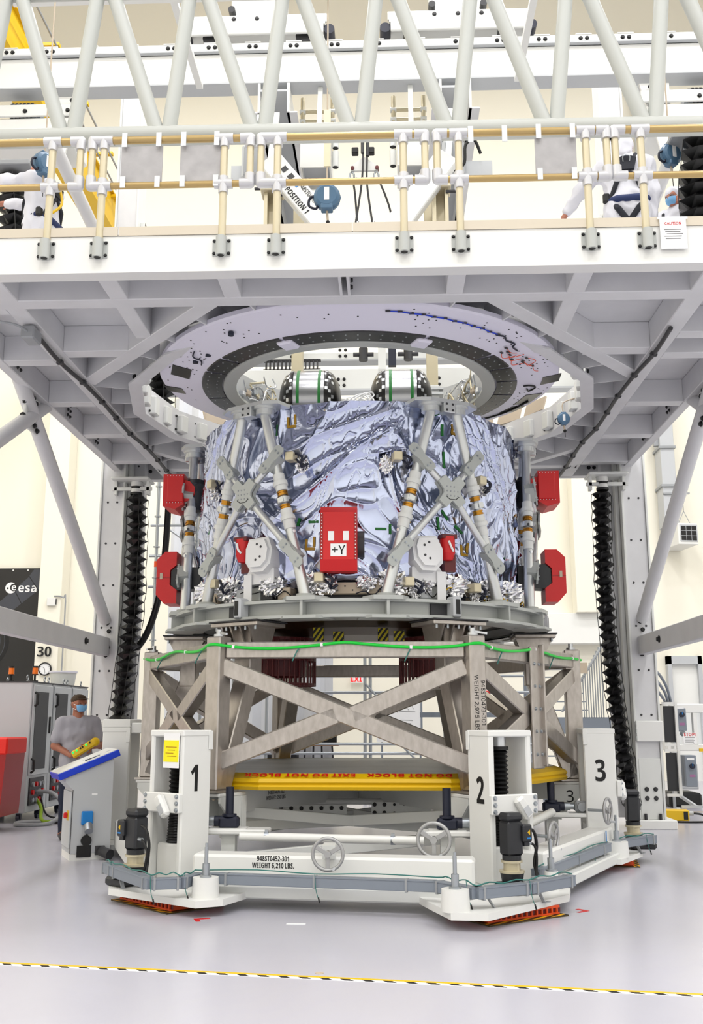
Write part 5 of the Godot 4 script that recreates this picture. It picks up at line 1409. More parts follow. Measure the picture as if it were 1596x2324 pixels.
	handwheel("grey handwheel half hidden behind column 2", Vector3(1.74, 0.47, 2.30), 62.0)
	part(o, "wheel_bracket", g().at(yaw(0, Vector3(-0.145, 0.435, 3.02))).b2(-0.05, 0.05, -0.05, 0.05, -0.1, 0.1), M.white2)
	# orange air pads on striped mats
	for e in [[-1.62, 2.98, -45.0, "under column 1's pad", 0.76], [1.33, 3.42, 34.0, "under column 2's pad", 0.70], [2.84, 0.35, 80.0, "under column 3's pad", 0.62]]:
		var a := thing("air_pad", "orange slotted air-bearing pad %s" % e[3], "pad", Vector3(e[0], 0.012, e[1]), e[2], "orange air pads")
		part(a, "body", g().b2(-e[4] / 2, e[4] / 2, 0, 0.06, -0.5, -0.012, 0.004), M.orange)
		part(a, "front_plate", g().b2(-e[4] / 2, e[4] / 2, 0.045, 0.062, -0.012, 0.0).b2(-e[4] / 2, e[4] / 2, 0.0, 0.012, -0.012, 0.0), M.orange)
		for i in 14:
			var x: float = (-0.5 + (i + 0.5) / 14.0) * e[4]
			part(a, "rib", g().b2(x - 0.007, x + 0.007, 0.012, 0.045, -0.012, 0.0), M.orange)
			part(a, "slot", g().b2(x + 0.009, x + 0.042, 0.012, 0.045, -0.0125, -0.0115), M.maroon)
		var mt := thing("striped_mat", "yellow and black striped floor mat under the orange pad, %s" % e[3].replace("under ", "at "), "mat", Vector3(e[0], 0.0, e[1]), e[2], "striped mats")
		var q := g()
		q.b2(-e[4] * 0.55, e[4] * 0.55, 0, 0.010, -0.45, 0.06)
		q.quv(Vector3(-e[4] * 0.55, 0.0105, 0.06), Vector3(e[4] * 0.55, 0.0105, 0.06), Vector3(e[4] * 0.55, 0.0105, 0.0), Vector3(-e[4] * 0.55, 0.0105, 0.0))
		part(mt, "mat_sheet", q, M.hazard)
	# grey cable tray round the foot of the frame
	for run in [[[[-2.06, 2.55], [-1.93, 2.78], [-1.47, 3.42], [-1.26, 3.36], [-1.16, 3.10], [0.68, 3.44], [0.95, 3.74], [1.36, 3.50], [1.74, 3.12]], "grey square cable tray running along the front of the base frame"], [[[1.50, 2.84], [2.46, 1.02]], "grey square cable tray along the right side beam"], [[[2.62, 0.78], [3.08, 0.34]], "short grey cable tray below column 3"]]:
		var q: Array = run[0]
		var t := thing("cable_tray", run[1], "tray", Vector3.ZERO, 0, "grey cable trays")
		for i in q.size() - 1:
			var A := Vector3(q[i][0], 0.235, q[i][1])
			var B := Vector3(q[i + 1][0], 0.235, q[i + 1][1])
			part(t, "duct", g().bar(A, B, 0.075, 0.075, Vector3.UP, 0.004), M.grey)
			part(t, "lid", g().bar(A + Vector3(0, 0.039, 0), B + Vector3(0, 0.039, 0), 0.081, 0.008), M.grey)
			var L := (B - A).length()
			for k in [0.1, 0.9] if L < 0.8 else [0.12, 0.5, 0.88]:
				var p := A.lerp(B, k)
				part(t, "clamp", g().bar(p - (B - A).normalized() * 0.008, p + (B - A).normalized() * 0.008, 0.088, 0.092), M.midgrey)
			if L > 0.3 and L < 1.0:
				var w := (B - A).normalized().cross(Vector3.UP) * 1.0
				var p := A.lerp(B, 0.2 if i else 0.5)
				part(t, "stay", g().bar(p + Vector3(0, -0.03, 0), p + Vector3(0, -0.12, 0) + (B - A).normalized() * 0.07, 0.008, 0.03, w).bar(p + Vector3(0, -0.118, 0) + (B - A).normalized() * 0.06, p + Vector3(0, -0.118, 0) + (B - A).normalized() * 0.13, 0.03, 0.006), M.midgrey)
		var wp: Array = []
		for i in q.size() - 1:
			for k in 4: wp.append(Vector3(q[i][0], 0, q[i][1]).lerp(Vector3(q[i + 1][0], 0, q[i + 1][1]), k / 4.0) + Vector3(0, 0.288 + 0.016 * (k % 2) + 0.006 * (i % 3), 0))
		wp.append(Vector3(q[-1][0], 0.285, q[-1][1]))
		part(t, "green_wire", g().pipe(wp, 0.005, 6, 3), M.teal)
		for i in range(3, wp.size(), 5):
			part(t, "hanging_lead", g().pipe([wp[i] + Vector3(0, 0, 0.04), wp[i] + Vector3(0.01, -0.10, 0.06), wp[i] + Vector3(0.03, -0.17, 0.06)], 0.003, 5, 3), M.teal)
			part(t, "lead_end", g().tube(wp[i] + Vector3(0.03, -0.16, 0.06), wp[i] + Vector3(0.04, -0.20, 0.06), 0.006), M.black)
	# floor marks
	for e in [[-1.12, 3.50, 20.0, "left"], [1.86, 3.02, -140.0, "right"]]:
		var k := thing("corner_mark", "red tape corner mark on the floor, %s of the base frame" % e[3], "tape", Vector3(e[0], 0, e[1]), e[2], "red corner marks")
		part(k, "strip", g().b2(0, 0.12, 0, 0.002, -0.03, 0.0), M.red)
		part(k, "strip", g().b2(0, 0.035, 0, 0.0022, 0.0, 0.08), M.red)
	var tp := thing("floor_tape", "yellow line with black and white dashes taped across the floor in the foreground", "tape", Vector3(0.0, 0, 5.18), -7.9)
	part(tp, "yellow_strip", g().b2(-3.2, 3.2, 0, 0.002, -0.035, 0.0), M.yellow)
	part(tp, "white_strip", g().b2(-3.2, 3.2, 0, 0.002, 0.0, 0.035), M.paper)
	for i in 52:
		var x := -3.15 + 0.123 * i
		part(tp, "black_dash", g().slab([Vector2(x, 0.002), Vector2(x + 0.055, 0.002), Vector2(x + 0.085, 0.034), Vector2(x + 0.03, 0.034)], 0.0, 0.003), M.ink)
	solo("floor_disc", g().tube(Vector3(-0.08, 0, 5.06), Vector3(-0.08, 0.003, 5.06), 0.025, -1, 20), M.tan, "small brownish disc stuck on the floor just above the tape line", "disc")
	part(self, "floor_label", g().b2(-0.42, -0.28, 0, 0.002, 3.62, 3.65), M.paper).set_meta("label", "small white label strip on the floor below the front beam")
	get_node("floor_label").set_meta("category", "label")

func eyebolt(par: Node3D, at: Vector3) -> void:
	var pts: Array = []
	for k in 13: pts.append(at + Vector3(0.0, 0.055 + 0.035 * sin(TAU * k / 12), 0.035 * cos(TAU * k / 12)))
	part(par, "eyebolt", g().pipe(pts, 0.008, 6).tube(at, at + Vector3(0, 0.02, 0), 0.015), M.galv)

func left_side() -> void:
	# mission banner, bay number, clock
	var b := thing("banner", "large black hanging banner printed with a planet and the esa logo on the back wall", "banner", Vector3(-9.94, 3.75, -13.93))
	part(b, "cloth", g().b2(-1.5, 1.4, -1.55, 1.55, -0.01, 0.01), M.banner)
	part(b, "solar_panel_print", g().prism([Vector2(1.39, 1.52), Vector2(1.39, 1.10), Vector2(0.45, 0.33), Vector2(0.10, 0.55), Vector2(0.95, 1.30), Vector2(1.1, 1.52)], 0.010, 0.012), M.bannerlight)
	for e in [[0.62, 0.98, 0.83, 0.62], [0.98, 1.34, 1.26, 0.95]]: part(b, "panel_seam", g().bar(Vector3(e[0], e[1], 0.0125), Vector3(e[2], e[3], 0.0125), 0.02, 0.002, Vector3.BACK), M.ink)
	for e in [[0.72, M.ink], [0.62, M.bannerlight], [0.60, M.banner], [0.50, M.bannerlight], [0.45, M.ink]]:
		part(b, "planet_print", g().tube(Vector3(-0.15, -0.35, 0.010), Vector3(-0.15, -0.35, 0.0125 + 0.0006 * (0.72 - e[0]) * 10), e[0], -1, 48), e[1])
	part(b, "logo_disc", g().tube(Vector3(0.52, 1.04, 0.01), Vector3(0.52, 1.04, 0.016), 0.145, -1, 40), M.paper)
	part(b, "logo_ring", g().tube(Vector3(0.60, 1.05, 0.01), Vector3(0.60, 1.05, 0.017), 0.10, -1, 32), M.banner)
	text(b, "e", 0.24, Vector3(0.605, 1.055, 0.018), Basis(), M.paper, "Droid Sans", 700)
	part(b, "logo_dot", g().tube(Vector3(0.44, 1.03, 0.01), Vector3(0.44, 1.03, 0.018), 0.025, -1, 16), M.banner)
	text(b, "esa", 0.31, Vector3(0.96, 1.035, 0.012), Basis(), M.paper, "Droid Sans", 700)
	for k in 8: part(b, "grommet", g().tube(Vector3(-1.4 + 0.39 * k, 1.5, 0.01), Vector3(-1.4 + 0.39 * k, 1.5, 0.016), 0.02, -1, 12), M.paper)
	var nb := thing("bay_number", "black number 30 on the cream pilaster above the wall clock", "sign", Vector3(-8.24, 3.11, -13.34))
	text(nb, "30", 0.34, Vector3.ZERO, Basis(), M.ink, "Droid Sans", 700, 0.01, "digits")
	var ck := thing("wall_clock", "round wall clock with black rim and white face under the number 30", "clock", Vector3(-8.20, 2.69, -13.36))
	part(ck, "rim", g().at(Transform3D(Basis(Vector3.RIGHT, PI / 2), Vector3.ZERO)).lathe([Vector2(0.135, 0.0), Vector2(0.165, 0.0), Vector2(0.165, 0.04), Vector2(0.145, 0.05), Vector2(0.135, 0.03)], 40), M.black)
	part(ck, "face", g().tube(Vector3(0, 0, 0.0), Vector3(0, 0, 0.025), 0.138, -1, 40), M.paper)
	for k in 12: part(ck, "hour_mark", g().bar(Vector3(0.108 * sin(TAU * k / 12), 0.108 * cos(TAU * k / 12), 0.026), Vector3(0.125 * sin(TAU * k / 12), 0.125 * cos(TAU * k / 12), 0.026), 0.008, 0.002, Vector3.BACK), M.ink)
	part(ck, "hour_hand", g().bar(Vector3(0, 0, 0.028), Vector3(-0.055, 0.05, 0.028), 0.009, 0.002, Vector3.BACK), M.ink)
	part(ck, "minute_hand", g().bar(Vector3(0, 0, 0.03), Vector3(0.012, -0.10, 0.03), 0.007, 0.002, Vector3.BACK), M.ink)
	var ap := thing("wall_box", "small white box on the pilaster right of the banner", "box", Vector3(-8.14, 4.36, -13.34))
	part(ap, "housing", g().b2(-0.11, 0.11, -0.1, 0.1, -0.05, 0.03, 0.01), M.white)
	part(ap, "terminals", g().b2(0.11, 0.125, -0.07, 0.07, -0.03, 0.01), M.dark)
	solo("wall_conduit", g().pipe([Vector3(-8.09, 4.5, -13.36), Vector3(-7.95, 4.5, -13.36), Vector3(-7.85, 4.46, -13.38), Vector3(-7.80, 4.36, -13.4), Vector3(-7.80, 2.2, -13.4)], 0.018, 8, 3), M.midgrey, "thin grey conduit from the white box down the cream wall", "conduit")
	# equipment racks
	for r in [[-3.78, "grey equipment rack with amber beacons, nearest of the row by the red cart"], [-4.70, "grey equipment rack with a dark mesh door, second in the row"], [-5.62, "grey equipment rack with a bucket on top, at the far end of the row"]]:
		var k := thing("equipment_rack", r[1], "cabinet", Vector3(-5.45, 0, r[0]), 0, "equipment racks")
		part(k, "body", g().b2(-0.6, 0.55, 0.14, 2.0, -0.44, 0.44, 0.012), M.lightgrey)
		part(k, "top_trim", g().b2(-0.61, 0.56, 1.99, 2.01, -0.45, 0.45), M.dark)
		var dr := part(k, "door", g().b2(0.55, 0.575, 0.66, 1.96, -0.41, 0.41, 0.008), M.lightgrey)
		part(dr, "mesh_panel", g().b2(0.575, 0.58, 0.74, 1.86, -0.22, 0.33), M.dark)
		for q in [0.8, 1.75]: part(dr, "latch", g().pipe([Vector3(0.58, q - 0.1, 0.37), Vector3(0.62, q - 0.07, 0.37), Vector3(0.62, q + 0.07, 0.37), Vector3(0.58, q + 0.1, 0.37)], 0.018, 8), M.black)
		part(dr, "grip", g().b2(0.58, 0.6, 1.25, 1.5, -0.33, -0.29, 0.006), M.black)
		var bay := part(k, "connector_bay", g().b2(0.55, 0.57, 0.24, 0.62, -0.26, 0.34), M.dark)
		for i in 12: part(bay, "connector", g().tube(Vector3(0.57, 0.31 + 0.11 * floorf(i / 4.0), -0.18 + 0.14 * (i % 4)), Vector3(0.60, 0.31 + 0.11 * floorf(i / 4.0), -0.18 + 0.14 * (i % 4)), 0.035, -1, 12), [M.galv, M.red, M.midgrey][i % 3])
		for q in [[-0.5, 0.38], [0.45, 0.38], [-0.5, -0.38], [0.45, -0.38]]: part(k, "caster", g().tube(Vector3(q[0] - 0.02, 0.06, q[1]), Vector3(q[0] + 0.02, 0.06, q[1]), 0.06, -1, 20).b2(q[0] - 0.035, q[0] + 0.035, 0.06, 0.145, q[1] - 0.03, q[1] + 0.03), M.navy)
		for q in [[0.45, 0.38], [-0.2, 0.38], [0.45, -0.36]]: eyebolt(k, Vector3(q[0], 2.01, q[1]))
		if r[0] > -4.0:
			part(k, "warning_label", g().b2(-0.28, -0.06, 1.30, 1.37, 0.44, 0.443), M.paper)
			part(k, "warning_triangle", g().prism([Vector2(-0.28, 1.30), Vector2(-0.20, 1.30), Vector2(-0.24, 1.37)], 0.443, 0.446), M.yellow)
			part(k, "red_strip", g().b2(-0.16, -0.06, 1.355, 1.37, 0.443, 0.446).b2(-0.14, 0.06, 1.94, 1.965, 0.44, 0.444), M.red)
			part(k, "hanging_cable", g().pipe([Vector3(-0.08, 2.02, 0.2), Vector3(-0.08, 2.0, 0.47), Vector3(-0.09, 1.5, 0.47), Vector3(-0.05, 1.0, 0.47)], 0.012, 8, 4), M.midgrey)
			for q in [-0.12, 0.38]:
				var bc := thing("beacon_lamp", "amber warning beacon standing on the near rack, %s of two" % ("left" if q < 0 else "right"), "beacon", Vector3(-5.36 if q < 0 else -4.98, 2.01, r[0] + 0.1 + 0.1 * q), 0, "amber beacons")
				part(bc, "stem", g().tube(Vector3(0, 0, 0), Vector3(0, 0.11, 0), 0.016, -1, 12).tube(Vector3.ZERO, Vector3(0, 0.02, 0), 0.05, -1, 16), M.black)
				part(bc, "lens", g().tube(Vector3(0, 0.11, 0), Vector3(0, 0.21, 0), 0.042, 0.04, 20), M.amber)
				part(bc, "cap", g().tube(Vector3(0, 0.21, 0), Vector3(0, 0.235, 0), 0.044, -1, 20).tube(Vector3(0, 0.10, 0), Vector3(0, 0.115, 0), 0.05, -1, 20), M.black)
	var bu := thing("bucket", "white lidded tub standing on the farthest rack beside the tower leg", "bucket", Vector3(-5.2, 2.01, -5.62))
	part(bu, "tub", g().lathe([Vector2(0, 0), Vector2(0.19, 0.0), Vector2(0.22, 0.22), Vector2(0, 0.22)], 28), M.white2)
	part(bu, "lid", g().lathe([Vector2(0, 0.22), Vector2(0.235, 0.22), Vector2(0.235, 0.25), Vector2(0, 0.26)], 28), M.cone)
	# red cart
	var ct := thing("red_cart", "tall red wheeled bin at the left edge in front of the racks", "cart", Vector3(-5.25, 0, -2.45))
	part(ct, "tub", g().at(Transform3D(Basis.from_scale(Vector3.ONE), Vector3.ZERO)).prism([Vector2(-0.5, 0.2), Vector2(0.46, 0.2), Vector2(0.5, 1.02), Vector2(-0.5, 1.02)], -0.35, 0.35), M.redcart)
	part(ct, "bright_top", g().b2(-0.52, 0.515, 1.0, 1.22, -0.37, 0.37, 0.02), M.redtop)
	for s in [-1, 1]: part(ct, "wheel", g().tube(Vector3(0.30 * s - 0.03, 0.1, 0.28), Vector3(0.30 * s + 0.03, 0.1, 0.28), 0.1, -1, 24).b2(0.3 * s - 0.05, 0.3 * s + 0.05, 0.14, 0.21, 0.22, 0.34), M.black)
	# control console
	var c := thing("control_console", "pale grey slanted control console with a blue-edged top in front of the man", "console", Vector3(-2.96, 0, 0.10), 27.0)
	var pr := [Vector2(-0.22, 0.07), Vector2(0.20, 0.07), Vector2(0.20, 1.06), Vector2(-0.30, 0.86), Vector2(-0.30, 0.80), Vector2(-0.22, 0.72)]
	part(c, "body", g().prism(pr, -0.26, 0.26), M.lightgrey)
	part(c, "plinth", g().b2(-0.22, 0.20, 0.0, 0.07, -0.25, 0.25), M.white)
	var tx := Transform3D(Basis(Vector3.BACK, 0.38), Vector3(-0.06, 0.985, 0))
	part(c, "blue_edge", g().at(tx).b2(-0.345, 0.335, -0.04, 0.03, -0.29, 0.29, 0.006), M.blue)
	part(c, "top_panel", g().at(tx).b2(-0.335, 0.325, 0.03, 0.038, -0.28, 0.28), M.white)
	for q in [[-0.02, 0.0], [0.12, 0.05], [0.22, 0.08]]: part(c, "panel_label", g().at(tx).b2(q[0], q[0] + 0.06, 0.038, 0.04, q[1], q[1] + 0.04), M.lightgrey)
	part(c, "pen", g().at(tx).tube(Vector3(-0.02, 0.045, 0.18), Vector3(0.14, 0.045, 0.22), 0.006, 0.003, 8), M.navy)
	var dn := part(c, "door", g().b2(-0.235, -0.22, 0.12, 0.70, -0.24, 0.24, 0.004), M.lightgrey)
	part(dn, "isolator_plate", g().b2(-0.24, -0.235, 0.40, 0.50, 0.06, 0.16), M.yellow)
	part(dn, "isolator_knob", g().b2(-0.28, -0.24, 0.42, 0.48, 0.09, 0.13, 0.01), M.red)
	part(c, "door_gap", g().b2(-0.222, -0.216, 0.07, 0.72, 0.258, 0.263), M.dark)
	part(c, "blue_socket", g().b2(-0.12, 0.0, 0.36, 0.50, 0.26, 0.30, 0.01), M.lblue)
	part(c, "plug", g().tube(Vector3(-0.05, 0.36, 0.30), Vector3(-0.05, 0.30, 0.36), 0.045, -1, 20), M.galv)
	part(c, "socket_cap", g().tube(Vector3(-0.06, 0.20, 0.27), Vector3(-0.06, 0.20, 0.30), 0.055, -1, 20).bar(Vector3(-0.055, 0.30, 0.30), Vector3(-0.06, 0.20, 0.285), 0.02, 0.012), M.black)
	part(c, "vent_panel", g().b2(-0.15, 0.0, 0.03, 0.15, 0.262, 0.268, 0.004), M.black)
	part(c, "cable_gland", g().b2(0.04, 0.14, 0.05, 0.14, 0.26, 0.29).tube(Vector3(0.10, 0.09, 0.29), Vector3(0.17, 0.06, 0.42), 0.05, 0.055, 16), M.dark)
	part(c, "name_label", g().b2(-0.02, 0.04, 0.66, 0.68, 0.26, 0.262), M.paper)
	# floor cables
	solo("floor_cable", g().pipe([Vector3(-4.86, 0.42, -3.70), Vector3(-4.62, 0.40, -3.68), Vector3(-4.38, 0.2, -3.5), Vector3(-4.45, 0.03, -3.1), Vector3(-4.8, 0.03, -2.9), Vector3(-4.9, 0.03, -3.2), Vector3(-4.4, 0.03, -3.4)], 0.03, 8, 6), M.midgrey, "thick grey cable with a white plug looping from the rack to the floor", "cable")
	solo("floor_cable", g().pipe([Vector3(-4.87, 0.30, -3.75), Vector3(-4.75, 0.2, -3.6), Vector3(-4.6, 0.04, -3.3), Vector3(-4.3, 0.04, -3.6), Vector3(-4.0, 0.04, -4.0), Vector3(-4.3, 0.04, -4.6)], 0.025, 8, 6), mat("lime", Color(0.55, 0.68, 0.12), 0.6), "yellow-green cable running from the rack across the floor", "cable")
	solo("floor_cable", g().pipe([Vector3(-4.87, 0.35, -3.9), Vector3(-4.7, 0.1, -3.7), Vector3(-4.5, 0.03, -3.8), Vector3(-4.2, 0.03, -3.5), Vector3(-4.4, 0.03, -3.2)], 0.014, 8, 6), M.black, "thin black cable lying between the grey and yellow-green cables", "cable")
	# yellow runway girder high on the left
	var y := thing("crane_runway", "yellow crane runway girder with bracket arms high on the left", "girder", Vector3(-6.2, 12.5, 0))
	part(y, "bottom_plate", g().b2(-0.27, 0.27, 0, 0.03, -13.5, 8), M.yellow)
	part(y, "web", g().b2(0.16, 0.20, 0.03, 0.85, -13.5, 8), M.yellow)
	part(y, "web", g().b2(-0.20, -0.16, 0.03, 0.85, -13.5, 8), M.yellow)
	part(y, "top_flange", g().b2(-0.27, 0.27, 0.85, 0.89, -13.5, 8), M.yellow)
	for k in 12:
		part(y, "bracket_arm", g().b2(0.2, 0.72, 0.76, 0.82, -13.0 + 1.75 * k - 0.05, -13.0 + 1.75 * k + 0.05), M.yellow)
	for q in [0.42, 0.68]: part(y, "conductor_cable", g().pipe([Vector3(q, 0.74, -13.4), Vector3(q, 0.74, 8)], 0.022, 6), M.midgrey)
	part(y, "number_plate", g().b2(0.2, 0.21, 0.08, 0.72, 4.0, 4.9), M.paper)
	text(y, "30", 0.55, Vector3(0.212, 0.4, 4.3), Basis(Vector3.UP, PI / 2), M.ink)

func right_side() -> void:
	# wall duct and ventilation box
	var d := thing("air_duct", "grey sheet-metal air duct running down the right of the back wall", "duct", Vector3(7.55, 0, -13.6))
	part(d, "riser", g().b2(-0.3, 0.05, 6.2, 20.0, -0.35, 0.2, 0.01), M.lightgrey)
	part(d, "joint", g().b2(-0.34, 0.08, 8.2, 8.26, -0.4, 0.25).b2(-0.34, 0.08, 7.2, 7.26, -0.4, 0.25), M.midgrey)
	part(d, "side_bracket", g().b2(-0.42, -0.3, 8.3, 8.7, 0.0, 0.1).b2(-0.3, 0.35, 7.0, 7.04, 0.18, 0.24), M.midgrey)
	var v := thing("vent_box", "white square air outlet box with a dark grille on the right back wall", "vent", Vector3(7.62, 5.92, -13.3), 10)
	v.scale = Vector3.ONE * 0.8
	part(v, "box", g().b2(-0.32, 0.32, -0.33, 0.33, -0.8, 0.4, 0.01), M.white)
	part(v, "grille_frame", g().b2(-0.26, 0.30, -0.24, 0.28, 0.40, 0.42), M.lightgrey)
	for i in 3:
		for j in 3: part(v, "grille_opening", g().b2(-0.23 + 0.17 * i, -0.075 + 0.17 * i, -0.21 + 0.155 * j, -0.07 + 0.155 * j, 0.42, 0.424), M.black)
	for s in [-0.2, 0.2]: part(v, "hanger", g().tube(Vector3(s, 0.33, 0.2), Vector3(0.0, 0.75, 0.2), 0.01).tube(Vector3(0.0, 0.75, 0.2), Vector3(0.0, 1.6, 0.2), 0.01), M.midgrey)
	# door in the back wall
	var dr := thing("door_1", "", "", Vector3(7.62, 0, -13.92))
	dr.set_meta("kind", "structure")
	part(dr, "frame", g().b2(-0.42, -0.32, 0, 3.0, -0.1, 0.12).b2(0.32, 0.42, 0, 3.0, -0.1, 0.12), M.lightgrey)
	part(dr, "lintel", g().b2(-0.42, 0.42, 2.8, 3.0, -0.1, 0.12), M.lightgrey)
	part(dr, "leaf", g().b2(-0.32, 0.32, 0, 2.8, -0.06, 0.0), M.wallwhite)
	# electrical stand with two switch boxes
	var e := thing("switch_stand", "white frame on casters with dark panels and grey switch boxes, beside the right tower leg", "stand", Vector3(4.62, 0, -4.6))
	for q in [[-0.08, -0.14], [0.10, -0.14], [0.10, 0.16]]: part(e, "upright", g().b2(q[0] - 0.02, q[0] + 0.02, 0.30, 1.72, q[1] - 0.02, q[1] + 0.02), M.white)
	for q in [0.34, 1.0, 1.08, 1.70]: part(e, "cross_bar", g().b2(-0.1, 0.12, q - 0.02, q + 0.02, 0.12, 0.17), M.white)
	part(e, "dark_panel", g().b2(-0.08, 0.08, 1.12, 1.66, 0.10, 0.13), M.charcoal)
	part(e, "dark_panel", g().b2(-0.08, 0.08, 0.40, 0.96, 0.10, 0.13), M.charcoal)
	part(e, "foot", g().bar(Vector3(0.08, 0.34, 0.1), Vector3(0.22, 0.2, 0.5), 0.04, 0.04).bar(Vector3(0.0, 0.2, 0.5), Vector3(0.42, 0.2, 0.5), 0.04, 0.04), M.lightgrey)
	for q in [0.36, -0.05]:
		var cs := part(e, "caster", g().tube(Vector3(q - 0.02, 0.075, 0.5), Vector3(q + 0.02, 0.075, 0.5), 0.075, -1, 24), M.dark)
		part(cs, "fork", g().bar(Vector3(q, 0.19, 0.5), Vector3(q, 0.075, 0.53), 0.06, 0.02), M.galv)
	for q in [[0.17, 1.46, 0.34, 0.0], [0.24, 0.70, 0.46, 0.12]]:
		var sb := part(e, "switch_box", g().b2(q[0] - 0.08, q[0] + 0.09, q[1] - q[2] / 2, q[1] + q[2] / 2, -0.1 + q[3], 0.14 + q[3], 0.008), M.grey)
		part(sb, "rotary_knob", g().tube(Vector3(q[0] + 0.02, q[1] + 0.07, 0.14 + q[3]), Vector3(q[0] + 0.02, q[1] + 0.07, 0.18 + q[3]), 0.038, -1, 20), M.navy)
		part(sb, "pointer", g().b2(q[0] + 0.015, q[0] + 0.025, q[1] + 0.07, q[1] + 0.11, 0.18 + q[3], 0.19 + q[3]), M.lblue)
		part(sb, "red_label", g().b2(q[0] - 0.02, q[0] + 0.06, q[1] - 0.09, q[1] - 0.05, 0.14 + q[3], 0.143 + q[3]), M.pink)
		part(sb, "name_label", g().b2(q[0] - 0.05, q[0] + 0.06, q[1] + 0.16, q[1] + 0.19, 0.14 + q[3], 0.143 + q[3]), M.paper)
	var hs := thing("conduit_hose", "three grey flexible conduits arching from the right tower leg down to the switch stand", "hose", Vector3.ZERO)
	for k in 3: part(hs, "hose", g().pipe([Vector3(4.12, 2.15 - 0.09 * k, -3.5), Vector3(4.34 - 0.02 * k, 2.14 - 0.12 * k, -3.9), Vector3(4.56 - 0.03 * k, 1.96 - 0.09 * k, -4.3), Vector3(4.70 - 0.045 * k, 1.72, -4.6)], 0.022, 8, 6), M.grey)
	# white enclosure with windows
	var m := thing("machine_guard", "white machine enclosure with glazed windows and a STOP notice at the right edge", "machine", Vector3(5.55, 0, -6.2))
	part(m, "front_frame", g().b2(-0.52, 0.9, 1.57, 1.72, -0.1, 0.02, 0.01).b2(-0.52, 0.9, 0.94, 1.05, -0.1, 0.02, 0.01).b2(-0.52, -0.42, 1.05, 1.57, -0.1, 0.02).b2(-0.06, 0.0, 1.05, 1.57, -0.1, 0.02).b2(0.8, 0.9, 1.05, 1.57, -0.1, 0.02), M.white)
	part(m, "side_wall", g().b2(-0.52, -0.48, 0.94, 1.72, -1.2, -0.1), M.white)
	part(m, "top", g().b2(-0.52, 0.9, 1.70, 1.72, -1.2, -0.1), M.white)
	part(m, "floor_plate", g().b2(-0.48, 0.9, 0.94, 0.98, -1.2, -0.1), M.lightgrey)
	for q in [[-0.42, -0.06], [0.0, 0.8]]: part(m, "pane", g().b2(q[0], q[1], 1.05, 1.57, -0.05, -0.045), M.glass)
	part(m, "inner_bin", g().b2(-0.4, -0.2, 1.0, 1.32, -0.7, -0.4, 0.02).b2(-0.4, -0.28, 1.32, 1.36, -0.7, -0.4), M.cone)
	part(m, "inner_arm", g().pipe([Vector3(-0.28, 1.5, -0.6), Vector3(-0.18, 1.45, -0.6), Vector3(-0.14, 1.25, -0.6)], 0.03, 8, 4), M.grey)
	part(m, "dial", g().tube(Vector3(-0.11, 1.22, -0.5), Vector3(-0.11, 1.22, -0.47), 0.05, -1, 20), M.dark)
	for q in [[-0.46, -0.1], [0.1, -0.1], [-0.46, -1.2]]: part(m, "leg", g().b2(q[0], q[0] + 0.04, 0, 0.94, q[1], q[1] + 0.05), M.midgrey)
	part(m, "vent_unit", g().b2(-0.38, 0.02, 0.30, 0.72, -0.6, -0.2, 0.01), M.lightgrey)
	for k in 9: part(m, "louvre", g().b2(-0.30, -0.02, 0.36 + 0.035 * k, 0.375 + 0.035 * k, -0.2, -0.19), M.midgrey)
	part(m, "black_plinth", g().b2(-0.5, 0.05, 0.02, 0.24, -0.9, -0.15, 0.03), M.black)
	part(m, "yellow_corner", g().b2(0.0, 0.1, 0.93, 0.98, 0.02, 0.05), M.yellow)
	var st := part(m, "stop_notice", g().b2(-0.25, -0.03, 1.06, 1.24, 0.0, 0.024), M.paper)
	text(st, "STOP!", 0.075, Vector3(-0.14, 1.21, 0.026), Basis(), M.inkred, "Droid Sans", 700, 0.002)
	for k in 4: part(st, "printed_line", g().b2(-0.22, -0.06 - 0.02 * (k % 2), 1.155 - 0.024 * k, 1.163 - 0.024 * k, 0.024, 0.0255), M.inkgrey)
	# yellow case on the floor
	var yb := thing("yellow_case", "yellow box with a black end label lying on the floor behind the tower foot", "case", Vector3(4.55, 0, -4.0), -8)
	part(yb, "body", g().b2(-0.32, 0.13, 0.02, 0.17, -0.1, 0.1, 0.012), M.yellow)
	part(yb, "end_label", g().b2(0.05, 0.11, 0.04, 0.15, 0.10, 0.104), M.black)
	part(yb, "connector", g().tube(Vector3(0.13, 0.12, 0), Vector3(0.20, 0.12, 0), 0.03, -1, 12), M.lightgrey)
	part(yb, "lead", g().pipe([Vector3(0.20, 0.12, 0), Vector3(0.33, 0.10, 0.02), Vector3(0.36, 0.02, 0.08), Vector3(0.2, 0.015, 0.18), Vector3(-0.05, 0.015, 0.2)], 0.014, 8, 5), M.black)
	var ft := thing("floor_tape", "yellow and black striped line taped on the far floor behind the right tower leg", "tape", Vector3(5.6, 0, -5.6), 8)
	part(ft, "yellow_strip", g().b2(-1.3, 1.6, 0, 0.002, -0.05, 0.02), M.yellow)
	for k in 20: part(ft, "black_dash", g().slab([Vector2(-1.28 + 0.145 * k, -0.02), Vector2(-1.21 + 0.145 * k, -0.02), Vector2(-1.18 + 0.145 * k, 0.02), Vector2(-1.25 + 0.145 * k, 0.02)], 0, 0.003), M.ink)

func scaffold_tube(o: Node3D, a: Vector3, b: Vector3, r := 0.026) -> void:
	part(o, "tube", g().tube(a, b, r, -1, 12), M.galv)

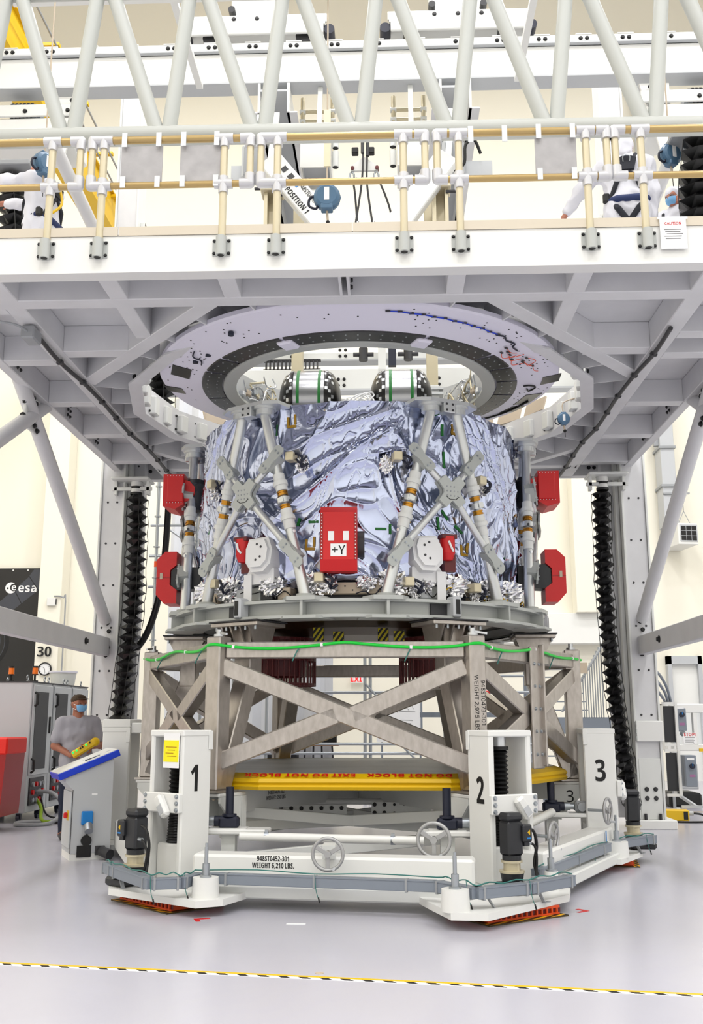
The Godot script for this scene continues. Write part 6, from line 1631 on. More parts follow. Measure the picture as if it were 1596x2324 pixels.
func behind() -> void:
	# scaffold tower on the left, seen past the left struts
	var o := thing("scaffold_tower", "galvanised tube scaffold tower with orange bands behind the module on the left", "scaffold", Vector3(0, 0, -6.0))
	for q in [[-3.78, 0.0], [-3.18, -1.4], [-2.55, 0.0], [-2.95, 0.6], [-2.6, -1.6]]:
		scaffold_tube(o, Vector3(q[0], 0, q[1]), Vector3(q[0], 6.6, q[1]), 0.03)
		var cl := g()
		for k in 11: cl.tube(Vector3(q[0], 0.6 + 0.55 * k, q[1]), Vector3(q[0], 0.62 + 0.55 * k, q[1]), 0.06, -1, 12)
		part(o, "rosettes", cl, M.galv, "", true)
	for y in [1.0, 2.3, 3.75, 4.3, 4.85, 6.0]:
		scaffold_tube(o, Vector3(-3.9, y, 0), Vector3(-2.4, y, 0))
		scaffold_tube(o, Vector3(-3.18, y, -1.4), Vector3(-2.4, y, -1.4), 0.022)
	scaffold_tube(o, Vector3(-3.6, 4.8, 0.02), Vector3(-2.9, 4.3, 0.02), 0.02)
	scaffold_tube(o, Vector3(-3.4, 5.9, -0.5), Vector3(-2.4, 4.7, -0.5), 0.02)
	for k in 10: part(o, "baluster", g().tube(Vector3(-2.95 + 0.045 * k, 3.85, 0.3), Vector3(-2.95 + 0.045 * k, 4.55 + 0.03 * k, 0.3), 0.009, -1, 8), M.galv)
	scaffold_tube(o, Vector3(-3.0, 4.5, 0.3), Vector3(-2.5, 4.85, 0.3), 0.02)
	for q in [[-3.78, 4.1, 0.0], [-2.55, 4.05, 0.0], [-3.18, 5.1, -1.4], [-2.95, 5.6, 0.6]]: part(o, "orange_band", g().tube(Vector3(q[0], q[1], q[2]), Vector3(q[0], q[1] + 0.1, q[2]), 0.033, -1, 12), M.orange)
	var tp := g()
	for i in 40:
		var x0 := -4.2 + 0.085 * i
		tp.quad(Vector3(x0, 0.0, -3.0 + 0.04 * sin(i * 1.3)), Vector3(x0 + 0.085, 0.0, -3.0 + 0.04 * sin((i + 1) * 1.3)), Vector3(x0 + 0.085, 8.2, -3.0 + 0.06 * sin((i + 1) * 1.3)), Vector3(x0, 8.2, -3.0 + 0.06 * sin(i * 1.3)))
	var tarp := solo("hanging_tarp", tp, M.tarp, "pale grey plastic sheet hanging behind the left scaffold tower", "sheet")
	tarp.position = Vector3(0, 0, -6.0)
	# low scaffold seen through the stand
	var s := thing("tube_scaffold", "galvanised scaffold frame with red bands seen through the legs of the stainless stand", "scaffold", Vector3(0, 0, -7.5))
	for x in [-1.95, -1.6, -0.12, -0.02, 1.35, 2.9]: scaffold_tube(s, Vector3(x, 0, 0), Vector3(x, 3.6, 0), 0.03)
	for y in [0.85, 1.02, 1.95, 2.25, 2.75]:
		scaffold_tube(s, Vector3(-2.2, y, 0.03), Vector3(3.1, y, 0.03))
	scaffold_tube(s, Vector3(-0.1, 2.1, 0.05), Vector3(0.35, 1.6, 0.05), 0.02)
	scaffold_tube(s, Vector3(0.25, 1.3, 0.05), Vector3(0.95, 0.6, 0.05), 0.02)
	for x in [-1.95, -1.6, 0.32, 0.33, 2.1]: part(s, "red_band", g().tube(Vector3(x, 1.95, 0.03), Vector3(x + 0.09, 1.95, 0.03), 0.033, -1, 12).tube(Vector3(x, 2.75, 0.03), Vector3(x + 0.09, 2.75, 0.03), 0.033, -1, 12), M.red)
	for q in [[1.7, 0.62], [1.7, 0.85], [1.7, 1.5]]: part(s, "perforated_beam", g().b2(0.9, 3.1, q[1], q[1] + 0.09, -0.3, -0.26), M.grey)
	part(s, "deck", g().b2(-1.2, 1.8, 2.28, 2.36, -0.9, -0.1), M.grey)
	for k in 22: part(s, "baluster", g().tube(Vector3(-1.7 + 0.085 * k, 2.75, -0.5), Vector3(-1.7 + 0.085 * k, 3.3, -0.5), 0.01, -1, 8), M.galv)
	var w := thing("stairway", "grey metal stair with close balusters beside the right bellows", "stairs", Vector3(3.75, 0, -7.9))
	for k in [0, 6, 11]: part(w, "post", g().b2(-0.58, -0.5, 0, 0.8 + 0.17 * k, -0.12 - 0.2 * k, -0.06 - 0.2 * k), M.grey)
	for k in 12: part(w, "tread", g().b2(-0.5, 0.5, 0.8 + 0.17 * k - 0.02, 0.8 + 0.17 * k, -0.2 - 0.2 * k, 0.0 - 0.2 * k), M.grey)
	for k in 16: part(w, "baluster", g().tube(Vector3(-0.1 + 0.045 * k, 1.5, 0.1), Vector3(-0.1 + 0.045 * k, 1.75 + 0.075 * k, 0.1), 0.012, -1, 8), M.galv)
	part(w, "handrail", g().tube(Vector3(-0.2, 1.6, 0.1), Vector3(0.65, 2.9, 0.1), 0.025, -1, 12), M.galv)
	part(w, "stringer", g().b2(-0.6, 0.75, 1.2, 1.5, 0.05, 0.1), M.grey)
	part(w, "notice_board", g().b2(0.0, 0.28, 2.3, 2.5, 0.25, 0.26), M.tan)
	# wall furniture behind
	var ex := thing("exit_sign", "white exit sign with red EXIT letters on the back wall behind the stand", "sign", Vector3(-0.45, 2.45, -13.85))
	part(ex, "panel", g().b2(-0.17, 0.17, -0.09, 0.09, -0.05, 0.0), M.paper)
	text(ex, "EXIT", 0.19, Vector3(0, -0.0, 0.002), Basis(), M.exit, "Droid Sans", 700, 0.004)
	var wb := thing("whiteboard", "whiteboard with black sketches leaning by the back wall behind the stand", "board", Vector3(0.62, 1.55, -10.0))
	for q in [-0.45, 0.35]: part(wb, "leg", g().b2(q - 0.02, q + 0.02, -1.55, -0.5, -0.06, -0.03), M.grey)
	part(wb, "board", g().b2(-0.56, 0.38, -0.55, 0.42, -0.02, 0.0), M.paper)
	part(wb, "frame_edge", g().b2(0.36, 0.40, -0.6, 0.45, -0.03, 0.01).b2(-0.34, 0.40, 0.42, 0.46, -0.03, 0.01), M.grey)
	for q in [[-0.05, 0.28, 0.12, 0.1], [0.12, 0.3, 0.22, 0.12], [-0.25, 0.2, -0.12, 0.05], [-0.1, 0.08, 0.25, 0.07], [-0.05, -0.1, 0.2, -0.11], [0.0, -0.16, 0.16, -0.17]]: part(wb, "sketch_line", g().bar(Vector3(q[0], q[1], 0.002), Vector3(q[2], q[3], 0.002), 0.008, 0.002, Vector3.BACK), M.inkgrey)
	var nt := thing("paper_notice", "grey printed notice about racks taped beside the whiteboard", "notice", Vector3(0.20, 1.72, -9.995))
	part(nt, "sheet", g().b2(-0.11, 0.11, -0.12, 0.12, -0.003, 0.003), M.lightgrey)
	for q in [[0.045, "KIND ON"], [-0.0, "TOP OF"], [-0.045, "RACKS"]]: text(nt, q[1], 0.042, Vector3(0, q[0], 0.004), Basis(), M.ink, "Droid Sans", 700, 0.002)
	var tb := thing("work_bench", "wooden-topped bench with a black flight case below, behind the stand", "bench", Vector3(-1.1, 0, -8.6))
	part(tb, "bench_top", g().b2(-0.45, 0.45, 0.96, 1.02, -0.3, 0.3, 0.006), M.wood)
	for q in [[-0.25, 0.2], [-0.05, 0.2], [0.15, 0.2], [0.40, 0.2]]: part(tb, "leg", g().tube(Vector3(q[0], 0, q[1]), Vector3(q[0] * 0.8, 0.96, q[1]), 0.018, -1, 10), M.dark)
	var fc := thing("flight_case", "black flight case standing left of the wooden bench", "case", Vector3(-1.75, 0, -8.5))
	part(fc, "shell", g().b2(-0.3, 0.3, 0.5, 1.0, -0.25, 0.25, 0.02), M.black)
	part(fc, "stand_box", g().b2(-0.28, 0.28, 0, 0.5, -0.23, 0.23), M.dark)
	var bc := thing("black_case", "long black case lying on the wooden bench top", "case", Vector3(-1.05, 1.02, -8.6))
	part(bc, "shell", g().b2(-0.45, 0.35, 0, 0.13, -0.15, 0.15, 0.01), M.black)
	# white beams seen through the adapter ring
	for e in [[-3.4, 6.45, 6.80, "lower white bolted cross beam behind the adapter ring"], [-3.9, 7.12, 7.26, "upper white cross beam behind the adapter ring"]]:
		var bm := thing("cross_beam", e[3], "beam", Vector3(0, 0, e[0]), 0, "rear cross beams")
		part(bm, "girder", g().b2(-3.55, 3.7, e[1], e[2], -0.12, 0.0, 0.008), M.white2)
		part(bm, "lower_flange", g().b2(-3.55, 3.7, e[1] - 0.03, e[1], -0.16, 0.08), M.lightgrey)
		var bb := g()
		for x in [-1.2, -0.42, 1.05, 2.0]:
			for q in [[0, 0.08], [0.09, 0.08], [0, 0.18], [0.09, 0.18]]: bolt(bb, Vector3(x + q[0], e[1] + q[1], 0.0), Vector3.BACK, 0.02)
		part(bm, "bolts", bb, M.black, "", true)
	if true:
		var hc := thing("hoist_column", "blue and grey hoist fitting with two dark valves above the rear cross beam", "hoist", Vector3(0.42, 6.85, -3.45))
		part(hc, "blue_plate", g().b2(-0.06, 0.06, 0, 0.45, -0.05, 0.05), M.navy)
		part(hc, "white_post", g().b2(-0.22, -0.1, -0.3, 1.2, -0.05, 0.05), M.white2)
		for q in [-0.45, 0.25]: part(hc, "valve", g().tube(Vector3(q - 0.16, 0.2, 0), Vector3(q + 0.16, 0.2, 0), 0.035, -1, 12).tube(Vector3(q, 0.1, 0), Vector3(q, 0.3, 0), 0.07, -1, 12), M.dark)
	var gr := thing("grating", "dark steel grating panel between the rear cross beams, left of the hoist column", "grating", Vector3(-1.15, 6.82, -3.45))
	for k in 14: part(gr, "slat", g().b2(-0.42 + 0.062 * k, -0.40 + 0.062 * k, 0, 0.16, -0.1, 0.0), M.dark)
	part(gr, "edge_bar", g().b2(-0.45, 0.45, 0.15, 0.17, -0.1, 0.0).b2(-0.45, 0.45, -0.01, 0.01, -0.1, 0.0), M.dark)
	var rr := thing("guard_rail", "gold rear guard rail with a red band, seen under the adapter ring on the right", "railing", Vector3(2.1, 5.4, -3.55))
	part(rr, "top_rail", g().tube(Vector3(-0.9, 0.32, 0), Vector3(0.5, 0.32, 0), 0.03, -1, 16), M.goldpale)
	part(rr, "mid_rail", g().tube(Vector3(-0.9, -0.02, 0), Vector3(0.5, -0.02, 0), 0.03, -1, 16), M.goldpale)
	for x in [-0.5, 0.15]: part(rr, "post", g().tube(Vector3(x, -0.3, 0), Vector3(x, 0.32, 0), 0.03, -1, 16), M.goldpale)
	part(rr, "red_band", g().tube(Vector3(-0.1, 0.32, 0), Vector3(0.05, 0.32, 0), 0.033, -1, 16), M.red)

func above_deck() -> void:
	# longitudinal beams running back under the bridge beam
	for s in [-1.0, 1.0]:
		var side := "left" if s < 0 else "right"
		var o := thing("hoist_beam", "white channel beam running back above the deck, %s of the cable sling" % side, "beam", Vector3(0.08 + s * 1.14, 8.9, 0.05), 0, "hoist beams")
		part(o, "web", g().b2(-0.2, -0.17, 0, 0.42, -5.0, 0.1).b2(0.17, 0.2, 0, 0.42, -5.0, 0.1), M.white)
		part(o, "channel_floor", g().b2(-0.17, 0.17, 0.30, 0.33, -5.0, 0.1), M.lightgrey)
		part(o, "flange", g().b2(-0.30, -0.17, 0.0, 0.02, -5.0, 0.1), M.platform)
		part(o, "flange", g().b2(0.17, 0.30, 0.0, 0.02, -5.0, 0.1), M.platform)
		# slanted leg with its gold hinge bracket
		var l := thing("sling_leg", ["white slanted leg stencilled POSITION 1 behind the rail", "white slanted leg running down behind the rail, right of the cable sling"][0 if s < 0 else 1], "leg", Vector3.ZERO, 0, "slanted fixture legs")
		var A := Vector3(0.03 + s * 1.02, 7.72, 1.0)
		var B := Vector3(0.08 + s * 0.16, 6.55, 1.0)
		part(l, "box_leg", g().bar(A, B, 0.16, 0.27, Vector3.BACK.cross(B - A), 0.012), M.white)
		part(l, "hanger_link", g().bar(A + Vector3(0, -0.05, -0.05), Vector3(0.08 + s * 1.10, 8.91, 0.1), 0.07, 0.05), M.white2)
		if s < 0:
			var d := (B - A).normalized()
			var bs := Basis(d, Vector3.BACK.cross(d), Vector3.BACK)
			text(l, "POSITION 1", 0.09, A.lerp(B, 0.42) + Vector3(-0.05, -0.055, 0.083) , bs, M.ink, "Droid Sans", 700, 0.002, "lettering", 0.8)
			text(l, "948ST0468-501", 0.075, A.lerp(B, 0.47) + Vector3(0.06, 0.05, 0.083), bs, M.ink, "Droid Sans", 400, 0.002, "lettering", 0.8)
			for q in [[0.16, M.dark], [0.24, M.dark], [0.32, M.lblue]]: part(l, "data_plate", g().at(Transform3D(bs, A.lerp(B, q[0]) + d.cross(Vector3.BACK) * -0.05 + Vector3(0, 0, 0.081))).b2(-0.03, 0.03, -0.035, 0.035, 0, 0.003), q[1])
		var hb := part(l, "hinge_bracket", g().b2(s * 0.96 - 0.09, s * 0.96 + 0.09, 6.6, 7.36, 0.74, 0.78).b2(s * 0.96 - 0.09, s * 0.96 - 0.05, 6.6, 7.36, 0.74, 0.94).b2(s * 0.96 + 0.05, s * 0.96 + 0.09, 6.6, 7.36, 0.74, 0.94), M.goldpale)
		part(hb, "hinge_block", g().b2(s * 0.96 - 0.13, s * 0.96 + 0.12, 7.36, 7.46, 0.74, 1.0, 0.01), M.goldpale)
		for q in [[-0.14, 7.40], [0.12, 7.32]]: part(hb, "pin", g().tube(Vector3(s * 0.96 + q[0] - 0.06, q[1], 0.95), Vector3(s * 0.96 + q[0] + 0.06, q[1], 0.95), 0.018, -1, 12), M.dark)
		# hanging service box, gold pipe ladder, lamp housing and plate
		var x0: float = -0.48 if s < 0 else 0.66
		var b := thing("service_box", "white open-bottomed service box hanging above the deck, %s of the cable sling" % side, "box", Vector3(x0, 7.78, 0.55), 0, "hanging service boxes")
		part(b, "front", g().b2(-0.18, 0.18, 0.0, 0.38, 0.18, 0.2), M.white)
		part(b, "side", g().b2(-0.18, -0.16, 0.0, 0.38, -0.3, 0.18), M.white)
		part(b, "side", g().b2(0.16, 0.18, 0.0, 0.38, -0.3, 0.18), M.white)
		part(b, "back", g().b2(-0.18, 0.18, 0.0, 0.38, -0.32, -0.3), M.white)
		part(b, "inner_panel", g().b2(-0.16, 0.16, 0.12, 0.14, -0.3, 0.18), M.lightgrey)
		part(b, "hanger", g().bar(Vector3(0, 0.36, -0.2), Vector3(0, 1.57, -0.55), 0.06, 0.04), M.white2)
		for q in [0.05, 0.30]:
			part(b, "pipe_end", g().tube(Vector3(-s * 0.23, q, 0.1), Vector3(-s * 0.23, q + 0.2, 0.1), 0.04, -1, 16), M.white2)
			part(b, "pipe_bore", g().tube(Vector3(-s * 0.23, q - 0.002, 0.1), Vector3(-s * 0.23, q + 0.01, 0.1), 0.033, -1, 16), M.ink)
		var r := thing("pipe_ladder", "gold pipe ladder frame hanging below the bridge beam, %s of the cable sling" % side, "frame", Vector3(-0.56 if s < 0 else 0.65, 8.6, -0.6), 0, "hanging gold pipe frames")
		for q in [-0.2, 0.2]: part(r, "upright", g().tube(Vector3(q, 0, 0), Vector3(q, 1.0, 0), 0.03, -1, 12), M.goldpale)
		for q in [0.52, 0.66, 0.8]:
			part(r, "rung", g().tube(Vector3(-0.2, q, 0), Vector3(0.2, q, 0), 0.025, -1, 12), M.goldpale)
			for w in [-0.2, 0.2]: part(r, "fitting", g().tube(Vector3(w - 0.04, q, 0), Vector3(w + 0.04, q, 0), 0.036, -1, 12), M.white2)
		var lh := thing("lamp_housing", "grey rounded lamp housing hanging above the deck at the %s" % side, "lamp housing", Vector3(-1.24 if s < 0 else 1.14, 7.72, 0.6), 0, "hanging lamp housings")
		part(lh, "housing", g().b2(-0.13, 0.13, 0, 0.45, -0.16, 0.05, 0.03), M.lightgrey)
		part(lh, "bezel", g().b2(-0.10, 0.10, 0.03, 0.40, 0.045, 0.06, 0.02), M.midgrey)
		part(lh, "hanger", g().bar(Vector3(0, 0.43, -0.1), Vector3(0, 1.2, -0.5), 0.05, 0.04), M.white2)
		part(lh, "side_plate", g().b2(s * 0.1, s * 0.46, 0.0, 0.2, -0.03, -0.02) if s > 0 else g().b2(-0.26, 0.0, 0.0, 0.2, -0.03, -0.02), M.lightgrey)
		if s > 0: part(lh, "black_hose", g().pipe([Vector3(0.0, 0.0, 0.1), Vector3(0.12, 0.1, 0.1), Vector3(0.14, 0.33, 0.1), Vector3(0.24, 0.40, 0.1), Vector3(0.32, 0.25, 0.05)], 0.018, 8, 5), M.ink)
	# cable sling and spreader
	var c := thing("cable_sling", "steel cable sling with a white spreader plate hanging above the deck in the middle", "sling", Vector3(0.1, 0, 0.6))
	part(c, "spreader", g().prism([Vector2(-0.17, 7.80), Vector2(0.15, 7.80), Vector2(0.15, 7.86), Vector2(0.0, 7.97), Vector2(-0.03, 7.97), Vector2(-0.17, 7.86)], -0.02, 0.02), M.white)
	for x in [-0.02, 0.02]: part(c, "main_cable", g().pipe([Vector3(x, 9.36, -0.6), Vector3(x, 8.6, -0.15), Vector3(x * 1.2, 8.0, 0.05), Vector3(x * 1.6 - 0.01, 7.6, 0.06), Vector3(x * 3.0 + (0.03 if x > 0 else -0.06), 7.05, 0.06)], 0.012, 8, 5), M.dark)
	part(c, "leg_cable", g().pipe([Vector3(-0.15, 7.70, 0), Vector3(-0.12, 7.5, 0), Vector3(-0.09, 7.05, 0)], 0.012, 8, 5), M.dark)
	part(c, "leg_cable", g().pipe([Vector3(0.15, 7.70, 0), Vector3(0.23, 7.5, 0), Vector3(0.30, 7.25, 0), Vector3(0.34, 6.9, 0)], 0.012, 8, 5), M.dark)
	for x in [-0.15, 0.14]:
		var pts: Array = []
		for k in 11: pts.append(Vector3(x + 0.035 * cos(TAU * k / 10) + 0.03 * (k / 10.0 - 0.5), 7.72 + 0.075 * sin(TAU * k / 10), 0))
		part(c, "thimble", g().pipe(pts, 0.012, 8), M.galv)
		part(c, "shackle_pin", g().tube(Vector3(x, 7.83, -0.04), Vector3(x, 7.83, 0.04), 0.022, -1, 12), M.maroon)
	for e in [[-0.09, 7.1], [0.09, 7.1]]: part(c, "swage", g().tube(Vector3(e[0], e[1] - 0.09, 0.05), Vector3(e[0], e[1] + 0.03, 0.05), 0.02, -1, 10), M.chrome)
	for e in [[-0.03, 8.10], [0.03, 8.06]]: part(c, "upper_swage", g().tube(Vector3(e[0], e[1] - 0.1, 0.06), Vector3(e[0], e[1] + 0.08, 0.06), 0.02, -1, 10), M.dark)
	for e in [-0.12, 0.07]: part(c, "sensor", g().b2(e - 0.04, e + 0.04, 8.02, 8.10, -0.04, 0.04, 0.01), M.ink)
	# fall arresters
	var tk := thing("lifeline_track", "white overhead track tube above the frame from which the blue fall arresters hang", "track", Vector3(0, 9.24, 2.1))
	part(tk, "track_tube", g().bar(Vector3(-3.78, 0, -0.1), Vector3(3.94, 0, -0.1), 0.5, 0.05), M.white)
	for q in [-2.0, 2.0]: part(tk, "tie_arm", g().b2(q - 0.04, q + 0.04, 0.025, 0.09, -1.96, 0.1), M.white)
	for e in [[-0.26, 6.68, 2.0, 0.135, 0.0, "round blue fall arrester hanging over the deck left of the cable sling"], [3.24, 7.08, 2.0, 0.115, 25.0, "round blue fall arrester hanging above the masked worker at the right"], [-3.06, 6.87, 2.42, 0.115, 60.0, "blue fall arrester hanging behind the worker at the left edge"], [2.46, 5.0, -0.3, 0.075, 0.01, "small blue fall arrester hanging inside the platform opening at the right"]]:
		var f := thing("fall_arrester", e[5], "fall arrester", Vector3(e[0], e[1], e[2]), e[4], "blue fall arresters")
		var R: float = e[3]
		var tb := Transform3D(Basis(Vector3.RIGHT, PI / 2), Vector3.ZERO)
		part(f, "casing", g().at(tb).lathe([Vector2(0, -0.55 * R), Vector2(0.75 * R, -0.52 * R), Vector2(0.97 * R, -0.36 * R), Vector2(R, -0.1 * R), Vector2(R, 0.1 * R), Vector2(0.97 * R, 0.36 * R), Vector2(0.75 * R, 0.52 * R), Vector2(0, 0.55 * R)], 28), M.srl)
		part(f, "rim_band", g().at(tb).lathe([Vector2(R * 0.99, -0.09 * R), Vector2(R * 1.06, -0.07 * R), Vector2(R * 1.06, 0.07 * R), Vector2(R * 0.99, 0.09 * R)], 12), M.srl)
		part(f, "label", g().b2(-0.2 * R, 0.2 * R, -0.45 * R, 0.6 * R, 0.545 * R, 0.565 * R), M.paper)
		part(f, "top_lug", g().b2(-0.45 * R, 0.45 * R, 0.85 * R, 1.12 * R, -0.3 * R, 0.3 * R, 0.01), M.srl)
		part(f, "lower_lug", g().b2(-0.45 * R, 0.45 * R, -1.1 * R, -0.6 * R, -0.4 * R, 0.5 * R, 0.01), M.srl)
		part(f, "side_handle", g().pipe([Vector3(-0.9 * R, 0.1 * R, 0.1 * R), Vector3(-1.3 * R, -0.1 * R, 0.1 * R), Vector3(-1.35 * R, -0.7 * R, 0.1 * R), Vector3(-0.85 * R, -0.95 * R, 0.1 * R), Vector3(-0.7 * R, -0.7 * R, 0.1 * R)], 0.1 * R, 8, 4), M.navy)
		if R > 0.1:
			part(f, "hanging_strap", g().tube(Vector3(0, 1.1 * R, 0), Vector3(0, 9.22 - e[1], 0), 0.008, -1, 8), M.tan)
			if e[4] == 0.0: part(f, "webbing_strap", g().b2(-0.035, 0.035, 0.35, 1.0, -0.012, 0.012), M.goldpale)
		else:
			part(f, "hanging_strap", g().pipe([Vector3(0, R, 0), Vector3(0, 0.2, 0), Vector3(0.15, 0.26, 0)], 0.008, 8, 3), M.tan)
		part(f, "lifeline", g().tube(Vector3(0, -1.05 * R, 0), Vector3(0.01, -1.9 * R, 0), 0.012, -1, 8), M.tan)
		part(f, "stopper", g().ell(Vector3(0.01, -2.0 * R, 0), Vector3.ONE * 0.02), M.ink)
		part(f, "lifeline_cable", g().tube(Vector3(0.01, -2.1 * R, 0), Vector3(0.012, -3.0 * R, 0), 0.004, -1, 6), M.ink)

# one skin over tapered capsules: bones are [a, b, ra, rb]
func flesh(bones: Array, cell: float, k: float, wrinkle := 0.0, sd := 0) -> ArrayMesh:
	var val := {}
	var near := {}
	for bi in bones.size():
		var b: Array = bones[bi]
		var r: float = maxf(b[2], b[3]) + k * 0.6 + cell * 2.0
		var lo: Vector3 = (b[0].min(b[1]) - Vector3.ONE * r) / cell
		var hi: Vector3 = (b[0].max(b[1]) + Vector3.ONE * r) / cell
		var ab: Vector3 = b[1] - b[0]
		var l2 := maxf(ab.length_squared(), 1e-9)
		for x in range(floori(lo.x), ceili(hi.x) + 1):
			for y in range(floori(lo.y), ceili(hi.y) + 1):
				for z in range(floori(lo.z), ceili(hi.z) + 1):
					var p := Vector3(x, y, z) * cell
					var t := clampf((p - b[0]).dot(ab) / l2, 0.0, 1.0)
					var d: float = (p - b[0] - ab * t).length() - lerpf(b[2], b[3], t)
					if d > r: continue
					var key := Vector3i(x, y, z)
					if val.has(key):
						var a: float = val[key]
						var h := maxf(k - absf(a - d), 0.0) / k
						val[key] = minf(a, d) - h * h * k * 0.25
					else: val[key] = d
	if wrinkle > 0.0:
		var nz := foil_noise(7.0, sd)
		for key in val:
			var p := Vector3(key) * cell
			val[key] += wrinkle * (absf(nz.get_noise_3dv(p * Vector3(1.0, 0.7, 1.0))) * 2.0 - 0.6)
	var vid := {}
	var V := PackedVector3Array()
	var I := PackedInt32Array()
	var off: Array[Vector3i] = []
	for i in 8: off.append(Vector3i(i & 1, (i >> 1) & 1, (i >> 2) & 1))
	var far := cell * 3.0
	for key in val:
		var c: Vector3i = key
		var s: Array[float] = []
		var m := 0
		for i in 8:
			var q: float = val.get(c + off[i], far)
			s.append(q)
			if q < 0.0: m += 1
		if m == 0 or m == 8: continue
		var acc := Vector3.ZERO
		var cnt := 0
		for i in 8:
			for ax in 3:
				if i & (1 << ax): continue
				var j := i | (1 << ax)
				if (s[i] < 0.0) != (s[j] < 0.0):
					acc += Vector3(off[i]).lerp(Vector3(off[j]), s[i] / (s[i] - s[j]))
					cnt += 1
		vid[c] = V.size()
		V.append((Vector3(c) + acc / cnt) * cell)
	for key in val:
		var c: Vector3i = key
		var a: float = val[c]
		for ax in 3:
			var e := Vector3i.ZERO
			e[ax] = 1
			var b: float = val.get(c + e, far)
			if (a < 0.0) == (b < 0.0): continue
			var u := Vector3i.ZERO
			u[(ax + 1) % 3] = 1
			var w := Vector3i.ZERO
			w[(ax + 2) % 3] = 1
			var q := [vid.get(c - u - w, -1), vid.get(c - w, -1), vid.get(c, -1), vid.get(c - u, -1)]
			if q.has(-1): continue
			if a < 0.0: I.append_array([q[0], q[2], q[1], q[0], q[3], q[2]])
			else: I.append_array([q[0], q[1], q[2], q[0], q[2], q[3]])
	var N := PackedVector3Array()
	N.resize(V.size())
	for i in range(0, I.size(), 3):
		var nn := (V[I[i + 2]] - V[I[i]]).cross(V[I[i + 1]] - V[I[i]])
		for j in 3: N[I[i + j]] += nn
	for i in N.size(): N[i] = N[i].normalized()
	var arr := []
	arr.resize(Mesh.ARRAY_MAX)
	arr[Mesh.ARRAY_VERTEX] = V; arr[Mesh.ARRAY_NORMAL] = N; arr[Mesh.ARRAY_INDEX] = I
	var me := ArrayMesh.new()
	me.add_surface_from_arrays(Mesh.PRIMITIVE_TRIANGLES, arr)
	return me
func fat(bones: Array, e: float) -> Array:
	return bones.map(func(b): return [b[0], b[1], b[2] + e, b[3] + e])
func trunk_bones() -> Array:
	return [[Vector3(-0.06, 0.98, 0), Vector3(0.06, 0.98, 0), 0.125, 0.125], [Vector3(-0.05, 1.10, 0.01), Vector3(0.05, 1.10, 0.01), 0.12, 0.12], [Vector3(-0.08, 1.26, 0), Vector3(0.08, 1.26, 0), 0.115, 0.115], [Vector3(-0.12, 1.39, -0.01), Vector3(0.12, 1.39, -0.01), 0.085, 0.085], [Vector3(-0.19, 1.415, -0.01), Vector3(0.19, 1.415, -0.01), 0.06, 0.06]]
func leg_bones() -> Array:
	var r := []
	for s in [-1.0, 1.0]:
		r.append([Vector3(s * 0.09, 0.92, 0), Vector3(s * 0.11, 0.50, 0.02), 0.095, 0.06])
		r.append([Vector3(s * 0.11, 0.50, 0.02), Vector3(s * 0.12, 0.09, -0.01), 0.058, 0.04])
	return r
func hand_bones(w: Vector3, f: Vector3, n: Vector3, s: float, curl: float) -> Array: # wrist, finger direction, back-of-hand normal
	var sd := n.cross(f).normalized() * s
	var r := [[w, w + f * 0.045, 0.026, 0.028], [w + f * 0.03 + sd * 0.018, w + f * 0.085 + sd * 0.026, 0.019, 0.014], [w + f * 0.03 - sd * 0.018, w + f * 0.082 - sd * 0.028, 0.019, 0.014], [w + f * 0.03, w + f * 0.09, 0.02, 0.014]]
	for i in 4:
		var o := sd * (0.03 - 0.02 * i)
		var l: float = [0.036, 0.041, 0.038, 0.030][i]
		var a := w + f * 0.088 + o
		var d1 := (f - n * curl * 0.5 + o * 2.0).normalized()
		var b := a + d1 * l
		var d2 := (f - n * curl * 1.3 + o * 2.0).normalized()
		var c := b + d2 * l * 0.75
		var d3 := (f - n * curl * 2.2 + o * 2.0).normalized()
		r.append([a, b, 0.0095, 0.009]); r.append([b, c, 0.009, 0.0085]); r.append([c, c + d3 * l * 0.55, 0.0085, 0.0075])
	var ta := w + f * 0.025 + sd * 0.028
	var tb := ta + (f * 0.55 + sd * 0.8 - n * 0.2).normalized() * 0.042
	r.append([ta, tb, 0.013, 0.011]); r.append([tb, tb + (f * 0.9 + sd * 0.3 - n * 0.3).normalized() * 0.034, 0.011, 0.009])
	return r
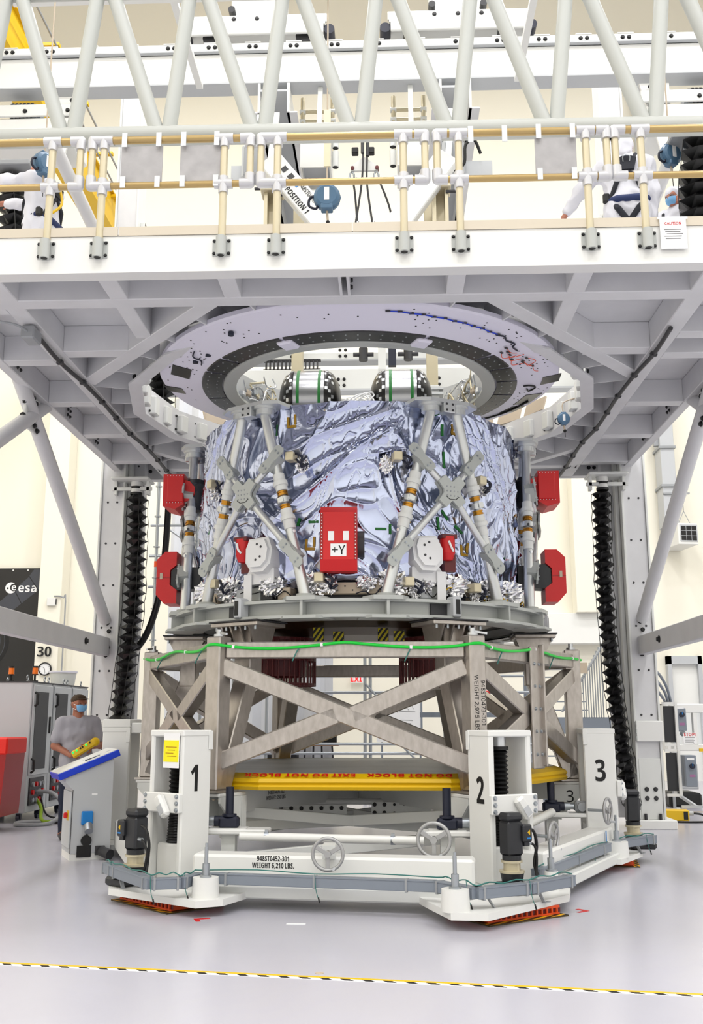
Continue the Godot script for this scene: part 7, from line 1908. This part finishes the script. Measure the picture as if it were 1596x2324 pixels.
func head(o: Node3D, at: Vector3, yw: float, pt: float, skin: Material, masked: bool, cover: String) -> void:
	var hd := Node3D.new()
	hd.name = "head"
	o.add_child(hd)
	hd.position = at
	hd.rotation = Vector3(deg_to_rad(pt), deg_to_rad(yw), 0)
	var V := Vector3.ZERO
	var b := [[Vector3(0, 0.045, -0.02), Vector3(0, 0.045, 0.015), 0.088, 0.084], [Vector3(0, 0.0, 0.015), Vector3(0, -0.055, 0.045), 0.068, 0.042], [Vector3(-0.03, -0.03, 0.025), Vector3(0.03, -0.03, 0.025), 0.05, 0.05], [Vector3(0, -0.03, -0.03), Vector3(0, -0.12, -0.045), 0.058, 0.06], [Vector3(0, 0.02, 0.088), Vector3(0, -0.012, 0.104), 0.010, 0.015], [Vector3(-0.045, 0.028, 0.07), Vector3(0.045, 0.028, 0.07), 0.018, 0.018], [Vector3(-0.02, -0.05, 0.082), Vector3(0.02, -0.05, 0.082), 0.010, 0.010]]
	for s in [-1.0, 1.0]: b.append([Vector3(s * 0.086, 0.02, -0.01), Vector3(s * 0.090, -0.02, -0.005), 0.018, 0.012])
	pm(hd, "face", flesh(b, 0.006, 0.02), skin)
	for s in [-1.0, 1.0]:
		part(hd, "eye", g().ell(Vector3(s * 0.032, 0.012, 0.080), Vector3(0.013, 0.009, 0.009), 12, 8), M.paper)
		part(hd, "pupil", g().ell(Vector3(s * 0.033, 0.012, 0.087), Vector3(0.005, 0.006, 0.004), 10, 6), M.hair)
		part(hd, "eyebrow", g().bar(Vector3(s * 0.015, 0.034, 0.090), Vector3(s * 0.048, 0.034, 0.078), 0.006, 0.008), M.hair)
	if masked:
		var mk := g().lathe([Vector2(0.052, -0.085), Vector2(0.086, -0.055), Vector2(0.094, -0.02), Vector2(0.088, 0.0)], 20, -1.15, 1.15, true)
		for i in mk.v.size():
			mk.v[i] = Vector3(mk.v[i].x * 0.86, mk.v[i].y, mk.v[i].z * 1.0 + 0.024)
		part(hd, "mask", mk, M.mask)
		for s in [-1.0, 1.0]: part(hd, "mask_loop", g().pipe([Vector3(s * 0.07, -0.005, 0.06), Vector3(s * 0.088, 0.02, 0.0), Vector3(s * 0.092, -0.02, -0.015), Vector3(s * 0.07, -0.06, 0.05)], 0.003, 5, 3), M.paper)
	if cover == "cap":
		part(hd, "cap", g().ell(Vector3(0, 0.072, -0.012), Vector3(0.096, 0.072, 0.112), 24, 14), M.camo)
		part(hd, "cap_peak", g().at(Transform3D(Basis(Vector3.RIGHT, 0.18), Vector3(0, 0.075, 0.07))).slab([Vector2(-0.075, 0), Vector2(-0.07, 0.05), Vector2(-0.035, 0.085), Vector2(0.035, 0.085), Vector2(0.07, 0.05), Vector2(0.075, 0)], 0, 0.008), M.camo)
		part(hd, "hair", g().ell(Vector3(0, 0.02, -0.045), Vector3(0.086, 0.06, 0.07), 18, 10), M.hair)
	else:
		var hb := [[Vector3(0, 0.055, -0.03), Vector3(0, 0.06, 0.005), 0.100, 0.096]]
		if cover == "hood": hb.append_array([[Vector3(0, 0.0, -0.05), Vector3(0, -0.10, -0.05), 0.085, 0.08], [Vector3(-0.05, 0.0, -0.02), Vector3(-0.05, -0.08, -0.02), 0.052, 0.055], [Vector3(0.05, 0.0, -0.02), Vector3(0.05, -0.08, -0.02), 0.052, 0.055]])
		pm(hd, "hood" if cover == "hood" else "bouffant_cap", flesh(hb, 0.008, 0.03, 0.006, 9), M.suit)
	if cover == "bouffant":
		for s in [-1.0, 1.0]: part(hd, "lens_frame", g().pipe([Vector3(s * 0.015, 0.02, 0.1), Vector3(s * 0.05, 0.022, 0.094), Vector3(s * 0.05, -0.006, 0.094), Vector3(s * 0.018, -0.006, 0.1), Vector3(s * 0.015, 0.02, 0.1)], 0.0025, 5).pipe([Vector3(s * 0.05, 0.018, 0.094), Vector3(s * 0.09, 0.02, 0.0)], 0.0025, 5), M.midgrey)
func strap(o: Node3D, pts: Array, m: Material, w := 0.024) -> void:
	var q := g()
	for i in pts.size() - 1: q.tube(pts[i], pts[i + 1], w, -1, 8)
	for p in pts: q.ell(p, Vector3.ONE * w, 8, 6)
	part(o, "harness_strap", q, m)

func people() -> void:
	# man with the pendant
	var a := thing("person", "man in grey T-shirt, dark cap and blue mask holding a yellow controller by the racks", "person", Vector3(-3.62, 0, -1.5), 24.0)
	var ar := [[Vector3(-0.20, 1.42, -0.01), Vector3(-0.27, 1.13, 0.0), 0.052, 0.042], [Vector3(-0.27, 1.13, 0.0), Vector3(-0.10, 1.02, 0.20), 0.042, 0.029], [Vector3(0.20, 1.42, -0.01), Vector3(0.28, 1.14, 0.03), 0.052, 0.042], [Vector3(0.28, 1.14, 0.03), Vector3(0.16, 1.12, 0.24), 0.042, 0.029]]
	var hb := hand_bones(Vector3(-0.095, 1.015, 0.205), Vector3(0.75, 0.25, 0.55).normalized(), Vector3(-0.3, -0.6, 0.7).normalized(), -1.0, 0.45)
	hb.append_array(hand_bones(Vector3(0.155, 1.12, 0.245), Vector3(-0.75, 0.05, 0.55).normalized(), Vector3(0.4, 0.3, 0.85).normalized(), 1.0, 0.5))
	var body := trunk_bones() + leg_bones() + ar + [[Vector3(0, 1.42, -0.01), Vector3(0, 1.55, 0.0), 0.06, 0.056]]
	for s in [-1.0, 1.0]: body.append([Vector3(s * 0.12, 0.06, -0.04), Vector3(s * 0.13, 0.04, 0.16), 0.045, 0.035])
	pm(a, "body", flesh(body, 0.015, 0.05), M.skindark)
	pm(a, "hand", flesh(hb.slice(0, hb.size() / 2), 0.004, 0.008), M.skindark)
	pm(a, "hand", flesh(hb.slice(hb.size() / 2), 0.004, 0.008), M.skindark)
	var tee := fat(trunk_bones(), 0.020)
	tee.append_array([[Vector3(-0.06, 0.90, 0), Vector3(0.06, 0.90, 0), 0.15, 0.15], [Vector3(-0.20, 1.41, -0.01), Vector3(-0.255, 1.22, 0.0), 0.075, 0.078], [Vector3(0.20, 1.41, -0.01), Vector3(0.26, 1.22, 0.02), 0.075, 0.078]])
	pm(a, "t_shirt", flesh(tee, 0.015, 0.05, 0.006, 21), M.tee)
	pm(a, "trousers", flesh(fat(leg_bones(), 0.018) + [[Vector3(-0.06, 0.93, 0), Vector3(0.06, 0.93, 0), 0.135, 0.135]], 0.016, 0.04, 0.005, 22), M.jeans)
	for s in [-1.0, 1.0]: pm(a, "shoe", flesh([[Vector3(s * 0.12, 0.055, -0.05), Vector3(s * 0.13, 0.045, 0.17), 0.052, 0.042]], 0.012, 0.02), M.dark)
	head(a, Vector3(0, 1.63, 0.01), 22.0, -6.0, M.skindark, true, "cap")
	var pc := thing("pendant_controller", "yellow pendant controller with green buttons held in the man's hands", "controller", a.transform * Vector3(0.06, 1.11, 0.30), 24.0)
	var px := Transform3D(Basis(Vector3.BACK, 0.55) * Basis(Vector3.RIGHT, -0.3), Vector3.ZERO)
	part(pc, "shell", g().at(px).b2(-0.17, 0.13, -0.045, 0.045, -0.03, 0.03, 0.015), M.yellow)
	part(pc, "bulb_end", g().at(px).ell(Vector3(0.14, 0, 0), Vector3(0.06, 0.055, 0.04), 16, 10), M.yellow)
	for k in [-0.15, -0.10, 0.03]: part(pc, "button", g().at(px).tube(Vector3(k, 0.02, 0.03), Vector3(k, 0.02, 0.042), 0.012, -1, 12), M.ledgreen)
	for k in [-0.05, -0.02, 0.08]: part(pc, "key", g().at(px).b2(k - 0.01, k + 0.01, 0.01, 0.03, 0.03, 0.038), M.ink)
	# coveralled workers on the deck
	var suit_base := trunk_bones() + leg_bones()
	var defs := [
		{"label": "worker in white hooded suit and dark harness, back turned, pointing left", "at": Vector3(2.72, 5.42, 2.2), "turn": 172.0, "arms": [[Vector3(-0.20, 1.42, 0), Vector3(-0.26, 1.14, 0.02)], [Vector3(-0.26, 1.14, 0.02), Vector3(-0.24, 0.90, 0.08)], [Vector3(0.20, 1.42, 0), Vector3(0.42, 1.26, 0.08)], [Vector3(0.42, 1.26, 0.08), Vector3(0.56, 1.08, 0.16)]], "hands": [[Vector3(-0.24, 0.88, 0.085), Vector3(0, -1, 0.15), Vector3(-1, 0, 0), 1.0, 0.4], [Vector3(0.575, 1.06, 0.17), Vector3(0.62, -0.75, 0.2), Vector3(0.7, 0.6, -0.4), -1.0, 0.12]], "head": [Vector3(0, 1.62, 0.03), -28.0, 12.0, false, "hood"]},
		{"label": "masked worker in a white suit and cap looking left beside the right bellows", "at": Vector3(3.44, 5.42, 1.45), "turn": -42.0, "arms": [[Vector3(-0.20, 1.42, 0), Vector3(-0.27, 1.14, -0.02)], [Vector3(-0.27, 1.14, -0.02), Vector3(-0.18, 1.0, 0.18)], [Vector3(0.20, 1.42, 0), Vector3(0.30, 1.15, -0.02)], [Vector3(0.30, 1.15, -0.02), Vector3(0.22, 0.98, 0.16)]], "hands": [[Vector3(-0.175, 0.99, 0.19), Vector3(0.4, -0.3, 0.85), Vector3(-0.8, 0.3, 0.4), -1.0, 0.4], [Vector3(0.215, 0.97, 0.175), Vector3(-0.4, -0.3, 0.85), Vector3(0.8, 0.3, 0.4), 1.0, 0.4]], "head": [Vector3(0, 1.60, 0.05), -14.0, 4.0, true, "bouffant"]},
		{"label": "worker in white suit and blue harness reaching left at the left edge", "at": Vector3(-3.20, 5.42, 2.0), "turn": -100.0, "arms": [[Vector3(-0.20, 1.42, 0), Vector3(-0.24, 1.40, 0.28)], [Vector3(-0.24, 1.40, 0.28), Vector3(-0.22, 1.44, 0.54)], [Vector3(0.20, 1.42, 0), Vector3(0.28, 1.38, 0.26)], [Vector3(0.28, 1.38, 0.26), Vector3(0.24, 1.42, 0.52)]], "hands": [[Vector3(-0.22, 1.445, 0.56), Vector3(0, 0, 1), Vector3(0, 1, 0), -1.0, 0.4], [Vector3(0.24, 1.425, 0.54), Vector3(0, 0, 1), Vector3(0, 1, 0), 1.0, 0.4]], "head": [Vector3(0, 1.60, 0.05), 10.0, 4.0, true, "hood"]}]
	for i in 3:
		var d: Dictionary = defs[i]
		var o := thing("person", d.label, "person", d.at, d.turn, "workers in white suits on the deck")
		if i == 1: o.scale = Vector3.ONE * 0.91
		var arms: Array = []
		for k in 4:
			var e: Array = d.arms[k]
			arms.append([e[0], e[1], 0.052 if k % 2 == 0 else 0.042, 0.042 if k % 2 == 0 else 0.030])
		var under := suit_base + arms + [[Vector3(0, 1.42, -0.01), Vector3(0, 1.54, 0.02), 0.06, 0.056]]
		for s in [-1.0, 1.0]: under.append([Vector3(s * 0.12, 0.06, -0.04), Vector3(s * 0.13, 0.04, 0.16), 0.042, 0.034])
		pm(o, "body", flesh(under, 0.018, 0.05), M.skin)
		var suit := fat(suit_base, 0.032) + fat(arms, 0.026) + [[Vector3(0, 1.42, -0.02), Vector3(0, 1.50, -0.01), 0.085, 0.08]]
		pm(o, "coverall", flesh(suit, 0.016, 0.06, 0.012, 30 + i), M.suit)
		for q in d.hands: pm(o, "hand", flesh(hand_bones(q[0], q[1].normalized(), q[2], q[3], q[4]), 0.004, 0.008), M.skin)
		for s in [-1.0, 1.0]: pm(o, "shoe_cover", flesh([[Vector3(s * 0.12, 0.06, -0.05), Vector3(s * 0.13, 0.05, 0.17), 0.056, 0.046]], 0.014, 0.02), M.suit)
		head(o, d.head[0], d.head[1], d.head[2], M.skin, d.head[3], d.head[4])
		for s in [-1.0, 1.0]:
			strap(o, [Vector3(s * 0.10, 1.50, -0.07), Vector3(s * 0.07, 1.40, -0.128), Vector3(-s * 0.10, 1.18, -0.155), Vector3(-s * 0.16, 1.03, -0.10)], M.harness)
			strap(o, [Vector3(s * 0.10, 1.50, -0.06), Vector3(s * 0.12, 1.42, 0.10), Vector3(s * 0.11, 1.2, 0.15), Vector3(s * 0.14, 1.03, 0.12)], M.harness)
			strap(o, [Vector3(s * 0.17, 1.02, -0.06), Vector3(s * 0.10, 0.90, -0.15), Vector3(s * 0.02, 0.80, -0.11)], M.harness, 0.03)
			strap(o, [Vector3(s * 0.19, 1.03, 0.0), Vector3(s * 0.17, 0.94, 0.10), Vector3(s * 0.05, 0.80, 0.10)], M.harness, 0.024)
		strap(o, [Vector3(-0.19, 1.03, -0.05), Vector3(-0.10, 1.0, -0.155), Vector3(0.10, 1.0, -0.155), Vector3(0.19, 1.03, -0.05)], M.harnessblue, 0.036)
		part(o, "back_pad", g().prism([Vector2(-0.07, 1.30), Vector2(0.07, 1.30), Vector2(0.10, 1.42), Vector2(0.0, 1.46), Vector2(-0.10, 1.42)], -0.17, -0.14), M.harness)
		part(o, "dorsal_ring", g().pipe([Vector3(-0.03, 1.38, -0.17), Vector3(-0.03, 1.43, -0.19), Vector3(0.03, 1.43, -0.19), Vector3(0.03, 1.38, -0.17)], 0.006, 6, 4), M.galv)
		part(o, "tool_pouch", g().box(Vector3(0.20, 1.05, -0.08), Vector3(0.07, 0.10, 0.06), 0.015), M.black)
		if i == 2: part(o, "lanyard", g().pipe([Vector3(0.0, 1.40, -0.18), Vector3(0.05, 1.2, -0.24), Vector3(0.12, 1.08, -0.2), Vector3(0.16, 1.02, -0.12)], 0.014, 8, 5), M.yellow)
